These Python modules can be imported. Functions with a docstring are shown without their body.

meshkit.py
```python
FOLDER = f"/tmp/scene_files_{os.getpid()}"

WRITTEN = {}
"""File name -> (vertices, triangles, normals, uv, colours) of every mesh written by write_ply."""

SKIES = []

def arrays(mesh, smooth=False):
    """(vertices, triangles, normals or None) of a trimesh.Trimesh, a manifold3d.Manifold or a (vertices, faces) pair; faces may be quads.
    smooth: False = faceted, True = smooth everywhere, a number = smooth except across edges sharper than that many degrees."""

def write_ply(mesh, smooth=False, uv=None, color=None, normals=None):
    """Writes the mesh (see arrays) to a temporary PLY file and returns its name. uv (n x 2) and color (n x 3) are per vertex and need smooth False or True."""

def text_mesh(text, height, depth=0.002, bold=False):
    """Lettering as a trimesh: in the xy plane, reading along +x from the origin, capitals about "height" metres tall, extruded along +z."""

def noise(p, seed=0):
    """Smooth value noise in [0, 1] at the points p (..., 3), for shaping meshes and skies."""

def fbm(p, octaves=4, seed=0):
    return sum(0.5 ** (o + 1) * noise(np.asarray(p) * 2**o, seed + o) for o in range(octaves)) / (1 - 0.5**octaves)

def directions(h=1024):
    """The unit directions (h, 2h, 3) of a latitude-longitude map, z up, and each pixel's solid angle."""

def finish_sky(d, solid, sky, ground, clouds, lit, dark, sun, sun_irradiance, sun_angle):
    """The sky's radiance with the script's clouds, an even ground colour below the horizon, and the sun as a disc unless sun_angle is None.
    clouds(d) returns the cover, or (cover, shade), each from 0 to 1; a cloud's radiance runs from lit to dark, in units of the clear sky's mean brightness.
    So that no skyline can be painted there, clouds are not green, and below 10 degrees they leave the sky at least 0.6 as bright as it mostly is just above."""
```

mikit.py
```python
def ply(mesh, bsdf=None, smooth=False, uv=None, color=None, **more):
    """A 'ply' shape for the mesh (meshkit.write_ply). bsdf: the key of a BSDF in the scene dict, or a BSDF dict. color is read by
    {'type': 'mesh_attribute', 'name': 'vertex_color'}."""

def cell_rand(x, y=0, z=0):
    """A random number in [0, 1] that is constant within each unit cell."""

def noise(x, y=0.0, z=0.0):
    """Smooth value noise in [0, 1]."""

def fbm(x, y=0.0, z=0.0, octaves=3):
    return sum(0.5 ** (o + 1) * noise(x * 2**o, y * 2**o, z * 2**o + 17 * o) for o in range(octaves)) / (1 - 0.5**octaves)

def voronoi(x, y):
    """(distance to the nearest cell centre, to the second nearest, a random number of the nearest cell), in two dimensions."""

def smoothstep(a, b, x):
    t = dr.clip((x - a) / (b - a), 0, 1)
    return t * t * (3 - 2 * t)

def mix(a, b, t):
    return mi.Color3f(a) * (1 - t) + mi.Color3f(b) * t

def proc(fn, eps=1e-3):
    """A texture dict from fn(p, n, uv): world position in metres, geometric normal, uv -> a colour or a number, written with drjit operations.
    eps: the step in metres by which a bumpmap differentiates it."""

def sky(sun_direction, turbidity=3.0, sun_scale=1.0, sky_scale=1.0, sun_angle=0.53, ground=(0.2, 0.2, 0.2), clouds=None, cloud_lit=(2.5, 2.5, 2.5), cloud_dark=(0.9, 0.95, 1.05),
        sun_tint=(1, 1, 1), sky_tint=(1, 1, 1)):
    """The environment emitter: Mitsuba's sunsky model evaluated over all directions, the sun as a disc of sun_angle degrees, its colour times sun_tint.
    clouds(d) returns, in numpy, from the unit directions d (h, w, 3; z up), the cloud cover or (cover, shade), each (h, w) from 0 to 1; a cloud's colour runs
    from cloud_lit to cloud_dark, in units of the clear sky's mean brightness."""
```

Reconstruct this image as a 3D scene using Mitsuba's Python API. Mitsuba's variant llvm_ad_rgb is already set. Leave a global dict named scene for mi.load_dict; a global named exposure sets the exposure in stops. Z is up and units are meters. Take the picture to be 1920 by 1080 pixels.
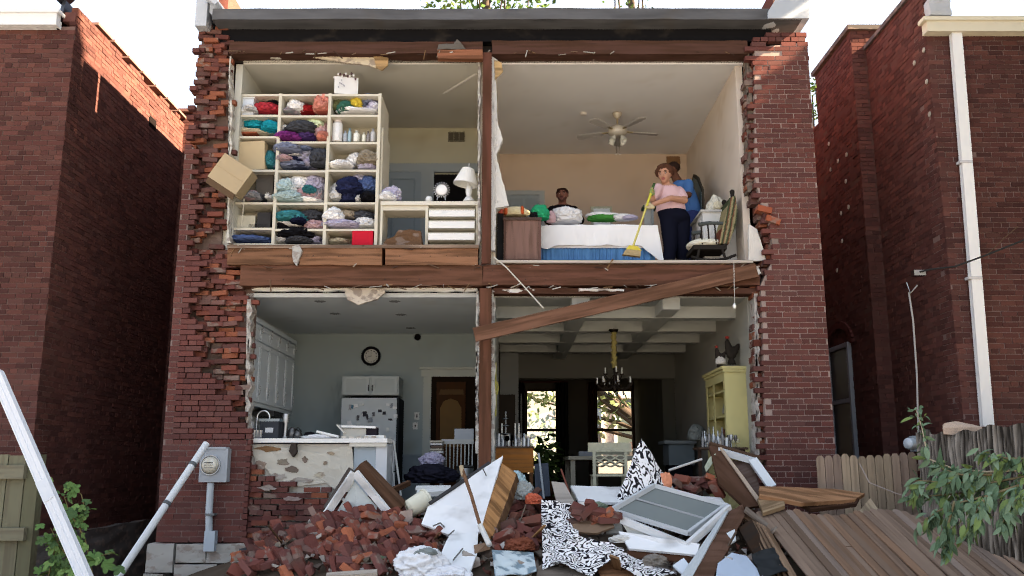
import math, random
import numpy as np, trimesh, drjit as dr, mitsuba as mi, mikit, meshkit
from mikit import noise, fbm, smoothstep, mix, voronoi, cell_rand
from mitsuba import ScalarTransform4f as T
import shapely.geometry as sg
import manifold3d as mf

scene, labels = {}, {}
# ---------------------------------------------------------------- camera, sky, exposure
F, EYE = 1700.0, np.array([0.0, -12.0, 1.8])          # focal length in pixels of the 1920 wide photograph
PITCH = math.atan(340 / F)
FW = np.array([0, math.cos(PITCH), math.sin(PITCH)]); UP = np.array([0, -math.sin(PITCH), math.cos(PITCH)])
scene['camera'] = {'type': 'perspective', 'fov': math.degrees(2 * math.atan(960 / F)), 'fov_axis': 'x', 'near_clip': 0.1, 'far_clip': 400.0,
                   'to_world': T().look_at(origin=EYE.tolist(), target=(EYE + FW).tolist(), up=[0, 0, 1])}
SUN = (1.0, -0.22, 0.72)
scene['sky'] = mikit.sky(SUN, turbidity=4, sun_scale=2.7, sky_scale=0.72, ground=(0.16, 0.15, 0.13), clouds=lambda d: 0.65 + 0.3 * meshkit.fbm(d * 3.0, 3), cloud_lit=(1.22, 1.32, 1.48), cloud_dark=(1, 1, 1.05), sky_tint=(.95, 1, 1.08), sun_tint=(1, .95, .89))
exposure = 3.93

# ---------------------------------------------------------------- measuring: a pixel of the photograph to a point on the upright plane y = Y
def S(px, py, Y=0.0):
    d = FW * F + np.array([px - 960.0, 0, 0]) + UP * (540.0 - py)
    return EYE + d * ((Y - EYE[1]) / d[1])
def depth_at(py, z):
    d = FW * F + UP * (540.0 - py)
    return EYE[1] + d[1] * (z - EYE[2]) / d[2]
def mpp(px, py, Y): return np.linalg.norm(S(px + 1, py, Y) - S(px, py, Y))

# ---------------------------------------------------------------- meshes
class G:
    def __init__(s, v, f, uv=None, c=None):
        s.v, s.f, s.uv, s.c = np.asarray(v, float), np.asarray(f, int), uv, c
    def m(s, M):
        M = np.asarray(M, float); return G(s.v @ M[:3, :3].T + M[:3, 3], s.f, s.uv, s.c)
    def t(s, x, y=None, z=None):
        d = np.asarray(x if y is None else (x, y, z), float); return G(s.v + d, s.f, s.uv, s.c)
    def r(s, axis, deg, about=(0, 0, 0)):
        return s.m(trimesh.transformations.rotation_matrix(math.radians(deg), axis, about))
    def s(s, *k):
        return G(s.v * np.asarray(k, float), s.f, s.uv, s.c)
    def col(s, c):
        s.c = np.tile(np.asarray(c, float), (len(s.v), 1)); return s
def cat(gs):
    gs = list(gs); at = np.cumsum([0] + [len(g.v) for g in gs])
    uv = np.vstack([g.uv if g.uv is not None else g.v[:, :2] for g in gs]) if any(g.uv is not None for g in gs) else None
    c = np.vstack([g.c if g.c is not None else np.full((len(g.v), 3), .3) for g in gs]) if any(g.c is not None for g in gs) else None
    return G(np.vstack([g.v for g in gs]), np.vstack([g.f + a for g, a in zip(gs, at)]), uv, c)
_BF = np.array([[0, 1, 2], [0, 2, 3]])
def box(x0, x1, y0, y1, z0, z1, faces='xXyYzZ'):
    """A box with its own vertices on each face; uv runs in metres along its longest side (u) and across it (v)."""
    P = lambda *q: np.array(q, float)
    Q = {'x': P((x0, y1, z0), (x0, y0, z0), (x0, y0, z1), (x0, y1, z1)), 'X': P((x1, y0, z0), (x1, y1, z0), (x1, y1, z1), (x1, y0, z1)),
         'y': P((x0, y0, z0), (x1, y0, z0), (x1, y0, z1), (x0, y0, z1)), 'Y': P((x1, y1, z0), (x0, y1, z0), (x0, y1, z1), (x1, y1, z1)),
         'z': P((x0, y1, z0), (x1, y1, z0), (x1, y0, z0), (x0, y0, z0)), 'Z': P((x0, y0, z1), (x1, y0, z1), (x1, y1, z1), (x0, y1, z1))}
    v = np.vstack([Q[k] for k in faces]); ax = int(np.argmax([abs(x1 - x0), abs(y1 - y0), abs(z1 - z0)])); o = [i for i in range(3) if i != ax]
    uv = np.stack([v[:, ax] + 3.1 * x0 + 1.7 * y0, v[:, o[0]] * 1.0 + v[:, o[1]] * 1.3 + 7.7 * z0 + 3 * x0], 1)
    return G(v, np.vstack([_BF + 4 * i for i in range(len(faces))]), uv)
def frame(p, q, up=(0, 0, 1)):
    p, q = np.asarray(p, float), np.asarray(q, float); x = q - p; L = np.linalg.norm(x); x = x / L
    u = np.asarray(up, float); y = np.cross(u, x)
    if np.linalg.norm(y) < 1e-6: y = np.cross((0, 1, 0), x)
    y /= np.linalg.norm(y); z = np.cross(x, y); M = np.eye(4); M[:3, 0], M[:3, 1], M[:3, 2], M[:3, 3] = x, y, z, (p + q) / 2
    return M, L
def bar(p, q, w, h, up=(0, 0, 1), n=0, rough=0, seed=0):
    """A board from p to q, w wide across 'up', h high along it; n > 0 cuts it along its length and roughens its edges."""
    M, L = frame(p, q, up); b = box(-L / 2, L / 2, -w / 2, w / 2, -h / 2, h / 2)
    b.uv = b.uv + np.array([seed * 1.37, seed * 2.11])
    if n: b = roughen(subdiv(b, L / n), rough, 6.0, seed)
    return b.m(M)
def subdiv(g, e):
    for _ in range(7):
        l = np.linalg.norm(g.v[g.f] - g.v[np.roll(g.f, -1, 1)], axis=2).max()
        if l <= e * 1.5: break
        dat = np.hstack([g.v] + [a for a in (g.uv, g.c) if a is not None])
        n = len(dat); E = np.sort(np.vstack([g.f[:, [0, 1]], g.f[:, [1, 2]], g.f[:, [2, 0]]]), 1)
        u, inv = np.unique(E, axis=0, return_inverse=True); inv = inv.reshape(3, -1).T + n
        dat = np.vstack([dat, (dat[u[:, 0]] + dat[u[:, 1]]) / 2]); a, b, c = g.f.T; ab, bc, ca = inv.T
        f = np.vstack([np.stack(k, 1) for k in ((a, ab, ca), (ab, b, bc), (ca, bc, c), (ab, bc, ca))])
        k = 3; uv = c_ = None
        if g.uv is not None: uv = dat[:, k:k + 2]; k += 2
        if g.c is not None: c_ = dat[:, k:k + 3]
        g = G(dat[:, :3], f, uv, c_)
    return g
def roughen(g, amp, freq, seed=0):
    d = np.stack([meshkit.fbm(g.v * freq + 13.7 * k + seed * 3.3, 3, 5 * k) - .5 for k in range(3)], 1); return G(g.v + 2 * amp * d, g.f, g.uv, g.c)
def tube(pts, r, n=8, cap=True):
    p = np.asarray(pts, float); r = np.broadcast_to(np.asarray(r, float), (len(p),)); t = np.gradient(p, axis=0) if len(p) > 2 else np.tile(p[1] - p[0], (2, 1))
    t /= np.linalg.norm(t, axis=1, keepdims=True) + 1e-12; a = np.cross(t[0], (0, 0, 1) if abs(t[0][2]) < .9 else (1, 0, 0)); A = []
    for k in range(len(p)):
        a = a - t[k] * (a @ t[k]); a /= np.linalg.norm(a); A.append(a)
    A = np.array(A); B = np.cross(t, A); th = np.arange(n) * 2 * np.pi / n
    v = (p[:, None] + r[:, None, None] * (np.cos(th)[None, :, None] * A[:, None] + np.sin(th)[None, :, None] * B[:, None])).reshape(-1, 3)
    i, j = np.meshgrid(np.arange(len(p) - 1), np.arange(n), indexing='ij'); a0 = (i * n + j).ravel(); a1 = (i * n + (j + 1) % n).ravel()
    f = np.vstack([np.stack([a0, a1, a1 + n], 1), np.stack([a0, a1 + n, a0 + n], 1)])
    if cap:
        v = np.vstack([v, p[0], p[-1]]); k = len(v) - 2; jj = np.arange(n); e = (len(p) - 1) * n
        f = np.vstack([f, np.stack([jj * 0 + k, (jj + 1) % n, jj], 1), np.stack([jj * 0 + k + 1, e + jj, e + (jj + 1) % n], 1)])
    return G(v, f)
def lathe(prof, n=16):
    p = np.asarray(prof, float); th = np.arange(n) * 2 * np.pi / n
    v = np.stack([p[:, None, 0] * np.cos(th), p[:, None, 0] * np.sin(th), np.repeat(p[:, 1:2], n, 1)], -1).reshape(-1, 3)
    i, j = np.meshgrid(np.arange(len(p) - 1), np.arange(n), indexing='ij'); a0 = (i * n + j).ravel(); a1 = (i * n + (j + 1) % n).ravel()
    return G(v, np.vstack([np.stack([a0, a1, a1 + n], 1), np.stack([a0, a1 + n, a0 + n], 1)]))
def extr(poly, h, M=None):
    p = sg.Polygon(poly) if not hasattr(poly, 'exterior') else poly
    m = trimesh.creation.extrude_polygon(p if p.is_valid else p.buffer(0), h, engine='earcut'); v = m.vertices[m.faces].reshape(-1, 3); g = G(v, np.arange(len(v)).reshape(-1, 3), v[:, [0, 1]].copy())
    return g.m(M) if M is not None else g
MXZ = np.array([[1, 0, 0, 0], [0, 0, 1, 0], [0, 1, 0, 0], [0, 0, 0, 1.0]])      # polygon (x, z), extruded along +y (mirrored: faces flipped below)
def upright(poly, Y0, depth):
    """A polygon in (x, z) stood upright at y = Y0 and 'depth' thick behind it."""
    g = extr(poly, depth); return G(g.v[:, [0, 2, 1]] + (0, Y0, 0), g.f[:, ::-1], g.uv)
def pxpoly(pts, Y): return [tuple(S(a, b, Y)[[0, 2]]) for a, b in pts]
def ppoly(pts, Y, depth): return upright(pxpoly(pts, Y), Y, depth)
def pbox(x0, y0, x1, y1, Y0, Y1, faces='xXyYzZ'):
    a, b = S(x0, (y0 + y1) / 2, Y0), S(x1, (y0 + y1) / 2, Y0); return box(a[0], b[0], Y0, Y1, S(960, y1, Y0)[2], S(960, y0, Y0)[2], faces)
def pbar(a, b, Ya, Yb, wpx, th, **k):
    """A board between two pixels at depths Ya, Yb; wpx its height in pixels."""
    w = wpx * mpp(*a, Ya); return bar(S(*a, Ya), S(*b, Yb), th, w, **k)
_ICO = {k: trimesh.creation.icosphere(k) for k in (1, 2, 3, 4)}
def ico(c, r, sub=2): return G(_ICO[sub].vertices * np.asarray(r, float) + c, _ICO[sub].faces)
def crumple(c, r, seed, sub=4, amp=.5, fr=2.6):
    """A crumpled heap of cloth: folds as ridged noise, flat below."""
    v = np.array(_ICO[sub].vertices); rr = np.random.RandomState(seed); sh = rr.rand(3) * 50; st = np.array([1, 1, 1]) + rr.rand(3)
    w = v + .35 * np.stack([meshkit.fbm(v * 1.6 + sh + 9 * k, 2) - .5 for k in range(3)], 1)
    n = meshkit.fbm(w * fr * st + sh, 3, seed % 7); rid = 1 - np.abs(2 * n - 1) * 2.2
    k = 1 + amp * (meshkit.fbm(v * 1.3 + sh, 2) - .55) + amp * .6 * (rid - .4) + amp * .25 * (1 - np.abs(4 * meshkit.fbm(w * fr * 2.6 + sh, 2) - 2))
    v = v * k[:, None] * .98; v[:, 2] = np.where(v[:, 2] < -.55, -.55 + (v[:, 2] + .55) * .15, v[:, 2])
    return G(v * np.asarray(r, float) + c, _ICO[sub].faces)
def sheet(fn, nu, nv, th=.004):
    u, v = np.meshgrid(np.linspace(0, 1, nu), np.linspace(0, 1, nv), indexing='ij'); p = np.array([fn(a, b) for a, b in zip(u.ravel(), v.ravel())], float)
    i, j = np.meshgrid(np.arange(nu - 1), np.arange(nv - 1), indexing='ij'); a = (i * nv + j).ravel(); f = np.vstack([np.stack([a, a + nv, a + nv + 1], 1), np.stack([a, a + nv + 1, a + 1], 1)])
    n = meshkit.arrays((p, f), True)[2]; N = len(p); uv = np.stack([u.ravel(), v.ravel()], 1)
    rim = np.concatenate([np.arange(nv), np.arange(1, nu) * nv + nv - 1, (nu - 1) * nv + np.arange(nv - 2, -1, -1), np.arange(nu - 2, 0, -1) * nv]); r2 = np.roll(rim, -1)
    return G(np.vstack([p, p - n * th]), np.vstack([f, f[:, ::-1] + N, np.stack([rim, rim + N, r2 + N], 1), np.stack([rim, r2 + N, r2], 1)]), np.vstack([uv, uv]))
def hull(pts): 
    h = trimesh.convex.convex_hull(np.asarray(pts, float)); v = h.vertices[h.faces].reshape(-1, 3); return G(v, np.arange(len(v)).reshape(-1, 3))

# ---------------------------------------------------------------- scene entries and their words
_used = {}
def number(k):
    n = _used.get(k, 0); _used[k] = n + 1
    return k if n == 0 else number_ok(f'{k}_{n:03d}')
def number_ok(k): _used.setdefault(k, 1); return k
def say(key, label, cat_=None, group=None, kind=None):
    d = labels.setdefault(key, {})
    if label: d['label'] = label
    if cat_: d['category'] = cat_
    if group: d['group'] = group
    if kind: d['kind'] = kind
    return key
def thing(name, label, cat_, group=None, kind=None): return say(number(name), label, cat_, group, kind)
def put(key, g, col=(.5, .5, .5), mat='matte', smooth=False, turn=True, **more):
    c = g.c if g.c is not None else np.tile(np.asarray(col, float), (len(g.v), 1))
    if smooth is not True and smooth: # angle
        smooth = True
    v, f, uv = g.v, g.f, g.uv; q = v[f] - v.mean(0)
    if turn and (q[:, 0] * np.cross(q[:, 1], q[:, 2])).sum() < 0: f = f[:, ::-1]
    mat = ALIAS.get(mat, mat)
    scene[key] = mikit.ply((v, f), mat, smooth=smooth, uv=uv, color=np.clip(c, 0, 1), **more); return key
def part(parent, name, g, col=(.5, .5, .5), mat='matte', smooth=False, label=None, kind=None):
    k = number(f'{parent}__{name}'); put(k, g, col, mat, smooth)
    if label or kind: say(k, label, kind=kind)
    return k
def single(name, g, col, mat, label, cat_, smooth=False, group=None, kind=None):
    k = thing(name, label, cat_, group, kind); put(k, g, col, mat, smooth); return k
def struct(name, g, col, mat='matte', smooth=False): return put(say(number(name), None, kind='structure'), g, col, mat, smooth, False)
def place(key, src, M): scene[key] = {**src, 'to_world': T(np.asarray(M))}; return key

# ---------------------------------------------------------------- materials; the base colour is the mesh's own flat colour, the textures give grain, grime and wear
def lfbm(x, y=0.0, z=0.0, octaves=3):
    """mikit.fbm with its octaves in a loop: the same look, far less code to compile."""
    x, y, z = mi.Float(x), mi.Float(y), mi.Float(z); n = mi.UInt32(octaves)
    def body(i, s, a, x, y, z): return i + 1, s + a * noise(x, y, z), a * .5, x * 2 + 3.7, y * 2 + 1.3, z * 2 + 17.1
    r = dr.while_loop((mi.UInt32(0), mi.Float(0), mi.Float(.5), x, y, z), lambda i, s, a, x, y, z: i < n, body)
    return r[1] / (1 - .5 ** octaves)
VC = {'type': 'mesh_attribute', 'name': 'vertex_color'}
rgb = lambda *c: {'type': 'rgb', 'value': list(c)}
def prin(rough, base=VC, **k): return {'type': 'principled', 'base_color': base, 'roughness': rough, 'specular': .35, **k}
def dif(c=VC): return {'type': 'diffuse', 'reflectance': c}
def blend(w, a, b): return {'type': 'blendbsdf', 'weight': w, 'bsdf_0': a, 'bsdf_1': b}
def two(b): return {'type': 'twosided', 'bsdf': b}
def bump(tex, scale, b): return {'type': 'bumpmap', 'arbitrary': tex, 'scale': scale, 'bsdf': b}
dirt = mikit.proc(lambda p, n, uv: smoothstep(.52, .85, lfbm(p.x * 3.1, p.y * 3.1, p.z * 3.1, 4)) * .55)
scene['matte'] = (blend(dirt, dif(), dif(rgb(.10, .085, .07))))
scene['clean'] = two(dif())
scene['gloss'] = blend(.12, dif(), {'type': 'roughconductor', 'alpha': .2, 'specular_reflectance': rgb(.9, .9, .9)}); scene['metal'] = {'type': 'roughconductor', 'alpha': .3, 'specular_reflectance': VC}
crust = mikit.proc(lambda p, n, uv: smoothstep(.50, .64, lfbm(p.x * 9, p.y * 9, p.z * 11, 4)) * .7)
scene['crust'] = (blend(crust, dif(), dif(rgb(.23, .18, .155))))
grain = mikit.proc(lambda p, n, uv: smoothstep(.30, .74, lfbm(uv.x * 1.9 + 5, uv.y * 22, 0, 5)) * .62)
scene['wood'] = (blend(grain, dif(), dif(rgb(.05, .027, .016))))
scene['palewood'] = (blend(mikit.proc(lambda p, n, uv: .42 * smoothstep(.35, .8, lfbm(uv.x * 1.5 + 5, uv.y * 30, 0, 4))), dif(), dif(rgb(.09, .065, .05))))
ALIAS = dict(brick='clean', rawbrick='crust', mortar='matte', plaster='clean', rough_plaster='crust', stone='crust', furniture='wood', bark='clean', cloth='clean', leaf='clean', screen='clean', chrome='metal', glassware='pane')
scene['pane'] = {'type': 'thindielectric', 'int_ior': 1.5}
def zebra(p, n, uv):
    a = lfbm(uv.x * 6 + 3, uv.y * 6, 2, 3) * 6.2 + lfbm(uv.x * 2.2, uv.y * 2.2 + 9, 5, 2) * 9
    return mix(mi.Color3f(.80, .80, .82), mi.Color3f(.012, .012, .016), smoothstep(.52, .62, dr.abs(2 * (a - dr.floor(a)) - 1)))
scene['print_cloth'] = two(dif(mikit.proc(zebra)))
# ================================================================ brickwork
RB = np.random.RandomState(5)
HOUSE_C = [(.120, .050, .045), (.108, .046, .042), (.130, .056, .049), (.098, .044, .041), (.115, .055, .050), (.125, .049, .043)]
NEIGH_C = [(.100, .043, .038), (.086, .038, .034), (.115, .050, .042), (.072, .034, .031), (.098, .047, .041)]
RAW_C = [(.16, .058, .044), (.125, .052, .045), (.22, .080, .048), (.095, .044, .04), (.14, .075, .066), (.11, .043, .038)]
ROW, LEN, JOINT = .0725, .215, .010
def wall_bricks(holder, O, ang, u0, u1, z0, z1, state, n_ind, cols, name='brick', jit=.0025):
    """Running bond with a header course in every sixth; each brick a solid with recessed joints. state(u, z) -> None (no brick) or (recess, raw)."""
    R = trimesh.transformations.rotation_matrix(math.radians(ang), (0, 0, 1)); R[:3, 3] = O; ind, rest, rawrest = [], [], []
    for k in range(int((z1 - z0) / ROW)):
        head = k % 6 == 5; L = LEN / 2 if head else LEN; u = u0 - (L / 2 if k % 2 else 0) - (L * .25 if head else 0)
        while u < u1:
            a, b = max(u, u0), min(u + L, u1); u += L
            if b - a < .04: continue
            c, z = (a + b) / 2, z0 + (k + .5) * ROW; st = state(c, z)
            if st is None: continue
            dep, raw = st; col = np.array((RAW_C if raw else cols)[RB.randint(len(RAW_C if raw else cols))]) * RB.uniform(.88, 1.1) * (.60 + .72 * meshkit.fbm(np.array([c * .55 + ang, z * .4, O[0]]), 3)); j = jit * (6 if raw else 1)
            l = (b - a - JOINT) / 2; g = box(-l, l, -.001, .09, -(ROW - JOINT) / 2, (ROW - JOINT) / 2, 'xXyzZ')
            if raw: g = roughen(g, .006, 9, RB.randint(999))
            M = trimesh.transformations.rotation_matrix(RB.normal(0, .10 if raw else .004), (0, 0, 1)) @ trimesh.transformations.rotation_matrix(RB.normal(0, .05 if raw else .003), (0, 1, 0))
            M[:3, 3] = (c + RB.normal(0, j), dep + RB.normal(0, j), z + RB.normal(0, j * .5)); g = g.m(R @ M).col(col)
            ind.append((np.linalg.norm(g.v.mean(0) - EYE) + RB.rand() * .3, raw, g))
    ind.sort(key=lambda q: q[0])
    for d, raw, g in ind[:n_ind]: part(holder, name, g, mat='rawbrick' if raw else 'brick')
    smr = [k % 3 for k in range(len(ind))]
    for raw, nm, mat, pick in ((False, 'brickwork', 'brick', (0, 1, 2)), (True, 'broken_brickwork', 'matte', (0, 1)), (True, 'mortared_brickwork', 'rawbrick', (2,))):
        r = [g for (d, w, g), q in list(zip(ind, smr))[n_ind:] if w == raw and q in pick]
        if r: part(holder, nm, cat(r), mat=mat, kind='stuff')

# ---------------------------------------------------------------- ground with the heap under the debris
MS = [(60, 1200), (250, 1150), (340, 1085), (440, 1052), (500, 1022), (560, 1000), (620, 984), (700, 972), (760, 978), (820, 990), (900, 995), (960, 985), (1010, 985), (1080, 992), (1200, 995), (1300, 990), (1380, 985), (1430, 985), (1500, 992), (1600, 1010), (1750, 1075), (1900, 1180)]
MX, MZ = np.array([S(a, b, -.9)[[0, 2]] for a, b in MS]).T
def mound(x, y):
    x, y = np.asarray(x, float), np.asarray(y, float)
    H = np.interp(x, MX, MZ)
    k = np.clip((y + 4.4) / 3.3, 0, 1); k = k * k * (3 - 2 * k)
    return H * k * np.where(y > .05, 0, 1) + .10 * (meshkit.fbm(np.stack([x * 1.7, y * 1.7, x * 0], -1), 3) - .5)
def on_mound(px, py):
    d = FW * F + np.array([px - 960.0, 0, 0]) + UP * (540.0 - py); t = np.linspace(7.0, 13, 700) / d[1]; p = EYE + t[:, None] * d
    hit = p[:, 2] < mound(p[:, 0], p[:, 1]); return p[np.argmax(hit)] if hit.any() else None
gx = np.unique(np.concatenate([np.linspace(-150, 150, 40), np.linspace(-9, 9, 120)])); gy = np.unique(np.concatenate([np.linspace(-60, 160, 40), np.linspace(-7, 1, 70)]))
X, Y = np.meshgrid(gx, gy, indexing='ij'); Z = np.where((abs(X) < 9) & (Y > -7) & (Y < .6), mound(X, Y), 0); i, j = np.meshgrid(np.arange(len(gx) - 1), np.arange(len(gy) - 1), indexing='ij'); a = (i * len(gy) + j).ravel()
GC = np.where(((np.abs(X) < 6) & (Y > -6.5))[..., None], (.075, .058, .045), (.255, .26, .265)).reshape(-1, 3)
struct('ground', G(np.stack([X.ravel(), Y.ravel(), Z.ravel()], 1), np.vstack([np.stack([a, a + len(gy), a + len(gy) + 1], 1), np.stack([a, a + len(gy) + 1, a + 1], 1)]), None, GC), (.20, .165, .13), 'matte', True)

# ================================================================ the neighbours
LB = thing('brick_building', 'dark red brick building left of the broken house with white gutter and sunlit parapet', 'building')
LX, LT = -6.25, 8.36
w = part(LB, 'front_wall', box(-9.5, LX - .008, .008, .4, .0, 8.02), (.15, .10, .09), 'mortar')
wall_bricks(w, (0, 0, 0), 0, -8.3, LX, .5, 8.0, lambda u, z: (0, False), 150, NEIGH_C)
w = part(LB, 'side_wall', box(LX - .4, LX - .008, .4, 11, 0, 8.1), (.10, .05, .045), 'mortar')
def left_state(u, z):
    top = 8.33 - .05 * u * .2 + .12 * (meshkit.noise(np.array([u * 3, 0, 1.0])) - .5)
    if z > top or (2.75 < u < 3.05 and 7.6 < z < 7.8): return None
    return (.004 * RB.rand(), False)
wall_bricks(w, (LX, 0, 0), 90, 0, 7.5, .5, 8.5, left_state, 150, NEIGH_C)
part(LB, 'parapet', box(LX - .4, LX - .02, .0, 11, 8.1, 8.24), (.12, .055, .05), 'mortar')
part(LB, 'coping_tile', cat([roughen(box(LX - .36, LX + .03, y, y + .5, 8.36 - .0 * y, 8.40), .008, 4, int(y * 10)) for y in np.arange(.6, 9, .56) if (int(y * 100) % 7) != 3]), (.20, .12, .10), kind='stuff')
w = part(LB, 'chimney_breast', box(LX - .1, LX + .19, 4.35, 5.0, 0, 8.45), (.11, .055, .05), 'mortar')
wall_bricks(w, (LX, 4.34, 0), 0, -.05, .20, 3.0, 8.5, lambda u, z: (0, False), 0, NEIGH_C)
part(LB, 'chimney_cap', box(LX - .12, LX + .22, 4.3, 5.05, 8.5, 8.56), (.14, .07, .06))
g = pbox(-160, 20, 106, 46, -.16, -.002); part(LB, 'gutter', cat([g, pbox(-160, 16, 110, 22, -.19, .0), pbox(-160, 44, 100, 50, -.1, -.0)]), (.72, .73, .74), 'clean')
part(LB, 'roof', box(-9.5, LX - .42, .4, 11, 8.0, 8.1), (.05, .05, .05))
part(LB, 'flashing', cat([bar(S(128, 8, .06), S(113, 60, .06), .22, .05), bar(S(108, 2, -.05), S(126, -14, -.05), .3, .12)]), (.10, .11, .13), 'metal')
part(LB, 'wall_hole', box(LX - .1, LX + .002, 2.75, 3.05, 7.6, 7.8), (.01, .008, .008))
part(LB, 'stone_footing', roughen(subdiv(box(LX - .3, LX + .10, .02, 8, -.1, .95), .3), .05, 3), (.13, .12, .115), 'stone')

RX = 5.92
RBD = thing('brick_building', 'dark red brick building right of the broken house with a white downspout on its front', 'building')
w = part(RBD, 'front_wall', box(RX + .008, 9.8, .008, .4, 0, 8.02), (.17, .115, .105), 'mortar')
wall_bricks(w, (0, 0, 0), 0, RX, 8.3, 1.2, 8.0, lambda u, z: (.0015 * RB.rand(), False), 150, NEIGH_C)
w = part(RBD, 'side_wall', box(RX + .008, RX + .4, .4, 2.1, 0, 8.6), (.10, .05, .045), 'mortar')
wall_bricks(w, (RX, 2.1, 0), -90, 0, 2.1, 1.0, 8.7, lambda u, z: (.006 * RB.rand(), False) if z < 8.66 else None, 150, NEIGH_C)
CX = RX - .24
w = part(RBD, 'rear_side_wall', box(CX + .008, CX + .5, 2.11, 11, 0, 8.05), (.09, .045, .04), 'mortar')
wall_bricks(w, (CX, 11, 0), -90, 0, 8.9, 1.5, 8.5, lambda u, z: None if (z > (8.42 if u > 7.1 else 8.1 + .05 * RB.rand())) or (abs(u - 5.9) < .12 and 7.2 < z < 7.45) else (.012 * RB.rand(), False), 0, NEIGH_C)
w = part(RBD, 'chimney', box(CX + .01, RX + .35, 2.11, 3.85, 8.0, 9.0), (.10, .05, .045), 'mortar')
wall_bricks(w, (CX, 3.9, 0), -90, 0, 1.8, 8.0, 9.05, lambda u, z: (.006 * RB.rand(), False), 0, NEIGH_C)
wall_bricks(w, (CX, 2.1, 0), 0, 0, .6, 1.5, 9.05, lambda u, z: (0, False) if (u < .24 or z > 8.6) else None, 0, NEIGH_C)
part(w, 'chimney_cap', box(CX - .05, RX + .4, 2.05, 3.95, 9.04, 9.12), (.10, .09, .085), 'stone')
part(RBD, 'parapet_coping', bar((RX + .16, .05, 8.71), (RX + .16, 2.2, 8.71), .4, .07), (.10, .09, .09), 'stone')
part(RBD, 'roof', box(RX + .4, 9.8, .4, 11, 7.95, 8.05), (.05, .05, .05))
part(RBD, 'gutter', cat([pbox(1738, 34, 2080, 58, -.16, -.002), pbox(1732, 30, 2080, 37, -.19, 0), pbox(1746, 57, 2080, 62, -.09, 0)]), (.62, .58, .46), 'clean')
part(RBD, 'flashing', cat([bar(S(1762, -4, .1), S(1738, 30, .1), .3, .04), roughen(subdiv(bar(S(1735, 20, -.02), S(1775, 22, -.02), .25, .25), .1), .03, 7)]), (.42, .44, .47), 'clean')
a, b = S(1791, 58, -.07), S(1851, 800, -.07)
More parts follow.
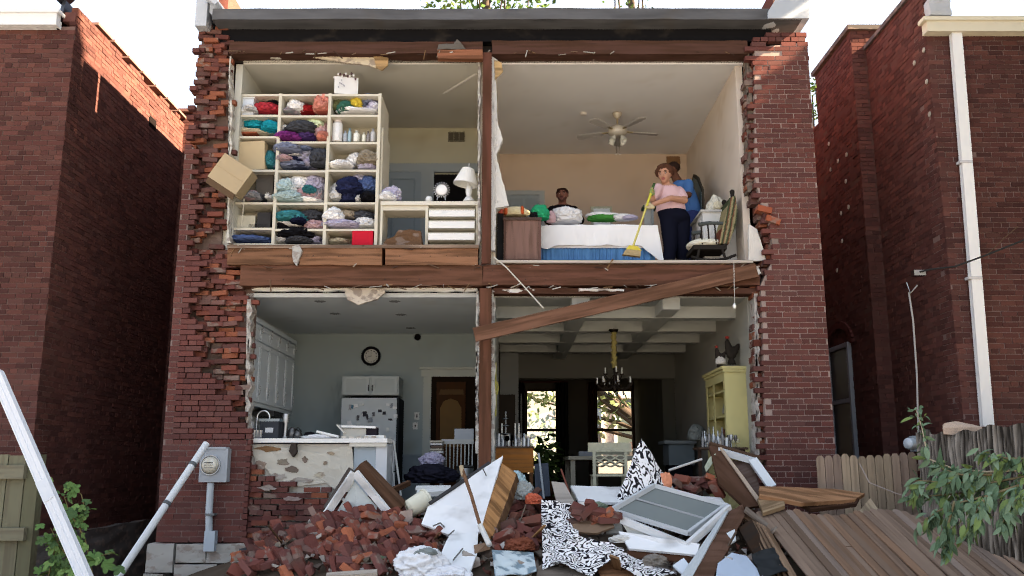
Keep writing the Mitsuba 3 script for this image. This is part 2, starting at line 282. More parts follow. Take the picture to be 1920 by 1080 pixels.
part(RBD, 'downspout', cat([bar(a, b, .09, .145, up=(1, 0, 0)), bar(a + (0, .0, .0), a + (0, -.02, .12), .1, .15, up=(1, 0, 0))]), (.74, .75, .76), 'clean')
for py in (518, 300): part(RBD, 'downspout_strap', pbox(1800 if py == 300 else 1816, py, 1824 if py == 300 else 1842, py + 5, -.125, -.02), (.5, .5, .52), 'clean')
for k, (px0, py0) in enumerate([(1556, 270), (1587, 290), (1572, 302), (1586, 340), (1591, 388), (1578, 400), (1580, 452), (1571, 507), (1559, 318), (1722, 94), (1702, 118), (1730, 214), (1727, 153)]):
    X0 = CX if px0 < 1650 else RX; Yw = np.interp(px0, *zip(*sorted((960 + F * X0 / ((np.array([X0, yy, S(px0, py0, 3.0)[2]]) - EYE) @ FW), yy) for yy in np.linspace(.1, 11, 60))))
    part(RBD, 'tie_plate', lathe([(0, .012), (.035, .012), (.04, 0)], 10).r((0, 1, 0), -90).t(X0 - .004, Yw, S(px0, py0, Yw)[2]), (.36, .34, .30))
def side_window(parent, X0, y0, y1, z0, z1, arch):
    f = part(parent, 'window', cat([box(X0 - .06, X0 + .02, y, y + .07, z0, z1) for y in (y0, y1 - .07)] + [box(X0 - .06, X0 + .02, y0, y1, z, z + .07) for z in (z0, (z0 + z1) / 2, z1 - .07)]), (.22, .24, .27), 'clean')
    part(f, 'pane', box(X0 - .03, X0 - .025, y0 + .07, y1 - .07, z0 + .07, z1 - .07), (.03, .035, .04), 'gloss')
    part(f, 'sill', box(X0 - .12, X0, y0 - .06, y1 + .06, z0 - .1, z0), (.28, .28, .27), 'stone')
    if arch: part(f, 'arch', cat([bar((X0 - .012, (y0 + y1) / 2 + (y1 - y0) * .6 * math.cos(t), z1 + .35 * math.sin(t)), (X0 - .012, (y0 + y1) / 2 + (y1 - y0) * .6 * math.cos(t + .17), z1 + .35 * math.sin(t + .17)), .05, .12) for t in np.arange(0, 3.1, .19)]), (.08, .03, .027), 'brick')
side_window(RBD, CX, 6.4, 7.4, 4.9, 6.6, True)
side_window(RBD, CX, 3.1, 4.1, 1.9, 3.9, True)
mt = thing('electric_meter', 'grey round electric meter on the right building beside the stump', 'electric meter')
p = S(1712, 832, -.06); part(mt, 'box', box(p[0] - .02, p[0] + .18, -.1, .0, p[2] - .10, p[2] + .1), (.28, .32, .36), 'clean'); part(mt, 'dial', lathe([(0, .12), (.06, .12), (.075, .09), (.075, 0)], 16).r((1, 0, 0), 90).r((0, 0, 1), -50).t(p[0] - .03, -.1, p[2]), (.4, .46, .52), 'gloss', True)
part(mt, 'conduit', tube([S(1722, 815, -.04), S(1719, 700, -.04), S(1712, 600, -.04), S(1704, 548, -.04)], .012, 6), (.34, .33, .33), 'clean')
cb = thing('utility_cable', 'thin dark cable and drop line running along the right building', 'cable')
part(cb, 'cable', tube([S(1716, 512, -.05), S(1745, 505, -.2), S(1790, 500, -.4), S(1850, 478, -.5), S(1925, 448, -.6)], .012, 6), (.03, .03, .03))
part(cb, 'bracket', pbox(1714, 506, 1736, 516, -.1, 0), (.33, .33, .33), 'metal')
part(cb, 'hook', tube([S(1700, 530, -.05), S(1707, 550, -.1), S(1720, 535, -.08)], .012, 6), (.33, .33, .33), 'metal')
part(cb, 'twig', tube([S(1850, 478, -.5), S(1890, 440, -.5), S(1908, 425, -.5)], .006, 5), (.09, .06, .04))

# ================================================================ the broken house: shell
H = thing('damaged_house', 'two storey brick house with its whole wall torn away and rooms open to view', 'house')
HL, HR, ZF1, ZC1, ZF2, ZC2, YB = -4.56, 4.22, 1.27, 4.13, 4.57, 7.58, 10.6
ZFC = 4.77                                                       # the dressing room floor lies higher than the bedroom's
inner = [(430, 60), (430, 100), (428, 250), (426, 330), (419, 400), (423, 465), (452, 500), (463, 540), (471, 560), (470, 700), (465, 780), (459, 820)]
INN = np.array([S(a, b)[[0, 2]] for a, b in inner])[::-1]
inx = lambda z: np.interp(z, INN[:, 1], INN[:, 0])
intact = [(366, 60), (366, 150), (373, 215), (366, 300), (374, 400), (372, 480), (370, 560), (374, 660), (420, 720), (448, 790), (462, 830)]
ITC = np.array([S(a, b)[[0, 2]] for a, b in intact])[::-1]
itx = lambda z: np.interp(z, ITC[:, 1], ITC[:, 0])
LPs = part(H, 'left_pier', cat([box(HL + .02, -4.06, .30, .5, 4.5, 8.3), box(HL + .02, -3.57, .30, .5, .0, 4.499)]), (.17, .12, .105), 'rough_plaster')
part(LPs, 'core', cat([box(HL + .004, -4.44, .008, .3, .9, 6.2), box(-4.44, -3.46, .008, .3, .9, 2.16)]), (.21, .155, .145), 'mortar')
_jag = {}
def left_pier(u, z):
    k = int(z / ROW); e = _jag.setdefault(k, RB.uniform(-.05, .04)) + .30 * (meshkit.fbm(np.array([3.0, 1.0, z * 2.6]), 3) - .55); e2 = _jag.setdefault(-k, RB.uniform(-.13, .03))
    if z < 2.15: return (0, False) if u < -3.42 + .1 * e else None
    if u < itx(z) + e: return (0, False)
    return None
def left_inner(u, z):
    k = int(z / ROW); e2 = _jag.setdefault(-k, RB.uniform(-.05, .03)) + .26 * (meshkit.fbm(np.array([1.0, 5.0, z * 3.2]), 3) - .55)
    if z < 2.2 or u > inx(z) + e2 * .8 or RB.rand() < .06: return None
    return (RB.uniform(0, .05) + (.09 if RB.rand() < .22 else 0) + .03, True)
wall_bricks(LPs, (0, 0, 0), 0, HL, -3.4, .88, 8.2, left_pier, 150, HOUSE_C)
wall_bricks(LPs, (0, .07, 0), 0, HL + .02, -3.3, 2.1, 8.15, left_inner, 0, HOUSE_C)
part(LPs, 'stone_footing', cat([roughen(subdiv(box(a, b, -.03 - .02 * (k % 2), .3, z0, z1), .12), .02, 6, k) for k, (a, b, z0, z1) in enumerate([(-4.66, -4.42, -.1, .5), (-4.64, -4.30, .52, .87), (-4.40, -3.72, -.1, .38), (-4.28, -3.74, .40, .62), (-4.28, -3.9, .64, .87), (-3.88, -3.3, .64, .87), (-3.7, -3.1, -.1, .62)])]), (.36, .35, .33), 'stone')
inr = [(1408, 60), (1409, 330), (1421, 380), (1437, 420), (1446, 480), (1437, 500), (1420, 535), (1424, 600), (1428, 760), (1432, 860), (1434, 960)]
INR = np.array([S(a, b)[[0, 2]] for a, b in inr])[::-1]
RP = part(H, 'right_pier', upright([(HR - .004, 0), (HR - .004, 7.78)] + [(INR[-1][0] + .045, 7.7)] + [(x + .045, z) for x, z in INR[::-1] if z < 7.7] + [(3.5, 0)], .008, .4), (.31, .24, .22), 'mortar')
def right_pier(u, z):
    e = _jag.setdefault(('r', int(z / ROW)), RB.uniform(-.02, .05)) * (2.2 if 4.3 < z < 5.6 else 1)
    return None if u < np.interp(z, INR[:, 1], INR[:, 0]) + e or (z > 7.6 and u < 3.9 and RB.rand() < .4) else (.0015 * RB.rand(), False)
wall_bricks(RP, (0, 0, 0), 0, 3.2, HR, .9, 7.98, right_pier, 150, HOUSE_C)
part(RP, 'broken_edge', cat([roughen(subdiv(box(x - .06, x + .05, .07 + .05 * RB.rand(), .3, z, z + ROW * 1.2), .08), .018, 9, int(z * 50)).col(np.array(RAW_C[RB.randint(5)]) * RB.uniform(.6, 1.1)) for z in np.arange(1.0, 7.6, .11) for x in [np.interp(z, INR[:, 1], INR[:, 0]) + RB.uniform(-.02, .05)]]), mat='rawbrick', kind='stuff')
for q in ((1448, 415, 20), (1432, 395, 14)): part(RP, 'loose_brick', roughen(box(-.1, .1, -.06, .1, -.03, .045), .01, 9).r((0, 1, 0), q[2]).t(S(q[0], q[1], -.0)), (.30, .09, .05), 'rawbrick')
part(H, 'side_wall', box(HL, HL + .3, .5, YB, 0, 8.9), (.15, .06, .05), 'mortar'); part(H, 'side_wall', box(HR - .3, HR, .5, YB, 0, 8.9), (.15, .06, .05), 'mortar')
part(H, 'roof', box(HL + .3, HR - .3, .3, YB, 8.12, 8.22), (.05, .05, .055))
part(H, 'parapet_flashing', cat([pbox(369, -60, 390, 48, -.05, .4), bar(S(392, 2, 0), S(416, 22, 0), .5, .06), roughen(subdiv(ppoly([(392, -10), (404, -6), (420, 14), (420, 30), (410, 34), (394, 24)], -.02, .3), .08), .02, 8)]), (.46, .50, .56), 'clean')
part(H, 'parapet_flashing', cat([ppoly([(1440, 22), (1462, -14), (1516, -60), (1518, 34), (1440, 34)], -.17, .55), ppoly([(1380, 24), (1452, 18), (1460, 34), (1380, 36)], -.05, .3)]), (.40, .445, .51), 'clean')
g = subdiv(pbox(398, 16, 1503, 36, -.14, .32), .12)
part(H, 'roof_edge', (lambda k: (setattr(k, 'c', np.array((.105, .109, .12)) * (.45 + 1.0 * meshkit.fbm(k.v * np.array((2.5, 9, 9)), 4)[:, None])), k)[1])(roughen(g, .014, 2.6)), mat='matte')
part(H, 'tar_board', roughen(subdiv(pbox(400, 35, 1445, 78, .16, .3), .2), .012, 4), (.012, .012, .014), 'matte')
part(H, 'tar_lip', roughen(subdiv(pbox(420, 33, 1445, 40, -.04, .2), .2), .015, 4), (.02, .02, .022), 'matte')
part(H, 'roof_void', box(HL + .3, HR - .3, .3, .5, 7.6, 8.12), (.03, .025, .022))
def beam(px0, py0, px1, py1, Y0, Y1, col, rough=.008, seed=0, mat='wood', name='beam'):
    g = pbox(px0, py0, px1, py1, Y0, Y1); g.uv = g.uv + seed * 1.31; return part(H, name, roughen(subdiv(g, .14), rough, 5, seed), col, mat)
beam(430, 78, 905, 100, .06, .3, (.085, .045, .036), .012, seed=1); beam(922, 76, 1402, 101, .05, .3, (.085, .045, .036), .012, seed=2); beam(820, 93, 905, 110, -.03, .07, (.28, .12, .07), .012, 3)
part(H, 'rubble_on_beam', roughen(subdiv(ppoly([(818, 92), (822, 84), (850, 82), (856, 74), (866, 82), (872, 92)], -.0, .12), .06), .02, 9), (.12, .11, .10))
part(H, 'stud', roughen(subdiv(pbox(904, 98, 921, 494, .02, .2), .2), .005, 4), (.12, .052, .038), 'wood'); part(H, 'stud', roughen(subdiv(pbox(898, 540, 921, 905, .03, .2), .2), .006, 4, 4), (.14, .065, .043), 'wood')
beam(426, 463, 552, 496, .0, .26, (.22, .115, .068), .012, 5, name='joist'); beam(562, 462, 716, 497, -.02, .26, (.26, .135, .078), .012, 6, name='joist'); beam(722, 464, 896, 497, .0, .26, (.28, .145, .085), .012, 7, name='joist')
part(H, 'hanging_plaster', roughen(subdiv(ppoly([(548, 462), (560, 460), (566, 470), (562, 484), (556, 498), (549, 490)], -.05, .05), .06), .02, 9), (.42, .42, .40), 'rough_plaster')
beam(450, 497, 905, 535, .03, .3, (.155, .075, .05), .014, 8); beam(905, 496, 1424, 535, .02, .3, (.14, .065, .046), .014, 9); beam(925, 540, 1422, 551, .1, .3, (.10, .05, .038), .01, 10)
part(H, 'floor_edge', roughen(subdiv(pbox(930, 487.5, 1412, 492.5, -.03, .3), .2), .005, 4), (.50, .45, .40), 'palewood')
part(H, 'floor_edge', roughen(subdiv(pbox(426, 459, 898, 465, -.03, .3), .2), .006, 4), (.30, .22, .17), 'wood')
fb = thing('fallen_joist', 'long brown joist hanging diagonally across the lower right opening', 'beam'); fa, fe = S(889, 628, -.22), S(1418, 507, -.05)
put(fb, bar(fa, fe, .07, .185, n=24, rough=.008), (.20, .105, .07), 'wood')
r = np.random.RandomState(12); Q = []
for py, x0, x1, n in ((99, 432, 1400, 34), (464, 426, 898, 22), (498, 450, 1420, 26), (537, 460, 1420, 50)):
    for k in range(n):
        p = S(r.uniform(x0, x1), py + r.uniform(-3, 4), r.uniform(-.03, .06)); d = np.array([r.normal() * .8, r.normal() * .3 - .2, r.normal() * .2]); d /= np.linalg.norm(d); l = r.uniform(.02, .09); Q.append(bar(p - d * l, p + d * l, r.uniform(.008, .022), r.uniform(.006, .014)).col(np.array([(.16, .10, .07), (.08, .05, .04), (.42, .39, .35), (.26, .16, .09), (.5, .48, .44)][r.randint(5)]) * r.uniform(.6, 1.1)))
part(H, 'splinters', cat(Q), mat='clean', kind='stuff')
Q = [tube([S(x, py, .02 - .08), S(x + r.uniform(-2, 2), py + r.uniform(-1, 1), -.05 - .03 * r.rand())], .006, 5) for py, x0, x1 in ((506, 460, 1400), (524, 460, 1400), (480, 430, 890)) for x in r.uniform(x0, x1, 16)]; part(H, 'nails', cat(Q), (.06, .045, .04), 'clean', kind='stuff')
# rooms
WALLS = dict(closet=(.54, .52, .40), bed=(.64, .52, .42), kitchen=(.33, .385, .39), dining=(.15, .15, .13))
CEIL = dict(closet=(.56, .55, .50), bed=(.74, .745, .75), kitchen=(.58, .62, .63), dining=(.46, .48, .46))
DC, DB, DK, DD = depth_at(240, ZC2), depth_at(289, ZC2), depth_at(626, ZC1), 6.2
PX0, PX1 = S(898, 300)[0], S(929, 300)[0]                        # the partition between left and right rooms
def mottle(x0, x1, y0, y1, z0, z1, c, seed=0, e=.2):
    g = subdiv(box(x0, x1, y0, y1, z0, z1), e); n = meshkit.fbm(g.v * 1.1 + seed, 4)[:, None]; m = np.clip(meshkit.fbm(g.v * 2.3 + 7 + seed, 4) - .60, 0, 1)[:, None]; g.c = np.array(c) * (.90 + .2 * n) * (1 - .8 * m * np.array((.7, .9, 1.2))); return g
def room(nm, x0, x1, y0, y1, z0, z1, floor_c):
    part(H, 'ceiling', mottle(x0, x1, y0, y1, z1, z1 + .06, CEIL[nm], 3), mat='plaster'); part(H, 'floor', box(x0, x1, y0, y1, z0 - .06, z0), floor_c, 'wood' if nm != 'kitchen' else 'clean')
    part(H, 'back_wall', mottle(x0, x1, y1, y1 + .1, z0, z1, WALLS[nm], 9), mat='plaster')
xl = S(432, 300)[0]; room('closet', xl, PX0, .3, DC, ZFC, ZC2, (.2, .12, .08)); part(H, 'room_wall', mottle(xl - .1, xl, .3, DC, ZFC, ZC2, (.55, .55, .5), 5), mat='plaster')
xr = S(1400, 300)[0]; room('bed', PX1, xr + .12, .3, DB, ZF2, ZC2, (.22, .13, .08)); part(H, 'room_wall', mottle(xr, xr + .1, .36, DB, ZF2, ZC2, (.64, .57, .50), 5), mat='plaster')
xk = S(468, 650, .5)[0]; xkw = xk - .31; room('kitchen', xkw, PX0, .3, DK, ZF1, ZC1, (.2, .2, .2)); part(H, 'room_wall', mottle(xkw - .1, xkw, .5, DK, ZF1, ZC1, (.48, .50, .50), 5), mat='plaster')
part(H, 'partition', box(PX0, PX1, .22, DB, ZF2, ZC2), (.60, .54, .44), 'plaster')
part(H, 'partition', box(PX0, PX1, .22, DK, ZF1, ZC1), (.40, .42, .40), 'plaster')
xd = S(1421, 700)[0]
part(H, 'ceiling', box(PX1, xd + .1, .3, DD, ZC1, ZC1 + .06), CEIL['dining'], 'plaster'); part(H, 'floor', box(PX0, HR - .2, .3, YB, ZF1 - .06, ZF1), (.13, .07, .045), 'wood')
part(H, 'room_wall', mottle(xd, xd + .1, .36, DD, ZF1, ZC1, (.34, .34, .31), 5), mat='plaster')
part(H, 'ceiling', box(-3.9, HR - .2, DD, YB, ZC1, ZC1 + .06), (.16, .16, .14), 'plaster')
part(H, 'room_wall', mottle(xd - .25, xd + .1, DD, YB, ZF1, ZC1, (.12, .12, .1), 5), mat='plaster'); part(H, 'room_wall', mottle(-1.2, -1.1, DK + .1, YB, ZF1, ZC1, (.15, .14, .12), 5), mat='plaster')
for q in ((600, 565), (740, 565), (628, 588), (752, 590), (770, 615)): part(H, 'ceiling_light', lathe([(0, -.006), (.07, -.006), (.085, 0), (0, 0)], 14).t(S(q[0], q[1], depth_at(q[1], ZC1))), (.20, .21, .21), 'clean')
# coffered dining room ceiling
for y in (1.15, 2.45, 3.75, 5.05): part(H, 'coffer_beam', box(PX1, xd, y - .13, y + .13, ZC1 - .17, ZC1 - .001), (.46, .48, .46), 'plaster')
for x in (.95, 2.2): part(H, 'coffer_beam', box(x - .12, x + .12, .32, DD, ZC1 - .165, ZC1 - .002), (.46, .48, .46), 'plaster')
part(H, 'header', box(PX1, xd, DD - .12, DD + .15, ZC1 - .55, ZC1 - .003), (.2, .2, .18), 'plaster')
cp = S(1316, 760, 4.9)[0]; part(H, 'column', cat([box(cp - .12, cp + .12, 4.8, 5.05, ZF1, ZC1 - .2), box(cp - .17, cp + .17, 4.75, 5.1, ZC1 - .32, ZC1 - .171)]), (.34, .31, .28), 'plaster')
# torn plaster at the edges of the rooms
def ragged(pts, Y, th, col, seed, mat='rough_plaster', amp=.012): return part(H, 'torn_plaster', roughen(subdiv(ppoly(pts, Y, th), .09), amp, 11, seed), col, mat)
def edge_line(p0, p1, w0, w1, n, seed, vert=False):
    r = np.random.RandomState(seed); t = np.linspace(0, 1, n); a = np.array(p0)[None] + (np.array(p1) - p0)[None] * t[:, None]; d = np.array([1, 0.]) if vert else np.array([0, 1.])
    return [tuple(q) for q in a] + [tuple(q + d * r.uniform(w0, w1)) for q in a[::-1]]
ragged(edge_line((432, 98), (900, 101), 4, 10, 26, 1), .2, .06, (.62, .60, .54), 1); ragged(edge_line((928, 100), (1400, 103), 2, 9, 26, 2), .2, .06, (.62, .60, .55), 2)
ragged([(560, 103), (640, 104), (700, 104), (728, 108), (727, 120), (716, 132), (706, 128), (690, 122), (650, 118), (610, 110)], .18, .04, (.60, .53, .40), 3)
ragged([(700, 104), (728, 108), (727, 122), (716, 132), (705, 126)], .15, .03, (.45, .30, .15), 4, 'wood')
ragged(edge_line((472, 538), (895, 539), 5, 9, 22, 5), .2, .08, (.72, .72, .68), 5, 'plaster', .004); ragged([(645, 540), (720, 540), (722, 548), (708, 560), (690, 565), (672, 571), (652, 562), (648, 552)], .15, .06, (.58, .52, .44), 6)
ragged(edge_line((896, 112), (896, 465), 2, 6, 20, 7, True), .15, .1, (.62, .60, .56), 7); ragged(edge_line((893, 545), (891, 850), 3, 8, 20, 8, True), .15, .1, (.60, .60, .57), 8)
ragged([(921, 105), (932, 112), (930, 150), (933, 230), (943, 262), (930, 290), (938, 320), (941, 335), (950, 365), (953, 385), (930, 390), (928, 470), (921, 470)], .12, .1, (.62, .615, .60), 9, 'plaster')
ragged([(926, 112), (941, 118), (943, 134), (928, 150)], .1, .015, (.52, .36, .18), 10, 'wood'); ragged(edge_line((921, 545), (921, 870), 3, 9, 24, 11, True), .15, .1, (.58, .58, .55), 11)
ragged(edge_line((1400, 100), (1402, 360), 4, 14, 24, 12, True), .1, .2, (.15, .125, .105), 12); ragged([(1404, 420), (1420, 430), (1432, 470), (1436, 487), (1420, 490), (1404, 488)], .12, .05, (.62, .60, .57), 13, 'plaster')
ragged(edge_line((1414, 550), (1420, 900), 4, 10, 24, 14, True), .08, .25, (.42, .40, .38), 14); ragged(edge_line((430, 105), (425, 455), 2, 8, 20, 15, True), .12, .16, (.55, .54, .50), 15)
ragged(edge_line((463, 560), (459, 830), 4, 12, 24, 16, True), .1, .18, (.45, .43, .40), 16); ragged(edge_line((922, 543), (1010, 541), 3, 8, 10, 17), .1, .05, (.7, .7, .68), 17); ragged(edge_line((1085, 541), (1170, 542), 2, 5, 8, 18), .08, .05, (.7, .7, .68), 18)
ragged([(1412, 500), (1422, 498), (1427, 512), (1416, 520)], .0, .06, (.6, .6, .58), 19)
# the torn wall under the kitchen window: brick below, plaster above
KWX, KWZ = np.array([S(a, b, .05)[[0, 2]] for a, b in ((455, 850), (485, 868), (500, 893), (530, 908), (560, 918), (600, 912), (640, 918), (665, 970))]).T
KW = part(H, 'low_wall', box(-3.45, -2.12, .2, .34, .5, 2.13), (.50, .48, .43), 'plaster')
wall_bricks(KW, (0, .02, 0), 0, -3.45, -2.35, .85, 2.1, lambda u, z: None if z > np.interp(u, KWX, KWZ) + .04 * math.sin(u * 23) else (.02 + RB.uniform(0, .03), RB.rand() < .45), 0, HOUSE_C)
part(KW, 'broken_plaster', roughen(subdiv(ppoly([(470, 834), (530, 838), (600, 850), (660, 833), (664, 920), (636, 925), (610, 905), (560, 912), (520, 905), (500, 880), (480, 870)], .17, .03), .08), .012, 9), (.52, .50, .44), 'plaster')
r = np.random.RandomState(33)
for k, (px, py, w, h, c) in enumerate([(505, 842, 60, 12, (.22, .13, .07)), (530, 866, 26, 16, (.24, .21, .17)), (545, 880, 34, 14, (.15, .12, .10)), (572, 862, 14, 14, (.16, .13, .10)), (520, 894, 40, 14, (.38, .35, .32)), (565, 900, 44, 10, (.35, .33, .30)), (610, 868, 10, 7, (.25, .2, .15)), (600, 890, 22, 10, (.42, .38, .3)), (488, 872, 26, 16, (.30, .24, .2)), (500, 915, 40, 12, (.30, .26, .24)), (545, 935, 50, 10, (.26, .2, .19)), (620, 850, 16, 6, (.35, .28, .2))]):
    th = np.linspace(0, 2 * np.pi, 15)[:-1]; rr = r.uniform(.55, 1.1, 14); part(KW, 'plaster_scab', roughen(subdiv(ppoly([(px + w / 2 * q * math.cos(t), py + h / 2 * q * math.sin(t)) for q, t in zip(rr, th)], .16 if py < 905 else .0, .02), .06), .014, 12, k), c, 'crust')
# back walls of the house with the street windows
wins = [(S(985, 800, YB)[0], S(1048, 800, YB)[0]), (S(1116, 800, YB)[0], S(1190, 800, YB)[0])]; zs, zt = S(960, 893, YB)[2], S(960, 728, YB)[2]
xs = [-4.3, wins[0][0], wins[0][1], wins[1][0], wins[1][1], 4.0]
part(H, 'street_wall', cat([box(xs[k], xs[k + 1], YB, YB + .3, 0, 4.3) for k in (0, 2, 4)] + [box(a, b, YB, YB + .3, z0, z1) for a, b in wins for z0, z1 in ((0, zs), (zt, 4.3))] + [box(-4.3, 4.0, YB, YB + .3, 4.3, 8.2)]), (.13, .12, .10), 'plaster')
for a, b in wins:
    zm = S(960, 806, YB)[2]; f = part(H, 'window', cat([box(a, a + .05, YB + .1, YB + .2, zs, zt), box(b - .05, b, YB + .1, YB + .2, zs, zt)] + [box(a, b, YB + .09, YB + .18, z - .03, z + .03) for z in (zs + .03, zm, zt - .03)]), (.10, .08, .06), 'clean')
    part(f, 'pane', box(a + .05, b - .05, YB + .13, YB + .135, zs, zt), mat='pane')
# ================================================================ trees, fences and what stands in the yard
def leaf_quads(P, size, seed, cols, stretch=1.8):
    r = np.random.RandomState(seed); n = len(P); a = r.normal(size=(n, 3)); a[:, 2] = a[:, 2] * .6 - .4; a /= np.linalg.norm(a, axis=1, keepdims=True); b = np.cross(a, r.normal(size=(n, 3))); b /= np.linalg.norm(b, axis=1, keepdims=True)
    s = size * r.uniform(.6, 1.3, (n, 1)); v = np.stack([P - a * s * stretch / 2, P + b * s / 2, P + a * s * stretch / 2, P - b * s / 2], 1).reshape(-1, 3); k = np.arange(n)[:, None] * 4
    c = np.repeat(np.asarray(cols)[r.randint(len(cols), size=n)] * r.uniform(.75, 1.25, (n, 1)), 4, 0); return G(v, np.vstack([k + [0, 1, 2], k + [0, 2, 3]]), None, c)
GREENS = [(.07, .12, .03), (.09, .15, .04), (.05, .09, .025), (.12, .17, .05)]
PALE = [(.20, .26, .12), (.26, .32, .16), (.14, .20, .08), (.32, .36, .24)]
def tree(label, base, h, crown, n, size, seed, keep=None, limbs=6, cols=None):
    t = thing('tree', label, 'tree'); r = np.random.RandomState(seed); (cx, cy, cz), (rx, ry, rz) = crown
    part(t, 'trunk', tube([base, np.array(base) + (.1, 0, h * .35), (cx, cy, cz)], [.32, .24, .12], 9), (.07, .055, .045), 'matte', True)
    L = []
    for k in range(limbs):
        e = np.array([cx, cy, cz]) + r.uniform(-.75, .75, 3) * (rx, ry, rz); s = np.array(base) + (0.05, 0, h * r.uniform(.3, .6)); m = (s + e) / 2 + r.normal(size=3) * .3; L.append(tube([s, m, e], [.11, .07, .02], 6))
    part(t, 'limbs', cat(L), (.07, .055, .045), 'matte', True, kind='stuff')
    C = np.array([cx, cy, cz]) + r.uniform(-1, 1, (60, 3)) * (rx, ry, rz) * .8; P = C[r.randint(60, size=n)] + r.normal(size=(n, 3)) * np.array([rx, ry, rz]) * .22
    e = 2
    if keep is not None: P, e = np.array([cx, cy, cz]) + r.uniform(-1, 1, (n, 3)) * (rx, ry, rz), 6
    P = P[(np.abs((P - (cx, cy, cz)) / (rx, ry, rz)) ** e).sum(1) < 1.05]
    if keep is not None: P = P[keep(P)]
    part(t, 'crown', leaf_quads(P, size, seed, cols or GREENS), mat='leaf', kind='stuff'); return t
def shade_keep(P):
    x0 = (P[:, 1] + .22 * P[:, 0]) / .22; z0 = P[:, 2] - .72 * (P[:, 0] - x0)       # where the leaf's shadow falls on the facade's plane
    return (P[:, 0] > 9.0) & (P[:, 1] < -.05) & (z0 < 8.25) & ~((x0 > 3.0) & (x0 < 4.5) & (z0 > 6.85 + 1.2 * (x0 - 3.7)))
tree('tall leafy tree beyond the right edge of the yard that shades the broken house', (11.8, -4.5, 0), 9, ((11.6, -5.6, 12.4), (2.6, 5.6, 9.2)), 40000, .30, 11, shade_keep, 9)
tree('green street tree seen through the right hand dining room window', (6.0, 17.5, 0), 5, ((1.9, 17.2, 4.9), (2.6, 2.0, 2.2)), 1500, .15, 12, None, 6, PALE)
tree('pale green shrub like tree filling the left hand dining room window', (-.6, 15.0, 0), 3, ((.6, 15.2, 2.0), (1.2, 1.2, 1.6)), 1700, .10, 13, None, 4, PALE)
tree('tree top just showing above the flat roof edge of the broken house', (-.9, 16.5, 0), 12, ((-.9, 16.5, 17.6), (2.6, 1.6, 1.6)), 900, .13, 14, None, 14)
tree('thin twigs of a tree top above the right end of the roof', (4.4, 18, 0), 12, ((4.3, 18, 18.4), (1.1, 1.0, 1.2)), 260, .10, 15, None, 12)
tree('small tuft of leaves seen in the gap beside the right chimney', (10.1, 15.5, 0), 10, ((10.0, 15.5, 13.6), (.7, .7, .9)), 260, .10, 16)
SH = thing('street_house', 'white house with green trees before it seen through the dining room windows', 'building')
part(SH, 'wall', box(-6, 9, 24, 30, 0, 7), (.42, .43, .42), 'clean'); part(SH, 'porch_roof', bar((2.3, 22.5, 2.3), (6.5, 22.5, 3.0), 2, .25), (.22, .07, .05), 'clean')
for wx in (2.5, 4.0):
    f = part(SH, 'window', cat([box(wx, wx + .12, 23.9, 24, 2.6, 4.6), box(wx + 1.0, wx + 1.12, 23.9, 24, 2.6, 4.6), box(wx, wx + 1.12, 23.88, 24, 2.5, 2.65), box(wx, wx + 1.12, 23.88, 24, 4.55, 4.7)]), (.75, .75, .73), 'clean'); part(f, 'pane', box(wx + .12, wx + 1, 23.95, 23.99, 2.65, 4.55), (.08, .12, .11), 'gloss')
# standing picket fence on the right
sf = thing('picket_fence', 'standing pale wood board fence between the right pier and the stump', 'fence'); r = np.random.RandomState(3); e = np.linspace(1533, 1722, 13)
part(sf, 'rail', bar(S(1533, 935, -.45), S(1740, 932, -.45), .04, .09), (.25, .19, .14), 'palewood'); part(sf, 'rail', bar(S(1533, 880, -.45), S(1740, 876, -.45), .04, .09), (.25, .19, .14), 'palewood')
for k in range(12):
    a, b = S(e[k], 900, -.5)[0], S(e[k + 1], 900, -.5)[0]; zt = S(960, 854 + r.uniform(-3, 3) - k * .3, -.5)[2]; w = b - a
    c = np.array([(.36, .28, .20), (.33, .245, .185), (.40, .31, .22), (.30, .22, .175)][r.randint(4)]) * r.uniform(.85, 1.1)
    q = extr([(a + .004, .3), (b - .004, .3), (b - .004, zt - .04), (b - .03, zt), (a + .03, zt), (a + .004, zt - .04)], .02); q = G(q.v[:, [0, 2, 1]] + (0, -.5 + .006 * r.rand(), 0), q.f[:, ::-1], q.v[:, [1, 0]] + k * 1.7); part(sf, 'board', q, c, 'palewood')
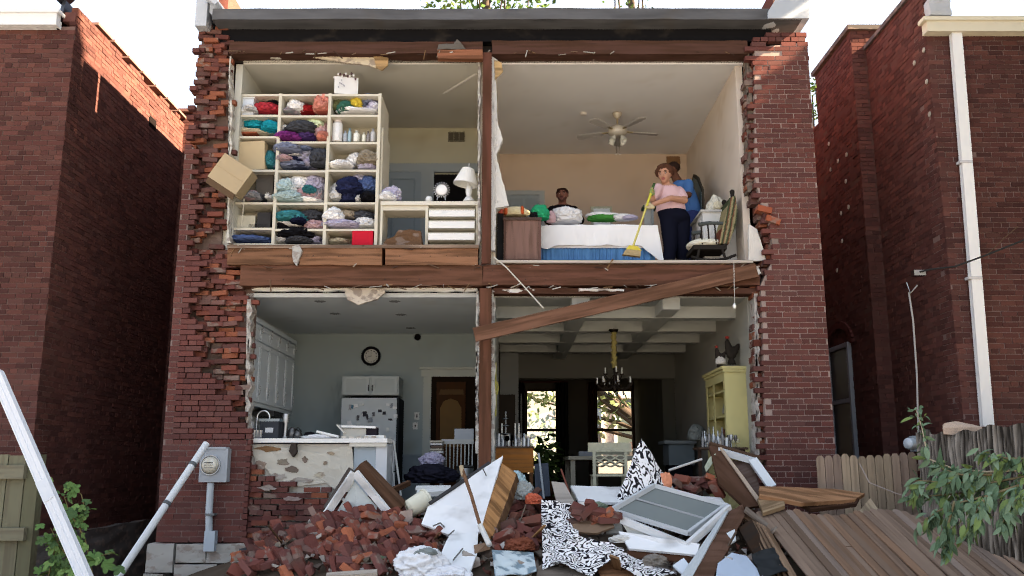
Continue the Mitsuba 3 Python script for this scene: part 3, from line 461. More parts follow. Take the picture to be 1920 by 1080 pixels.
# fallen fence panel
ff = thing('fallen_fence', 'collapsed wood fence panel lying slanted across the lower right corner', 'fence'); r = np.random.RandomState(4)
def slab(top, bot, across, th, col, seed, up):
    M, L = frame(top, bot, up); g = box(-L / 2, L / 2, -across / 2, across / 2, -th / 2, th / 2); w = across / 2
    g = extr([(-L / 2, -w + .03), (-L / 2 + .03, -w), (L / 2, -w), (L / 2, w), (-L / 2 + .03, w), (-L / 2, w - .03)], th).t(0, 0, -th / 2); g.uv = g.v[:, :2] + seed * 1.9; return g.m(M)
A0, A1, A2 = S(1416, 962, -1.35), S(1700, 964, -1.75), S(1960, 985, -2.2); D0 = S(1652, 1110, -3.25) - S(1506, 950, -1.5); N = 38
for k in range(N):
    t = (k + .5) / N; top = (A0 + (A1 - A0) * t / .52) if t < .52 else A1 + (A2 - A1) * (t - .52) / .48; L = 1.6 + .05 * r.rand() + .5 * t; wd = np.linalg.norm((A1 - A0) / .52 if t < .52 else (A2 - A1) / .48) / N
    up = np.cross(A2 - A0, D0); up /= -np.linalg.norm(up) if up[2] < 0 else np.linalg.norm(up); c = np.array([(.20, .14, .105), (.24, .175, .135), (.17, .12, .09), (.22, .14, .095), (.21, .165, .14)][r.randint(5)]) * r.uniform(.85, 1.15)
    sag = .03 * math.sin(k * .5) + .007 * r.randn(); s0 = top + up * sag - D0 * .04 * r.rand(); part(ff, 'board', slab(s0, s0 + D0 * L + up * .04 * r.randn(), wd * .965, .018, c, k, up), c, 'palewood')
part(ff, 'rail', bar(A0 + D0 * .35 - (0, 0, .05), A2 + D0 * .35 - (0, 0, .05), .09, .04), (.2, .13, .09), 'wood')
for k in range(5):
    a = S(1398 + k * 9, 968 + k * 5, -1.5 - .1 * k); b = S(1448 + k * 14, 1090 + k * 5, -2.6 - .1 * k); part(ff, 'board', bar(a, b, .10, .02, up=(.5, -.5, .7), seed=k), np.array((.21, .145, .10)) * (1 + .1 * k), 'wood')
single('utility_wire', tube([S(1612, 870, -1.0), S(1630, 905, -1.2), S(1680, 925, -1.3), S(1760, 950, -1.4)], .006, 5), (.35, .3, .28), 'clean', 'thin wire sagging in front of the board fence', 'wire')
# stump
st = thing('tree_stump', 'huge tree stump with deeply ridged grey bark and pale torn top', 'tree stump'); zt = S(1840, 800, -3.2)[2]; cs = np.array([6.12, -1.95]); nt, nz = 640, 30
th, zz = np.meshgrid(np.linspace(0, 2 * np.pi, nt, endpoint=False), np.linspace(-.2, zt, nz), indexing='ij'); q = np.stack([np.cos(th) * 9, np.sin(th) * 9, zz * 1.0], -1)
w = meshkit.fbm(q * .9, 2, 3) - .5; rid = np.abs(2 * meshkit.fbm(np.stack([np.cos(th + w * .10) * 70, np.sin(th + w * .10) * 70, zz * 1.5], -1), 3, 4) - 1); rr = 1.52 + .075 * rid + .12 * np.clip(.6 - zz, 0, 1)
rr = rr + .03 * (meshkit.noise(np.stack([np.cos(th) * 60, np.sin(th) * 60, zz * 6], -1), 8) - .5); v = np.stack([cs[0] + rr * np.cos(th), cs[1] + rr * np.sin(th), zz + (zz > zt - .01) * (.03 * np.sin(th * 7) + .02 * np.sin(th * 31))], -1).reshape(-1, 3)
i, j = np.meshgrid(np.arange(nt), np.arange(nz - 1), indexing='ij'); a = (i * nz + j).ravel(); b = (((i + 1) % nt) * nz + j).ravel(); cc = (np.array((.03, .026, .022)) + np.array((.30, .27, .24)) * (np.clip(rid * 2.4 - .12, 0, 1) * (.5 + .7 * meshkit.noise(q * 3, 9)))[..., None]).reshape(-1, 3)
part(st, 'bark', G(v, np.vstack([np.stack([a, b, b + 1], 1), np.stack([a, b + 1, a + 1], 1)]), None, cc), mat='bark')
part(st, 'cut_top', lathe([(1.48, zt - .03), (.9, zt), (0.001, zt + .02)], 60).t(cs[0], cs[1], 0), (.34, .27, .19), 'palewood')
q = np.array([S(x, y, Y) for x, y, Y in ((1768, 802, -2.35), (1772, 794, -2.3), (1792, 790, -2.2), (1816, 795, -2.2), (1842, 801, -2.3), (1768, 796, -1.9), (1792, 790, -1.8), (1838, 800, -1.8))]); q2 = q.copy(); q2[:, 2] = zt - .04
part(st, 'torn_edge', roughen(subdiv(hull(np.vstack([q, q2])), .06), .012, 9), (.55, .42, .33), 'palewood')
# fallen branch with big leaves
def leaf_mesh(L, W, bend, fold, lobes=0):
    u = np.linspace(0, 1, 6); w = W / 2 * np.sin(np.pi * np.clip(u, .02, .98)) ** .8; x = L * u; z = -bend * L * u ** 2
    v = np.vstack([np.stack([x, w, z + fold * w], 1), np.stack([x, 0 * u, z], 1), np.stack([x, -w, z + fold * w], 1)]); f = []
    for k in range(5): f += [[k, 6 + k, 7 + k], [k, 7 + k, k + 1], [6 + k, 12 + k, 13 + k], [6 + k, 13 + k, 7 + k]]
    return G(v, f)
LEAF = [mikit.ply((g.v, g.f), 'clean', smooth=True, color=np.tile(np.array(c), (len(g.v), 1))) for g in (leaf_mesh(.16, .06, .25, .3), leaf_mesh(.13, .055, .5, .2), leaf_mesh(.19, .065, .35, .4)) for c in ((.12, .18, .11), (.09, .145, .085), (.16, .23, .15), (.15, .21, .075))]
def put_leaf(parent, p, d, nrm, k, s=1.0, name='leaf', src=LEAF):
    d = d / np.linalg.norm(d); y = np.cross(nrm, d); y /= np.linalg.norm(y) + 1e-9; M = np.eye(4); M[:3, 0], M[:3, 1], M[:3, 2], M[:3, 3] = d * s, y * s, np.cross(d, y) * s, p; place(number(f'{parent}__{name}'), src[k % len(src)], M)
br = thing('fallen_branch', 'leafy green branch hanging over the collapsed fence at lower right', 'branch'); r = np.random.RandomState(8); nl = 0
stems = [[(1940, 880, -4.2), (1850, 885, -4.0), (1790, 880, -3.9), (1740, 860, -3.8), (1728, 800, -3.7), (1716, 764, -3.6)], [(1940, 890, -4.3), (1860, 905, -4.1), (1780, 905, -4.0), (1710, 900, -3.9)], [(1940, 900, -4.3), (1850, 930, -4.3), (1790, 945, -4.2), (1755, 960, -4.1), (1725, 985, -4.1)],
         [(1940, 860, -4.4), (1890, 860, -4.3), (1850, 850, -4.2)], [(1850, 930, -4.4), (1830, 960, -4.5), (1815, 1000, -4.5)], [(1790, 940, -4.3), (1776, 990, -4.35), (1770, 1030, -4.35)], [(1940, 920, -4.5), (1900, 940, -4.5), (1880, 980, -4.5)], [(1860, 890, -4.1), (1800, 890, -4.0), (1765, 878, -3.9)], [(1940, 905, -4.2), (1870, 915, -4.0), (1800, 925, -3.9), (1740, 930, -3.9), (1705, 925, -3.9)]]
for si, sx in enumerate(stems):
    P = np.array([S(*q) for q in sx]); t = np.linspace(0, 1, 26); C = np.stack([np.interp(t, np.linspace(0, 1, len(P)), P[:, k]) for k in range(3)], 1); part(br, 'stem', tube(C, np.linspace(.012, .004, 26), 5), (.20, .16, .09) if si else (.42, .36, .26), 'clean', True)
    for q, dirn in zip(C[1:], np.diff(C, axis=0)):
        for s in range(1 if (si == 0 and q[0] < 3.0) else 3):
            d = dirn / np.linalg.norm(dirn) * .5 + r.normal(size=3) * .5 + (0, -.25, -.75); n_ = r.normal(size=3) * .6 + (0, -.5, 1); put_leaf(br, q + r.normal(size=3) * .025, d, n_, r.randint(99), r.uniform(.4, .95) * (.65 if si == 0 and q[2] > 2.1 else 1)); nl += 1
# left side: old fence, downspout, conduit, meter, vine
of = thing('board_fence', 'weathered greenish grey board fence at the left edge', 'fence'); e = [-60, -25, 2, 36, 48]
for k in range(3): part(of, 'board', pbox(e[k] + 1, 850 + 2 * k, e[k + 1] - 1, 1130, -3.0, -2.97), np.array((.17, .165, .115)) * (1 + .12 * (k % 2)), 'palewood')
part(of, 'rail', pbox(-60, 872, 44, 898, -3.07, -3.005), (.20, .19, .14), 'palewood'); part(of, 'rail', pbox(-60, 990, 44, 1014, -3.07, -3.005), (.19, .18, .13), 'palewood'); part(of, 'post', pbox(37, 852, 62, 1130, -3.0, -2.88), (.13, .13, .085), 'palewood')
a, b = S(-6, 700, -3.9), S(164, 1092, -4.5); M, L = frame(a, b, (0, -1, 0)); g = cat([box(-L / 2, L / 2, -.05, .05, -.03, .03), box(-L / 2, L / 2, -.05, -.038, .03, .036), box(-L / 2, L / 2, -.006, .006, .03, .036), box(-L / 2, L / 2, .038, .05, .03, .036)]).m(M)
ds = thing('loose_downspout', 'white square downspout leaning diagonally at the lower left', 'downspout'); part(ds, 'pipe', g, (.66, .69, .74), 'clean'); part(ds, 'dent', roughen(box(.1, .3, -.052, .052, .031, .038), .004, 9).m(M), (.6, .64, .7), 'clean')
cd = thing('fallen_conduit', 'white round conduit pipe leaning from the electric meter down to the left', 'pipe'); a, b = S(387, 832, -.28), S(216, 1090, -1.5)
part(cd, 'pipe', tube([a, b], .045, 12), (.62, .65, .68), 'clean', True)
for t in (.16, .46): part(cd, 'collar', tube([a + (b - a) * t, a + (b - a) * (t + .022)], .05, 12), (.12, .13, .14), 'clean', True)
em = thing('electric_meter', 'grey metal electric meter box with round glass dial on the left pier', 'electric meter')
part(em, 'box', cat([pbox(374, 841, 426, 904, -.15, -.01), pbox(376, 838, 424, 842, -.16, -.01)]), (.36, .39, .43), 'clean'); c = S(395, 872, -.15)
part(em, 'dial_glass', lathe([(0, .09), (.07, .088), (.10, .06), (.115, .0)], 20).r((1, 0, 0), 90).t(c), (.60, .58, .50), 'gloss', True); part(em, 'dial_ring', lathe([(.115, .03), (.128, .03), (.128, 0), (.115, 0)], 20).r((1, 0, 0), 90).t(c), (.45, .47, .5), 'metal')
for k in range(3): part(em, 'display', box(c[0] - .055, c[0] + .055, -.245, -.238, c[2] + .025 - k * .03, c[2] + .035 - k * .03), (.06, .06, .06) if k == 0 else (.35, .34, .3), 'clean')
part(em, 'conduit', tube([S(395, 905, -.08), S(392, 960, -.08), S(392, 1000, -.08)], .045, 10), (.45, .50, .55), 'clean', True); part(em, 'conduit_box', pbox(382, 996, 402, 1034, -.14, -.02), (.40, .46, .53), 'clean'); part(em, 'strap', pbox(384, 963, 401, 967, -.14, -.01), (.15, .16, .17), 'clean')
vi = thing('climbing_vine', 'green vine with lobed leaves growing beside the leaning white downspout', 'vine'); r = np.random.RandomState(21)
def lobed(L):
    th = np.linspace(0, 2 * np.pi, 31)[:-1]; rr = L * (.55 + .45 * np.abs(np.cos(th * 2.5))) * (.8 + .3 * np.cos(th)); v = np.vstack([[0, 0, 0], np.stack([rr * np.cos(th) + L * .5, rr * np.sin(th), -.25 * rr ** 2 / L + .1 * np.abs(rr * np.sin(th))], 1)]); n = 30; return G(v, [[0, 1 + k, 1 + (k + 1) % n] for k in range(n)])
VL = [mikit.ply((g.v, g.f), 'clean', color=np.tile(np.array(c), (len(g.v), 1))) for g in (lobed(.06), lobed(.08)) for c in ((.10, .18, .06), (.15, .24, .08), (.07, .12, .05))]
for sx in ([(175, 1085, -3.4), (160, 1010, -3.4), (130, 960, -3.4), (120, 930, -3.4)], [(150, 1080, -3.3), (110, 1020, -3.3), (95, 990, -3.3)], [(120, 1085, -3.5), (160, 1050, -3.5), (215, 1035, -3.5)], [(60, 1090, -3.2), (110, 1060, -3.2), (150, 1060, -3.2)], [(150, 1000, -3.3), (160, 960, -3.3), (152, 925, -3.3), (124, 905, -3.3)], [(90, 1085, -3.3), (100, 1040, -3.3), (112, 1000, -3.3)]):
    P = np.array([S(*q) for q in sx]); t = np.linspace(0, 1, 12); C = np.stack([np.interp(t, np.linspace(0, 1, len(P)), P[:, k]) for k in range(3)], 1); part(vi, 'stem', tube(C, np.linspace(.008, .003, 12), 5), (.16, .13, .06), 'clean', True)
    for q in C[1:]:
        for s in range(2): put_leaf(vi, q + r.normal(size=3) * .05, r.normal(size=3) + (0, -.4, -.5), r.normal(size=3) * .5 + (0, -1, .6), r.randint(99), r.uniform(.6, 1.1), src=VL)
P = np.stack([r.uniform(-5.9, -4.9, 500), r.uniform(-4.0, -2.6, 500), r.uniform(.0, .55, 500) ** 1.3], 1); single('ground_weeds', leaf_quads(P, .05, 5, GREENS, 3), (.1, .1, .1), 'leaf', 'low green weeds below the leaning white downspout', 'weeds', kind='stuff')
# ================================================================ upstairs left: the dressing room
CRM = (.62, .59, .50)
su = thing('shelf_unit', 'tall cream open shelf unit of three columns stuffed with clothes', 'shelf unit'); YS, YD = .34, .80
colx = {0: [(432, 178), (425, 462)], 1: [(527, 178), (510, 462)], 2: [(621, 178), (605, 462)], 3: [(714, 178), (702, 462)]}
def cx(i, py): (a, b), (c, d) = colx[i]; return a + (c - a) * (py - b) / (d - b)
zz = lambda py: S(960, py, YS)[2]
XC = [float(np.mean([S(cx(i, py), py, YS)[0] for py in (178, 462)])) for i in range(4)]
for i in range(4): part(su, 'upright', box(XC[i] - .022, XC[i] + .022, YS, YD + (.0 if i < 3 else .35), ZFC, zz(175)), CRM, 'clean')
rows = [[178, 217, 257, 320, 381, 429, 458], [178, 218, 267, 321, 382, 431, 460], [178, 217, 268, 320, 381, 431, 461]]
for c in range(3):
    for k, py in enumerate(rows[c]):
        part(su, 'shelf', box(XC[c] + .022, XC[c + 1] - .022, YS + .004, YD, zz(py) - .016, zz(py) + .016), CRM, 'clean')
part(su, 'back_panel', box(XC[0], XC[3], YD, YD + .012, ZFC, zz(178)), (.50, .47, .38), 'clean')
part(su, 'side_panel', box(XC[3] + .024, XC[3] + .05, YS + .1, YD + .35, ZFC, zz(235)), (.6, .57, .48), 'clean')
lc = thing('low_cabinet', 'low cream cabinet with open bay and three drawers beside the shelf unit', 'cabinet'); xa, xb, xm = XC[3] + .06, S(896, 420, YS)[0], S(800, 420, YS)[0]
part(lc, 'top', box(xa, xb, YS - .02, YD + .1, zz(385) - .0, zz(378)), (.66, .63, .55), 'clean'); part(lc, 'side', box(xa, xa + .03, YS, YD, ZFC, zz(385)), CRM, 'clean'); part(lc, 'side', box(xb - .03, xb, YS, YD, ZFC, zz(385)), CRM, 'clean'); part(lc, 'divider', box(xm - .02, xm + .02, YS, YD, ZFC, zz(385)), CRM, 'clean')
part(lc, 'rail', box(xa + .03, xm - .02, YS + .01, YS + .4, zz(394), zz(385)), CRM, 'clean'); part(lc, 'base', box(xm, xb, YS + .01, YD, ZFC, zz(458)), CRM, 'clean')
for k, (a, b) in enumerate(((392, 411), (414, 434), (437, 457))):
    d = part(lc, 'drawer', box(xm + .03, xb - .04, YS - .01 - .03 * k, YD, zz(b) + .03, zz(a) - .012), (.64, .62, .55), 'clean'); part(d, 'front', roughen(subdiv(box(xm + .035, xb - .045, YS - .045 - .03 * k, YS - .012 - .03 * k, zz(b) + .03, zz(a) - .035), .3), .004, 4), (.74, .74, .72), 'gloss')
    part(d, 'rail', box(xm + .03, xb - .04, YS - .012, YS - .008 + .01, zz(a) - .012, zz(a) + .004), (.4, .37, .3), 'clean')
COLN = dict(red=(.42, .03, .035), crimson=(.50, .05, .07), orange=(.55, .15, .10), turquoise=(.02, .33, .45), teal=(.05, .22, .26), navy=(.018, .022, .06), black=(.012, .012, .015), white=(.74, .75, .78), grey=(.28, .29, .33), lavender=(.45, .43, .58), purple=(.16, .03, .17), violet=(.10, .06, .22), pink=(.55, .38, .42), olive=(.12, .13, .06), green=(.05, .16, .12), yellow=(.60, .47, .06), mint=(.48, .56, .40), cream=(.62, .57, .45), blue=(.09, .14, .32), denim=(.14, .18, .30), brown=(.14, .08, .05), salmon=(.50, .20, .16), aqua=(.42, .55, .58), charcoal=(.06, .065, .08), beige=(.42, .36, .28), slate=(.20, .23, .34))
CN, RN = ['left column', 'middle column', 'right column'], ['top', 'second', 'third', 'fourth', 'fifth', 'bottom']
_seen = {}
def garment(px, py, w, h, col, c, r_, seed, what='crumpled {} garment', Y=None):
    Yg = YS + .2 + .10 * math.sin(seed * 2.1) if Y is None else Y; m = mpp(px, py, Yg); p = S(px, py, Yg); g = crumple(p, (w * m / 2 * 1.08, .15 if Y is None else .12, h * m / 2 * 1.25), seed, 4, .5, 2.4)
    rr = np.random.RandomState(seed); cc = np.array(COLN[col]); n = (.6 * meshkit.fbm(g.v * 5 + seed, 2) + .4 * meshkit.fbm(g.v * 24 + seed, 2))[:, None]; alt = np.array(COLN[rr.choice(['white', 'lavender', 'navy', 'grey', 'pink'])]) if col in ('lavender', 'aqua', 'pink', 'grey', 'slate') else cc * (.55 if seed % 2 else 1.5)
    g.c = np.where(n > .56, alt * .8 + cc * .2, cc) * (.92 + .16 * rr.rand())
    lab = what.format(col) + (f' on the {RN[r_]} shelf of the {CN[c]}' if c is not None else ''); k = single('garment', g, None, 'cloth', lab, 'clothing', True)
    _seen.setdefault(lab, []).append((px, k)); return k
GAR = [  # px, py, w, h, colour, column, row
    (502, 207, 46, 18, 'crimson', 0, 0), (515, 200, 24, 16, 'black', 0, 0), (470, 208, 22, 14, 'white', 0, 0), (556, 203, 28, 22, 'white', 1, 0), (572, 209, 34, 16, 'red', 1, 0), (605, 199, 28, 30, 'salmon', 1, 0), (545, 212, 24, 10, 'grey', 1, 0), (634, 203, 28, 26, 'olive', 2, 0), (648, 206, 26, 22, 'green', 2, 0), (668, 200, 22, 20, 'yellow', 2, 0), (692, 197, 34, 28, 'slate', 2, 0), (670, 211, 60, 10, 'white', 2, 0), (702, 206, 24, 18, 'lavender', 2, 0),
    (478, 236, 44, 20, 'turquoise', 0, 1), (508, 240, 30, 18, 'turquoise', 0, 1), (470, 250, 60, 9, 'cream', 0, 1), (500, 252, 40, 8, 'aqua', 0, 1), (540, 259, 40, 15, 'purple', 1, 1), (573, 259, 34, 13, 'violet', 1, 1), (538, 246, 26, 12, 'white', 1, 1), (565, 242, 44, 20, 'charcoal', 1, 1), (588, 237, 34, 16, 'mint', 1, 1), (603, 250, 30, 26, 'pink', 1, 1), (608, 259, 22, 14, 'salmon', 1, 1),
    (508, 305, 22, 30, 'teal', 0, 2), (500, 312, 20, 16, 'denim', 0, 2), (540, 281, 44, 18, 'slate', 1, 2), (568, 280, 34, 12, 'denim', 1, 2), (555, 293, 28, 12, 'white', 1, 2), (534, 300, 26, 12, 'pink', 1, 2), (548, 303, 34, 12, 'navy', 1, 2), (575, 297, 46, 20, 'grey', 1, 2), (600, 300, 30, 34, 'charcoal', 1, 2), (548, 312, 56, 14, 'slate', 1, 2), (583, 308, 22, 20, 'lavender', 1, 2),
    (640, 311, 36, 14, 'white', 2, 2), (645, 313, 22, 14, 'navy', 2, 2), (668, 304, 32, 22, 'white', 2, 2), (692, 300, 34, 24, 'beige', 2, 2), (690, 314, 30, 18, 'lavender', 2, 2), (680, 312, 20, 16, 'cream', 2, 2),
    (474, 369, 26, 14, 'grey', 0, 3), (486, 372, 28, 10, 'charcoal', 0, 3), (506, 372, 16, 13, 'white', 0, 3), (536, 352, 34, 24, 'aqua', 1, 3), (562, 348, 34, 26, 'white', 1, 3), (590, 348, 34, 30, 'lavender', 1, 3), (540, 372, 44, 20, 'aqua', 1, 3), (575, 366, 34, 20, 'pink', 1, 3), (597, 370, 26, 22, 'grey', 1, 3), (580, 358, 20, 14, 'teal', 1, 3), (570, 378, 60, 10, 'white', 1, 3),
    (632, 366, 30, 32, 'white', 2, 3), (655, 352, 40, 28, 'navy', 2, 3), (688, 350, 34, 28, 'blue', 2, 3), (660, 372, 34, 24, 'navy', 2, 3), (690, 373, 24, 18, 'black', 2, 3), (676, 376, 16, 12, 'white', 2, 3), (675, 335, 22, 22, 'lavender', 2, 3),
    (545, 408, 50, 18, 'teal', 1, 4), (585, 408, 40, 20, 'charcoal', 1, 4), (540, 421, 46, 16, 'white', 1, 4), (560, 415, 26, 12, 'navy', 1, 4), (592, 425, 34, 18, 'pink', 1, 4), (528, 428, 26, 18, 'black', 1, 4), (626, 407, 34, 24, 'white', 2, 4), (650, 406, 34, 16, 'beige', 2, 4), (682, 408, 36, 18, 'charcoal', 2, 4), (640, 423, 56, 14, 'lavender', 2, 4), (685, 421, 40, 18, 'white', 2, 4), (660, 426, 40, 10, 'white', 2, 4),
    (465, 450, 70, 12, 'blue', 0, 5), (490, 452, 40, 10, 'navy', 0, 5), (448, 452, 30, 9, 'denim', 0, 5), (555, 440, 60, 18, 'black', 1, 5), (530, 452, 36, 13, 'white', 1, 5), (590, 453, 30, 13, 'lavender', 1, 5), (560, 452, 40, 12, 'charcoal', 1, 5), (636, 454, 34, 9, 'cream', 2, 5)]
for k, g in enumerate(GAR): garment(*g, seed=k + 3)
for lab, ks in _seen.items():
    if len(ks) > 1:
        for i, (px, k) in enumerate(sorted(ks)): labels[k]['label'] = lab + (', further left' if i == 0 else ', further right' if i == len(ks) - 1 else ', between two others')
garment(733, 367, 34, 24, 'lavender', None, 0, 201, 'crumpled pale {} cloth on the low cabinet top beside the shelf unit', Y=YS + .2); garment(727, 371, 28, 16, 'white', None, 0, 202, 'crumpled {} cloth on the low cabinet top beside the shelf unit', Y=YS + .12)
# boxes, bottles and other things on the shelves
def carton(px0, py0, px1, py1, col, label, name='box', cat_='box', Y=YS + .08, d=.2, mat='clean', rot=0, axis=(0, 0, 1)):
    g = pbox(px0, py0, px1, py1, Y, Y + d)
    if rot: g = g.r(axis, rot, g.v.mean(0))
    return single(name, g, col, mat, label, cat_)
sb = thing('storage_box', 'clear blue white plastic storage box on the top shelf of the left column', 'storage box'); part(sb, 'body', pbox(447, 184, 475, 216, YS + .05, YS + .3), (.62, .68, .76), 'gloss'); part(sb, 'lid', pbox(444, 179, 478, 184, YS + .03, YS + .32), (.70, .74, .78), 'gloss'); part(sb, 'contents', crumple(S(461, 207, YS + .06), (.08, .05, .06), 9, 3), (.7, .72, .76), 'clean', True)
wb = thing('gift_box', 'white box with dark specks standing on top of the shelf unit', 'box'); part(wb, 'body', pbox(624, 144, 668, 176, YS + .03, YS + .28).r((0, 0, 1), 12, S(646, 160, YS + .15)), (.76, .77, .79), 'clean'); r = np.random.RandomState(2)
for k in range(12): part(wb, 'rim_scallop', ico(S(627 + k * 3.6, 141 + 3 * math.sin(k * 1.9) + (4 if k in (0, 11) else 0), YS + .02 + .015 * math.sin(k)), (.016, .012, .022), 1), (.10, .06, .07) if k % 2 else (.7, .7, .72), 'clean')
for k in range(6): part(wb, 'speck', box(*(lambda q: (q[0] - .008, q[0] + .008, YS - .02, YS - .004, q[2] - .008, q[2] + .008))(S(r.uniform(630, 655), r.uniform(150, 172), YS)), ), (.35, .36, .42), 'clean')
carton(605 - 12, 188, 618, 208, (.42, .12, .09), 'woven salmon red box on the top shelf of the middle column', Y=YS + .05)
carton(440, 241, 481, 250, (.30, .09, .05), 'flat reddish brown box on the second shelf of the left column', rot=-3, axis=(0, 1, 0))
carton(660, 433, 699, 459, (.52, .02, .04), 'bright red box at the right end of the bottom shelf', Y=YS - .02)
carton(440, 268 - 3, 496, 318, (.50, .40, .25), 'upright tan cardboard box in the third shelf of the left column', Y=YS + .02, rot=-3, axis=(0, 1, 0))
tb = thing('cardboard_box', 'tan cardboard box tipping out over the broken left wall', 'box'); c = S(437, 332, .05); g = box(-.23, .23, -.18, .18, -.20, .20); g = g.r((0, 0, 1), 6).r((0, 1, 0), 33).t(c)
part(tb, 'body', g, (.43, .345, .225), 'clean'); part(tb, 'seam', box(-.232, .232, -.184, -.181, -.003, .003).r((0, 0, 1), 6).r((0, 1, 0), 33).t(c), (.40, .31, .19), 'clean'); part(tb, 'flap', box(-.22, .22, -.18, -.17, -.30, -.20).r((1, 0, 0), 35, (0, -.18, -.2)).r((0, 0, 1), 6).r((0, 1, 0), 33).t(c), (.13, .09, .06), 'clean')
single('pale_cord', tube([S(458, 372, .1), S(456, 395, .1), S(453, 425, .1)], .006, 5), (.5, .46, .38), 'clean', 'pale cord hanging below the tipping cardboard box', 'cord')
for l, q, c in (('cream box lying in the fifth shelf of the left column', (442, 404, 478, 428), (.55, .53, .44)), ('dark grey box on the fifth shelf of the left column', (482, 398, 507, 428), (.05, .05, .055)), ('dark cloth bin on the fourth shelf of the left column', (472 + 8, 328, 512, 366), (.10, .09, .08)), ('black handbag on the fifth shelf edge of the left column', (466, 420, 500, 429), (.02, .02, .022))): carton(*q, c, l, Y=YS + .14)
bj = thing('bottle', 'tall white bottle with rounded cap on the second shelf of the right column', 'bottle'); p = S(632, 266, YS + .15); part(bj, 'body', lathe([(0, 0), (.075, 0), (.078, .26), (.06, .29), (.0, .29)], 14).t(p), (.74, .75, .78), 'gloss', True); part(bj, 'cap', lathe([(0, .285), (.058, .285), (.06, .32), (.03, .345), (0, .35)], 14).t(p), (.68, .62, .64), 'gloss', True)
for k, (px, h, w, c, l) in enumerate([(647, .17, .032, (.30, .34, .4), 'grey'), (655, .21, .028, (.28, .42, .5), 'pale blue'), (668, .17, .045, (.72, .73, .68), 'white'), (682, .14, .03, (.70, .70, .60), 'cream'), (690, .16, .026, (.15, .13, .13), 'dark'), (699, .2, .04, (.45, .45, .47), 'silver')]):
    p = S(px, 266, YS + .14 + .02 * (k % 2)); b = thing('bottle', f'small {l} bottle in the row on the second shelf of the right column', 'bottle'); part(b, 'body', lathe([(0, 0), (w, 0), (w, h * .7), (w * .5, h * .8), (w * .45, h * .86), (0, h * .86)], 10).t(p), c, 'gloss', True); part(b, 'cap', lathe([(0, h * .85), (w * .5, h * .85), (w * .5, h), (0, h)], 10).t(p), np.array(c) * .6, 'clean')
# on the low cabinet: clock, lamp, jar
mc = thing('table_clock', 'round silver sunburst table clock on the low cabinet before the dark opening', 'clock'); c = S(828, 356, YS + .16); R = .105
part(mc, 'face', lathe([(0, .02), (R * .75, .015), (R * .8, 0)][::-1], 24).r((1, 0, 0), 90).t(c), (.80, .80, .80), 'gloss', True); part(mc, 'rim', lathe([(R * .8, 0), (R * .95, .0), (R * .95, .02), (R * .82, .03)], 24).r((1, 0, 0), 90).t(c), (.6, .6, .6), 'metal', True)
for k in range(20): a = k * math.pi / 10; part(mc, 'ray', tube([c + R * .93 * np.array([math.cos(a), 0, math.sin(a)]), c + R * 1.15 * np.array([math.cos(a), 0, math.sin(a)])], [.009, .004], 5), (.65, .65, .66), 'metal')
part(mc, 'foot', cat([tube([c + (-.05, 0, -.09), c + (-.06, -.03, -.165)], .008, 6), tube([c + (.05, 0, -.09), c + (.06, -.03, -.165)], .008, 6)]), (.6, .6, .62), 'metal')
single('glass_jar', lathe([(0, 0), (.045, 0), (.05, .06), (.035, .09), (0, .09)], 12).t(S(804, 380, YS + .12)), (.62, .64, .66), 'gloss', 'small pale jar left of the silver clock', 'jar', True)
lp = thing('table_lamp', 'white table lamp with tilted shade at the right end of the low cabinet', 'table lamp'); p = S(879, 380, YS + .2)
part(lp, 'base', lathe([(0, 0), (.085, 0), (.085, .03), (.06, .06), (.055, .075), (.035, .09), (.045, .14), (.05, .19), (.04, .24), (.025, .27), (0, .28)], 16).t(p), (.72, .73, .74), 'gloss', True)
part(lp, 'shade', lathe([(.185, 0), (.09, .24), (.084, .24), (.178, 0)], 24).r((0, 1, 0), 9).t(p + (-.05, 0, .27)), (.78, .78, .76), 'clean', True); part(lp, 'finial', tube([p + (-.0, 0, .48), p + (.0, 0, .60)], [.012, .006], 6), (.6, .6, .6), 'metal')
# fallen plaster lump in the open bay
single('rubble_lump', roughen(subdiv(ppoly([(718, 460), (724, 450), (738, 444), (748, 432), (768, 430), (788, 434), (791, 462)], YS - .12, .3), .07), .03, 7), (.13, .075, .045), 'crust', 'brown lump of broken plaster lying in the open bay of the low cabinet', 'debris')
# back wall of the dressing room
bd = part(H, 'door', pbox(722, 322, 788, 520, DC - .05, DC - .004), (.30, .36, .41), 'clean', label='blue grey panelled door in the dressing room')
for q in ((732, 334, 778, 380), (732, 392, 778, 470)): part(bd, 'panel', cat([pbox(q[0], q[1], q[2], q[1] + 3, DC - .065, DC - .051), pbox(q[0], q[3] - 3, q[2], q[3], DC - .065, DC - .051), pbox(q[0], q[1] + 3, q[0] + 3, q[3] - 3, DC - .065, DC - .051), pbox(q[2] - 3, q[1] + 3, q[2], q[3] - 3, DC - .065, DC - .051)]), (.25, .31, .36), 'clean')
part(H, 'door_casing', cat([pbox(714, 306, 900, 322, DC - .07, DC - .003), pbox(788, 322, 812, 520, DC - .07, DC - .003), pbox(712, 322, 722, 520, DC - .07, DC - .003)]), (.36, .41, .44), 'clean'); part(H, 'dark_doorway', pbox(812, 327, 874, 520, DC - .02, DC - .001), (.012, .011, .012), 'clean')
vn = part(H, 'vent', pbox(840, 247, 871, 265, DC - .03, DC - .002), (.20, .19, .15), 'clean')
for k in range(3): part(vn, 'louvre', pbox(842 + k * 10, 249, 850 + k * 10, 263, DC - .04, DC - .031), (.10, .09, .07), 'clean')
part(H, 'ceiling_crack', roughen(subdiv(bar(np.array([S(832, 170, 0)[0] * 1.12, 1.35, ZC2 - .004]), np.array([S(893, 128, 0)[0] * 1.05, .62, ZC2 - .004]), .035, .012), .1), .008, 9), (.7, .69, .66), 'clean')

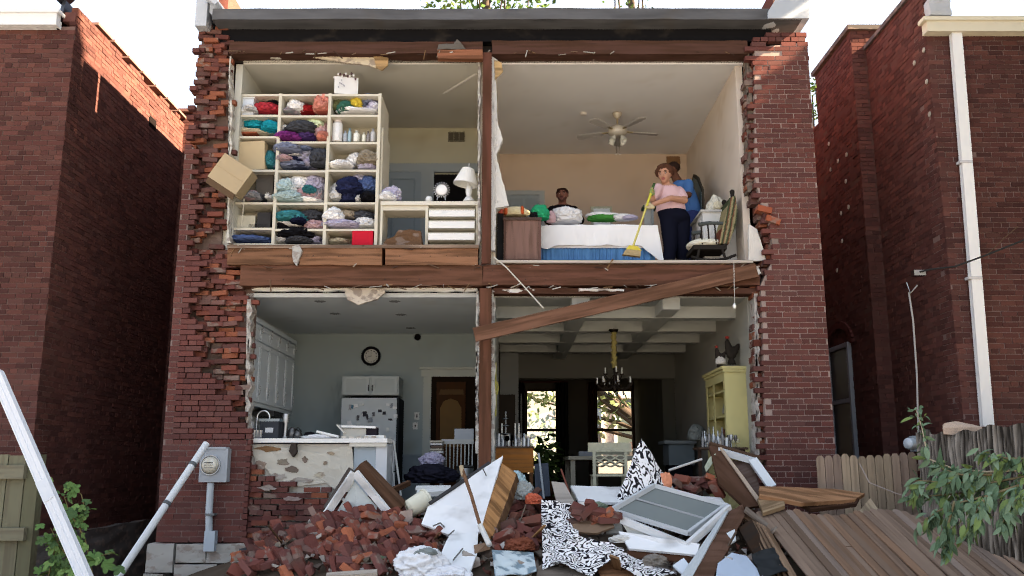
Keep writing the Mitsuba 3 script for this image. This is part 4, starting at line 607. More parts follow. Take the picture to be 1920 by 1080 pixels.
# ================================================================ upstairs right: the bedroom
cf = thing('ceiling_fan', 'white ceiling fan with four glass lamp shades in the bedroom', 'ceiling fan'); yf = depth_at(212, ZC2); c = S(1157, 212, yf); c[2] = ZC2
part(cf, 'canopy', lathe([(0, -.10), (.03, -.10), (.075, -.03), (.08, 0), (0, 0)], 16).t(c), (.5, .45, .36), 'gloss', True); part(cf, 'rod', tube([c + (0, 0, -.08), c + (0, 0, -.24)], .014, 8), (.4, .33, .2), 'metal')
part(cf, 'motor', lathe([(0, -.40), (.10, -.40), (.15, -.36), (.16, -.29), (.10, -.24), (.03, -.23), (0, -.23)], 20).t(c), (.48, .45, .38), 'gloss', True)
for k, a in enumerate((12, 84, 156, 228, 300)):
    M = trimesh.transformations.rotation_matrix(math.radians(a), (0, 0, 1)); b = part(cf, 'blade', extr([(.26, -.055), (.66, -.075), (.70, -.04), (.70, .04), (.66, .075), (.26, .055)], .012).r((1, 0, 0), 10).m(M).t(c + (0, 0, -.33)), (.40, .385, .36), 'clean'); part(b, 'bracket', bar((.14, 0, 0), (.30, 0, -.0), .03, .016).m(M).t(c + (0, 0, -.32)), (.35, .28, .15), 'metal')
for k in range(4):
    a = math.radians(45 + 90 * k); d = np.array([math.cos(a), math.sin(a), 0]); part(cf, 'lamp_shade', lathe([(.02, 0), (.03, -.03), (.055, -.11), (.05, -.11), (.02, -.02)][::-1], 12).r(np.cross((0, 0, -1), d), 35).t(c + d * .08 + (0, 0, -.42)), (.62, .63, .58), 'gloss', True)
for s in (-1, 1): ch = part(cf, 'pull_chain', tube([c + (s * .03, 0, -.42), c + (s * .03, 0, -.70)], .003, 4), (.4, .36, .28), 'metal'); part(ch, 'knob', ico(c + (s * .03, 0, -.72), .014, 1), (.8, .8, .78), 'clean', True)
single('smoke_detector', lathe([(0, -.035), (.05, -.035), (.06, 0), (0, 0)], 14).t(S(1094, 216, yf)[0], yf, ZC2), (.72, .69, .64), 'clean', 'small round smoke detector on the bedroom ceiling left of the fan', 'smoke detector', True)
bdr = part(H, 'door', pbox(948, 362, 1012, 560, DB - .05, DB - .004), (.36, .42, .46), 'clean', label='grey white panelled door at the left of the bedroom'); part(bdr, 'casing', cat([pbox(1012, 357, 1022, 560, DB - .08, DB - .004), pbox(936, 357, 1012, 365, DB - .08, DB - .004)]), (.44, .48, .50), 'clean')
for q in ((956, 372, 980, 398), (985, 372, 1008, 398)): part(bdr, 'panel', pbox(*q, DB - .06, DB - .051), (.32, .38, .42), 'clean')
part(H, 'vent', pbox(1250, 293, 1275, 307, DB - .03, DB - .003), (.22, .13, .07), 'clean')
part(H, 'door', pbox(1318, 345, 1338, 540, DB - .06, DB - .003), (.50, .44, .32), 'clean', label='cream door casing in the bedroom corner')
# bed
bed = thing('bed', 'wide bed under a white sheet with a pleated blue skirt', 'bed'); x0, x1, yb0, yb1 = S(1014, 450, .95)[0], S(1228, 450, .95)[0], .95, 2.45; zt, zs = S(960, 421, .95)[2], S(960, 458, .95)[2]
part(bed, 'mattress', box(x0 + .02, x1 - .02, yb0 + .02, yb1, zs - .05, zt - .02), (.7, .7, .72), 'clean')
def skirt(u, v): x = x0 + (x1 - x0) * u; return (x, yb0 + .05 + .022 * math.sin(u * 150 + 3 * math.sin(u * 23)) * (.4 + .6 * (1 - v)), ZF2 + .015 + (zs + .02 - ZF2) * v)
g = sheet(skirt, 220, 5); g.c = np.array((.10, .24, .48)) * (.75 + .5 * meshkit.noise(np.stack([g.v[:, 0] * 22, g.v[:, 2] * 3, g.v[:, 1] * 0], 1)))[:, None]; part(bed, 'skirt', g, mat='cloth', smooth=True)
bs = thing('bed_sheet', 'white sheet draped over the bed and trailing at its right corner', 'sheet')
def drape(u, v):
    x = x0 - .02 + (x1 - x0 + .06) * u
    if v < .45: zz_ = zs - .02 + (zt - zs + .02) * v / .45 - .03 * math.exp(-((u - .06) / .05) ** 2) * 2 * (1 - v / .45); return (x + .09 * max(0, u - .88) / .12 * (1 - v / .45), yb0 - .01 + .014 * math.sin(u * 17 + 2) * (1 - v / .45) - .03 * max(0, u - .85), zz_ - max(0, u - .86) / .14 * .30 * (1 - v / .45))
    return (x, yb0 + (yb1 - yb0) * (v - .45) / .55, zt + .012 * math.sin(u * 13 + v * 21) * (1 if v > .5 else 0))
g = sheet(drape, 110, 60, .006); d_ = meshkit.fbm(g.v[:len(g.v) // 2] * np.array((5, 5, 2.0)), 3) - .5; d_ = np.concatenate([d_, d_])[:, None]; g.v = g.v + d_ * np.array((0, -.05, .035)); part(bs, 'cloth', g, (.82, .84, .88), 'cloth', True)
ns = thing('nightstand', 'brown wooden nightstand left of the bed', 'nightstand'); nx0, nx1 = S(945, 450, .42)[0], S(1014, 450, .42)[0]; zn = S(960, 408, .42)[2]
part(ns, 'top', box(nx0 - .015, nx1 + .015, .40, .95, zn - .04, zn), (.10, .07, .065), 'wood'); part(ns, 'side_panel', box(nx0, nx1, .42, .93, ZF2 + .09, zn - .04), (.22, .135, .115), 'furniture'); part(ns, 'frame', cat([box(nx0 - .004, nx0 + .03, .414, .42, ZF2, zn - .04), box(nx1 - .03, nx1 + .004, .414, .42, ZF2, zn - .04), box(nx0 + .03, nx1 - .03, .414, .42, ZF2 + .08, ZF2 + .13)]), (.15, .09, .08), 'furniture')
carton(932, 400, 944, 487, (.02, .02, .022), 'black panel standing left of the nightstand', 'panel', 'panel', Y=.5, d=.3)
def lump(px, py, w, h, col, label, Y, seed, cat_='bag', name='bag', mat='cloth', amp=.4): m = mpp(px, py, Y); return single(name, crumple(S(px, py, Y), (w * m / 2 * 1.05, min(w, h * 2) * m / 2, h * m / 2 * 1.2), seed, 4, amp, 2.0), COLN.get(col, col), mat, label, cat_, True)
tw = thing('folded_blanket', 'rolled cream blanket with orange bands on the nightstand', 'blanket'); p = S(966, 399, .62); part(tw, 'roll', crumple(p, (.20, .13, .085), 51, 4, .15), (.66, .60, .40), 'cloth', True)
for dx in (-.135, .10): part(tw, 'band', crumple(p + (dx, -.012, .005), (.036, .135, .088), 52 + int(dx * 100), 3, .12), (.60, .13, .05), 'cloth', True)
part(tw, 'fringe', crumple(p + (-.2, -.02, -.02), (.04, .06, .06), 55, 3), (.55, .12, .08), 'cloth', True)
lump(1013, 402, 30, 26, (.03, .33, .16), 'bright green bag behind the nightstand', .75, 61); lump(1002, 406, 16, 14, 'black', 'small black bag between nightstand and green bag', .7, 62)
lump(1060, 408, 54, 32, 'white', 'large white bundle on the bed before the seated man', 1.2, 63, 'bundle', 'bundle'); lump(1033, 410, 16, 22, 'pink', 'pale pink cloth at the left of the white bundle', 1.0, 64, 'cloth', 'cloth')
lump(1134, 410, 56, 12, (.06, .24, .05), 'flat green bundle on the far side of the bed', 1.6, 65, 'bundle', 'bundle'); lump(1130, 404, 54, 10, 'white', 'white folded cloth on top of the green bundle', 1.62, 66, 'cloth', 'cloth'); lump(1170, 409, 36, 12, 'white', 'low white heap right of the green bundle on the bed', 1.5, 67, 'cloth', 'cloth'); lump(1182, 408, 26, 8, 'lavender', 'lavender cloth at the right end of the white heap', 1.4, 68, 'cloth', 'cloth')
pf = thing('picture_frame', 'pale framed picture leaning on the wall behind the bed', 'picture frame'); part(pf, 'frame', pbox(1108, 387, 1148, 425, 3.2, 3.24), (.42, .44, .34), 'clean'); part(pf, 'panel', pbox(1113, 391, 1144, 425, 3.18, 3.198), (.48, .53, .54), 'gloss')
hm = thing('clothes_valet', 'pale grey folding stand behind the woman with broom', 'stand'); part(hm, 'post', pbox(1222, 385, 1226, 440, 2.0, 2.03), (.30, .33, .33), 'clean'); part(hm, 'shelf', pbox(1206, 384, 1232, 388, 1.95, 2.2), (.08, .11, .08), 'clean'); part(hm, 'panel', pbox(1208, 388, 1222, 440, 2.05, 2.07), (.45, .46, .43), 'clean')
# mirror, dresser, rocking chair, cloth pile at the right
dr_ = thing('dresser', 'white dresser along the right bedroom wall behind the rocking chair', 'dresser'); dx0, dx1 = xr - .48, xr - .01; zd = S(1400, 394, .75)[2]
part(dr_, 'body', box(dx0, dx1, .75, 2.6, ZF2, zd - .03), (.56, .57, .57), 'clean'); part(dr_, 'top', box(dx0 - .03, dx1, .72, 2.63, zd - .03, zd), (.44, .44, .43), 'clean')
for k in range(3):
    d = part(dr_, 'drawer', box(dx0 - .014, dx0, .9, 2.5, ZF2 + .08 + k * .26, ZF2 + .31 + k * .26), (.6, .6, .6), 'clean'); part(d, 'handle', box(dx0 - .03, dx0 - .014, 1.6, 1.75, ZF2 + .18 + k * .26, ZF2 + .2 + k * .26), (.3, .3, .28), 'metal')
mi_ = thing('wall_mirror', 'dark framed arched mirror on the dresser seen edge on', 'mirror'); q = [(1.5, zd + .02), (2.75, zd + .02), (2.75, zd + .55), (2.45, zd + .85), (2.1, zd + 1.0), (1.8, zd + .85), (1.5, zd + .55)]
M = np.array([[0, 0, 1, dx1 - .3], [1, 0, 0, 0], [0, 1, 0, 0], [0, 0, 0, 1.0]]); part(mi_, 'glass', extr(sg.Polygon(q).buffer(-.05), .012, M).t(-.004, 0, 0), (.10, .14, .13), 'gloss'); part(mi_, 'frame', extr(sg.Polygon(q).difference(sg.Polygon(q).buffer(-.05)), .03, M), (.05, .045, .035), 'clean')
lump(1343, 395, 30, 42, (.62, .62, .55), 'white knotted cloth heap on the dresser beside the rocking chair', 1.15, 71, 'cloth', 'cloth'); lump(1346, 388, 18, 16, (.60, .57, .44), 'cream bow of cloth on the white heap', 1.05, 72, 'cloth', 'cloth')
for k, (px, h, c) in enumerate([(1349, .16, (.3, .12, .12)), (1355, .2, (.1, .08, .08)), (1362, .15, (.55, .5, .45))]): single('bottle', lathe([(0, 0), (.03, 0), (.03, h * .65), (.012, h * .75), (.012, h), (0, h)], 8).t(*S(px, 385, 1.3)[:2], zd + .12), c, 'gloss', f'small {["reddish", "black", "pale"][k]} bottle among those on the dresser', 'bottle', True)
rc = thing('rocking_chair', 'dark wooden rocking chair with striped back cushion at the floor edge', 'rocking chair'); Yr = .35; P2 = lambda px, py, y: S(px, py, y); DK_ = (.025, .022, .02)
for y in (Yr, Yr + .5):
    part(rc, 'arm', tube([P2(1310, 421, Yr) * (1, 0, 1) + (0, y, 0), P2(1330, 418, Yr) * (1, 0, 1) + (0, y, 0), P2(1363, 419, Yr) * (1, 0, 1) + (0, y, 0)], [.03, .028, .022], 8).s(1, 1, 1), (.07, .08, .08), 'clean', True)
    for a in (1314, 1327, 1340): part(rc, 'spindle', tube([P2(a, 420, Yr) * (1, 0, 1) + (0, y, 0), P2(a + 3, 458, Yr) * (1, 0, 1) + (0, y, 0)], .012, 6), DK_, 'clean', True)
    part(rc, 'back_post', tube([P2(q, w, Yr) * (1, 0, 1) + (0, y, 0) for q, w in ((1358, 462), (1368, 425), (1374, 390), (1373, 362))], [.03, .026, .024, .03], 8), DK_, 'clean', True); part(rc, 'finial', ico(P2(1373, 363, Yr) * (1, 0, 1) + (0, y, .02), (.035, .035, .04), 2), DK_, 'clean', True)
    part(rc, 'rocker', tube([P2(q, w, Yr) * (1, 0, 1) + (0, y, 0) for q, w in ((1296, 481), (1312, 486), (1335, 487.5), (1358, 486), (1380, 478))], .02, 7), DK_, 'clean', True)
    for a, b in ((1312, 1308), (1352, 1360)): part(rc, 'leg', tube([P2(a, 460, Yr) * (1, 0, 1) + (0, y, 0), P2(b, 485, Yr) * (1, 0, 1) + (0, y, 0)], .02, 7), DK_, 'clean', True)
part(rc, 'stretcher', tube([P2(1310, 476, Yr) * (1, 0, 1) + (0, Yr, 0), P2(1310, 476, Yr) * (1, 0, 1) + (0, Yr + .5, 0)], .014, 6), DK_, 'clean', True)
a = P2(1300, 460, Yr); b = P2(1362, 460, Yr); part(rc, 'seat', box(a[0], b[0], Yr - .02, Yr + .52, a[2] - .06, a[2] + .0), DK_, 'clean'); part(rc, 'seat_cushion', crumple(((a[0] + b[0]) / 2 - .02, Yr + .24, a[2] + .055), (.26, .28, .085), 77, 4, .10), (.66, .64, .54), 'cloth', True)
Q = [P2(q, w, Yr)[[0, 2]] for q, w in ((1347, 458), (1352, 430), (1361, 400), (1367, 372), (1378, 368), (1382, 395), (1378, 425), (1366, 458))]; g = subdiv(upright([tuple(k) for k in Q], Yr - .03, .54), .03); t_ = (g.v[:, 0] - Q[0][0]) - (g.v[:, 2] - Q[0][1]) * .22
g.c = np.where((np.sin(t_ * 95) > .25)[:, None], (.24, .21, .12), np.where((np.sin(t_ * 95 + 2) > .85)[:, None], (.16, .06, .04), (.05, .06, .035))); part(rc, 'back_cushion', roughen(g, .01, 5), mat='cloth')
# ================================================================ people
def chain(*q):
    """Bones: each the hull of the spheres at its two joints. q = [(point, radius), ...] or ((point, (rx, ry, rz)), ...)"""
    def ball(p, r): return mf.Manifold.sphere(1.0, 20).scale([float(k) for k in (r if np.ndim(r) else (r, r, r))]).translate([float(k) for k in p])
    B = [ball(*k) for k in q]; return [mf.Manifold.batch_hull([B[k], B[k + 1]]) for k in range(len(B) - 1)] if len(B) > 1 else B
def flesh(bones, edge=.02, it=6):
    m = mf.Manifold.batch_boolean(bones, mf.OpType.Add).refine_to_length(edge).to_mesh(); t = trimesh.Trimesh(m.vert_properties[:, :3], m.tri_verts); t.merge_vertices(); trimesh.smoothing.filter_taubin(t, .5, -.53, it); return G(t.vertices, t.faces)
def hand(c, along, palm, s=1.0):
    """A hand closed round a rod through c along 'along'; 'palm' points from the wrist to the rod: palm, four unequal fingers and a thumb."""
    a, d = np.asarray(along, float) / np.linalg.norm(along), np.asarray(palm, float); d = d - a * (a @ d); d /= np.linalg.norm(d); n = np.cross(a, d); c = np.asarray(c, float); R = .024; out = chain((c - d * .085 * s, .026 * s), (c - d * .03 * s + a * .025 * s, .024 * s)) + chain((c - d * .085 * s, .026 * s), (c - d * .03 * s - a * .025 * s, .022 * s))
    for k, l in enumerate((1.0, 1.1, 1.03, .85)):
        o = a * (.034 - .022 * k) * s; p = [c + o + (math.cos(t) * -d + math.sin(t) * n) * R * l for t in (.3, 1.3, 2.5, 3.6)]; out += chain(*[(q, .0098 * s - .0008 * j) for j, q in enumerate(p)])
    p = [c - d * .06 * s + a * .03 * s, c + a * .048 * s - n * .02 - d * .012, c + a * .045 * s + d * .012 - n * .016]; return out + chain(*[(q, (.013, .0115, .009)[j] * s) for j, q in enumerate(p)])
def head(c, r, yaw, tilt=0.0):
    """Skull, jaw, nose, ears; returns the bones and a function from face coordinates (right, out, up) to the scene."""
    R = trimesh.transformations.euler_matrix(math.radians(tilt), 0, math.radians(yaw))[:3, :3]; at = lambda x, y, z: np.asarray(c) + R @ (np.array([x, -y, z]) * r)
    b = chain((at(0, -.12, .18), (r * .80, r * .90, r * .88)), (at(0, .22, -.25), r * .66), (at(0, .45, -.72), r * .36)) + chain((at(0, .80, .06), r * .10), (at(0, 1.0, -.20), r * .15)) + chain((at(.3, .62, .16), r * .16), (at(-.3, .62, .16), r * .16)) + chain((at(.34, .58, -.25), r * .22)) + chain((at(-.34, .58, -.25), r * .22)) + chain((at(0, .72, -.52), r * .16))
    for s in (-1, 1): b += chain((at(.80 * s, -.02, .05), (r * .09, r * .16, r * .22)), (at(.78 * s, .02, -.15), r * .1))
    return b, at
def paint(g, skin, at, r, lips=(.30, .10, .09)):
    c = np.tile(np.asarray(skin, float), (len(g.v), 1)); near = lambda p, d: np.linalg.norm(g.v - p, axis=1) < d * r
    c[near(at(0, .80, -.50), .17)] = lips; c[near(at(.1, .78, -.50), .13) | near(at(-.1, .78, -.50), .13)] = lips
    for s in (-1, 1): c[near(at(.32 * s, .72, .30), .13)] = np.asarray(skin) * .45
    g.c = c; return g
def eyes(k, at, r, brow):
    for s in (-1, 1): part(k, 'eye', ico(at(.31 * s, .71, .12), r * .105, 2), (.10, .07, .06), 'gloss', True); part(k, 'eyebrow', tube([at(.14 * s, .82, .30), at(.32 * s, .80, .36), at(.50 * s, .68, .29)], r * .045, 6), brow, 'clean', True)
# --- woman with the broom
W = thing('person', 'woman in pale pink shirt and dark navy trousers sweeping with a yellow broom', 'person'); YW = 1.05; q = lambda px, py, dy=0.0: S(px, py, YW) + (0, dy, 0)
floor_z = ZF2 + .02; hc = q(1245, 329, -.06); r_ = .132; hb, hat = head(hc, r_, -26, 16); hip = q(1265, 408); hw = mpp(1250, 400, YW)
B0, B1 = S(1224, 352, .78), S(1187, 462, .50); bd_ = B1 - B0; ha, hd = B0 + bd_ * .05, B0 + bd_ * .30       # the broom's handle and where the hands hold it
sh_l, sh_r, el_l, el_r = q(1232, 357, -.10), q(1274, 358, .04), q(1221, 380, -.16), q(1281, 380, -.12)
bones = hb + chain((hc + (0, .02, -.08), .062), (q(1252, 352), .072)) + chain((q(1253, 356), (.17, .12, .10)), (q(1256, 376), (.19, .14, .14)), (q(1258, 396), (.20, .15, .14)), (hip, (.21, .16, .13)))
bones += chain((sh_l, .062), (el_l, .05), (ha - (0.0, -.05, 0), .034)) + chain((sh_r, .066), (el_r, .054), (q(1252, 381, -.26), .044), (hd + (.05, .03, 0), .032)) + hand(ha, bd_, ha - el_l) + hand(hd, bd_, hd - q(1252, 381, -.26))
ft = [(S(1250, 480, YW)[0], YW - .05), (S(1283, 480, YW)[0], YW + .12)]
legs = [((hip + (-.09, -.02, -.06), .125), ((hip[0] - .06 + ft[0][0] + .0) / 2 + .01, YW - .06, (hip[2] + floor_z) / 2 - .02), ft[0]), ((hip + (.10, .03, -.06), .125), ((hip[0] + .08 + ft[1][0]) / 2, YW + .03, (hip[2] + floor_z) / 2 - .02), ft[1])]
for (a, ra), kn, f in legs: bones += chain((a, ra - .02), (kn, .078), ((f[0], f[1], floor_z + .09), .05), ((f[0] - .05, f[1] - .09, floor_z + .035), .035))
wk = put(W + '__body', paint(flesh(bones, .012), (.46, .25, .17), hat, r_), mat='clean', smooth=True); eyes(W, hat, r_, (.10, .05, .03))
part(W, 'shirt', flesh(chain((q(1252, 353), (.12, .10, .05)), (q(1253, 358), (.19, .135, .10)), (q(1256, 376), (.213, .16, .14)), (q(1258, 394), (.225, .17, .10))) + chain((sh_l, .082), (el_l + (sh_l - el_l) * .28, .078)) + chain((sh_r, .088), (sh_r + (el_r - sh_r) * .62, .082)), .02), (.62, .43, .46), 'cloth', True)
part(W, 'trousers', flesh(chain((q(1258, 395), (.215, .165, .07)), (hip, (.235, .18, .13))) + [b for (a, ra), kn, f in legs for b in chain((a, ra + .012), (kn, .102), ((f[0], f[1], floor_z + .05), .088))], .025), (.008, .009, .018), 'cloth', True)
for _, kn, f in legs: part(W, 'shoe', flesh(chain(((f[0] + .02, f[1] + .04, floor_z + .045), .05), ((f[0] - .05, f[1] - .10, floor_z + .035), .042)), .02), (.02, .02, .022), 'clean', True)
hr = flesh(chain((hat(0, -.3, .45), (r_ * .98, r_ * .88, r_ * .80))) + chain((hat(.62, .1, .40), r_ * .42), (hat(.78, -.2, .08), r_ * .36)) + chain((hat(-.62, .1, .40), r_ * .42), (hat(-.78, -.2, .08), r_ * .36)) + chain((hat(.45, .30, .86), r_ * .30), (hat(-.45, .30, .86), r_ * .30)), .014); hr = roughen(hr, .024, 26, 3); part(W, 'hair', hr, (.085, .04, .026), 'cloth', True)
part(W, 'glove', flesh(hand(ha, bd_, ha - el_l, 1.13), .01, 3), (.26, .36, .14), 'cloth', True); part(W, 'glove', flesh(hand(hd, bd_, hd - q(1252, 381, -.26), 1.10), .01, 3), (.50, .44, .28), 'cloth', True)
part(W, 'wristband', tube([hd + (.05, .03, 0), hd + (.075, .022, .004)], .040, 10), (.03, .025, .025), 'clean', True)
bm = thing('broom', 'yellow broom with tan bristles held by the woman beside the bed', 'broom'); part(bm, 'handle', tube([B0 - bd_ * .06, B1], .0145, 8), (.62, .55, .10), 'gloss', True); part(bm, 'grip', tube([B0 - bd_ * .07, B0 + bd_ * .02], .02, 8), (.05, .10, .04), 'clean', True); part(bm, 'sleeve', tube([B0 + bd_ * .1, B0 + bd_ * .36], .019, 8), (.60, .55, .08), 'clean', True)
u = bd_ / np.linalg.norm(bd_); c = B1 + u * .02; part(bm, 'block', hull([c + k for k in [(-.05, -.03, .03), (.07, -.03, .01), (-.05, .03, .03), (.07, .03, .01), (-.10, -.035, -.03), (.12, -.035, -.05), (-.10, .035, -.03), (.12, .035, -.05)]]), (.62, .52, .08), 'clean')
part(bm, 'bristles', roughen(subdiv(hull([c + k for k in [(-.10, -.032, -.03), (.115, -.032, -.05), (-.10, .032, -.03), (.115, .032, -.05), (-.15, -.045, -.11), (.10, -.045, -.14), (-.15, .045, -.11), (.10, .045, -.14)]]), .03), .008, 30), (.40, .31, .17), 'clean')
# --- man behind the bed
Mn = thing('person', 'man with short dark hair and black shirt sitting behind the bed', 'person'); YM = 2.7; q = lambda px, py, dy=0.0: S(px, py, YM) + (0, dy, 0); hc = q(1054, 368, -.05); r_ = .122; hb, hat = head(hc, r_, -10, 3); sz = ZF2 + .45
tor = chain((q(1055, 391), (.20, .11, .08)), (q(1057, 408), (.20, .13, .12)), ((q(1058, 420)[0], YM, sz + .08), (.18, .14, .12)))
arms = [((q(1035, 394), .065), (q(1026, 416, -.1), .055), (q(1038, 430, -.30), .042)), ((q(1076, 394), .065), (q(1088, 416, -.1), .055), (q(1078, 430, -.32), .042))]
lg = [((q(1048, 430)[0] - .03, YM, sz + .05), (q(1044, 430)[0] - .05, YM - .16, sz + .05), (q(1044, 430)[0] - .05, YM - .15, ZF2 + .1)), ((q(1068, 430)[0], YM, sz + .05), (q(1072, 430)[0] + .03, YM - .16, sz + .05), (q(1072, 430)[0] + .03, YM - .15, ZF2 + .1))]
bones = hb + chain((hc + (0, .02, -.07), .062), (q(1055, 389), .07)) + tor; 
for a in arms: bones += chain(*a) + hand(a[2][0] + (.0, -.09, 0), (1, 0, 0), (0, -1, 0))
for a, b, c in lg: bones += chain((a, .09), (b, .075), (c, .05), (c + np.array((0, -.1, -.05)), .04))
put(Mn + '__body', paint(flesh(bones, .014), (.22, .10, .075), hat, r_, (.15, .06, .055)), mat='clean', smooth=True); eyes(Mn, hat, r_, (.03, .02, .018))
part(Mn, 'shirt', flesh(chain((q(1055, 388), (.10, .09, .03)), (q(1055, 392), (.22, .13, .08)), (q(1057, 408), (.22, .15, .12)), ((q(1058, 420)[0], YM, sz + .08), (.20, .16, .12))) + [b for a in arms for b in chain((a[0][0], .08), (a[1][0], .07), (a[2][0] * .7 + a[1][0] * .3, .056))], .025), (.010, .009, .013), 'cloth', True)
part(Mn, 'trousers', flesh([b for a, b_, c in lg for b in chain((a, .105), (b_, .09), (c, .07))], .03), (.03, .035, .05), 'cloth', True)
part(Mn, 'hair', roughen(flesh(chain((hat(0, -.22, .38), (r_ * .90, r_ * .92, r_ * .74))) + chain((hat(.5, .36, .72), r_ * .22), (hat(-.5, .36, .72), r_ * .22)), .015), .006, 30, 2), (.035, .016, .012), 'cloth', True)
part(Mn, 'beard', roughen(flesh(chain((hat(.42, .50, -.42), r_ * .22), (hat(0, .60, -.86), r_ * .20), (hat(-.42, .50, -.42), r_ * .22)) + chain((hat(.2, .83, -.34), r_ * .07), (hat(-.2, .83, -.34), r_ * .07)), .012), .003, 40, 4), (.09, .045, .038), 'cloth', True)
single('chair', cat([box(q(1040, 430)[0], q(1076, 430)[0], YM - .08, YM + .3, ZF2, sz - .04)]), (.12, .08, .06), 'furniture', 'low seat under the man behind the bed', 'seat')
# --- third person, bending behind the woman
P3 = thing('person', 'person in blue shirt and jeans partly hidden behind the woman', 'person'); Y3 = 1.75; q = lambda px, py, dy=0.0: S(px, py, Y3) + (0, dy, 0); hc = q(1261, 318, .02); r_ = .112; hb, hat = head(hc, r_, -100, 10)
hip = q(1295, 402); bones = hb + chain((hc + (.03, 0, -.08), .06), (q(1272, 343), .075)) + chain((q(1277, 349), (.14, .20, .09)), (q(1286, 372), (.15, .18, .14)), (hip, (.15, .18, .12)))
sh, el, wr = q(1286, 352, -.2), q(1284, 376, -.30), q(1268, 384, -.42); sh2, el2, wr2 = q(1278, 352, .2), q(1268, 376, .26), q(1255, 388, .1); fl = [(S(1292, 450, Y3)[0], Y3 - .1), (S(1302, 450, Y3)[0], Y3 + .12)]
for a, b, c in ((sh, el, wr), (sh2, el2, wr2)): bones += chain((a, .062), (b, .052), (c, .036)) + hand(c + (-.08, 0, 0), (0, .3, 1), (-1, 0, 0))
for f in fl: bones += chain((hip + (0, f[1] - Y3, -.05), .11), (((hip[0] + f[0]) / 2, f[1], (hip[2] + floor_z) / 2), .075), ((f[0], f[1], floor_z + .08), .05), ((f[0] - .12, f[1], floor_z + .035), .035))
put(P3 + '__body', paint(flesh(bones, .015), (.12, .055, .035), hat, r_, (.08, .04, .03)), mat='clean', smooth=True); eyes(P3, hat, r_, (.02, .015, .012))
part(P3, 'shirt', flesh(chain((q(1274, 343), (.10, .12, .04)), (q(1278, 350), (.16, .225, .09)), (q(1287, 372), (.175, .21, .14)), (hip + (0, 0, .02), (.175, .20, .10))) + chain((sh, .082), (sh + (el - sh) * .7, .078)) + chain((sh2, .082), (sh2 + (el2 - sh2) * .7, .078)), .025), (.07, .17, .42), 'cloth', True)
part(P3, 'jeans', flesh(chain((hip + (0, 0, -.02), (.17, .195, .10))) + [b for f in fl for b in chain((hip + (0, f[1] - Y3, -.05), .125), (((hip[0] + f[0]) / 2, f[1], (hip[2] + floor_z) / 2), .10), ((f[0], f[1], floor_z + .06), .075))], .03), (.035, .05, .16), 'cloth', True)
part(P3, 'hair', roughen(flesh(chain((hat(0, -.25, .36), (r_ * .98, r_ * .95, r_ * .82))), .016), .012, 24, 5), (.03, .018, .014), 'cloth', True)
# ================================================================ the kitchen
GRY = (.52, .57, .60)
uc = thing('wall_cabinet', 'tall glossy white wall cabinets with panelled doors along the left kitchen wall', 'cabinet'); zb, zm_, zt = S(463, 752, .55)[2], S(465, 634, .55)[2], ZC1 - .28
part(uc, 'body', box(xkw + .002, xk - .02, .52, 3.1, zb, zt), GRY, 'clean'); part(uc, 'crown', box(xkw + .002, xk + .03, .51, 3.12, zt, zt + .06), GRY, 'clean')
ys = np.linspace(.53, 3.08, 6)
for k in range(5):
    for z0, z1 in ((zb + .02, zm_ - .015), (zm_ + .015, zt - .02)):
        d = part(uc, 'door', box(xk - .02, xk, ys[k] + .006, ys[k + 1] - .006, z0, z1), (.58, .63, .66), 'gloss'); w_ = .055
        part(d, 'frame', cat([box(xk, xk + .012, ys[k] + .006, ys[k] + w_, z0, z1), box(xk, xk + .012, ys[k + 1] - w_, ys[k + 1] - .006, z0, z1), box(xk, xk + .012, ys[k] + w_, ys[k + 1] - w_, z0, z0 + w_), box(xk, xk + .012, ys[k] + w_, ys[k + 1] - w_, z1 - w_, z1)]), (.60, .65, .68), 'gloss')
        part(d, 'handle', tube([(xk + .035, ys[k + 1] - .04, z0 + .1), (xk + .035, ys[k + 1] - .04, z0 + .24)], .007, 6), (.3, .3, .3), 'metal')
part(uc, 'light_rail', box(xk - .03, xk + .01, .52, 3.1, zb - .045, zb), (.48, .52, .54), 'clean')
single('range_hood', box(xkw + .01, xk + .02, 1.9, 2.5, zb - .13, zb - .05), (.03, .03, .032), 'gloss', 'black range hood under the far wall cabinets', 'range hood')
kc = thing('kitchen_counter', 'white countertop with grey blue end cabinet above the torn wall', 'counter'); zc0, zc1 = S(960, 830, .12)[2], S(960, 822, .12)[2]; xe = S(726, 826, .12)[0]
part(kc, 'top', roughen(subdiv(box(-3.47, xe, .12, .86, zc0, zc1), .3), .004, 3), (.78, .78, .77), 'clean'); part(kc, 'end_cabinet', box(S(663, 880, .2)[0], S(706, 880, .2)[0], .2, .8, ZF1, zc0), (.36, .42, .47), 'clean'); part(kc, 'end_post', box(S(704, 880, .17)[0], S(725, 880, .17)[0], .17, .8, ZF1, zc0 - .02), (.55, .58, .62), 'clean'); part(kc, 'apron', box(S(655, 835, .13)[0], xe - .01, .135, .19, zc0 - .05, zc0), (.60, .58, .52), 'clean')
part(kc, 'broken_bracket', roughen(ppoly([(546, 830), (554, 830), (556, 848), (549, 858), (541, 846)], .08, .08), .01, 9), (.05, .04, .035), 'clean')
lc2 = thing('base_cabinet', 'long base cabinet with counter along the left kitchen wall', 'cabinet'); part(lc2, 'body', box(xkw + .003, xk + .22, .9, 3.6, ZF1, zc0), (.42, .46, .48), 'clean'); part(lc2, 'top', box(xkw + .003, xk + .26, .88, 3.62, zc0, zc1), (.4, .4, .4), 'gloss')
fc = thing('faucet', 'chrome gooseneck kitchen faucet on the white countertop', 'faucet'); p = S(480, 821, .5); A = [p, p + (0, 0, .28)] + [p + (.085 - .085 * math.cos(t), 0, .28 + .085 * math.sin(t)) for t in np.linspace(.3, 3.1, 9)] + [p + (.172, 0, .2)]
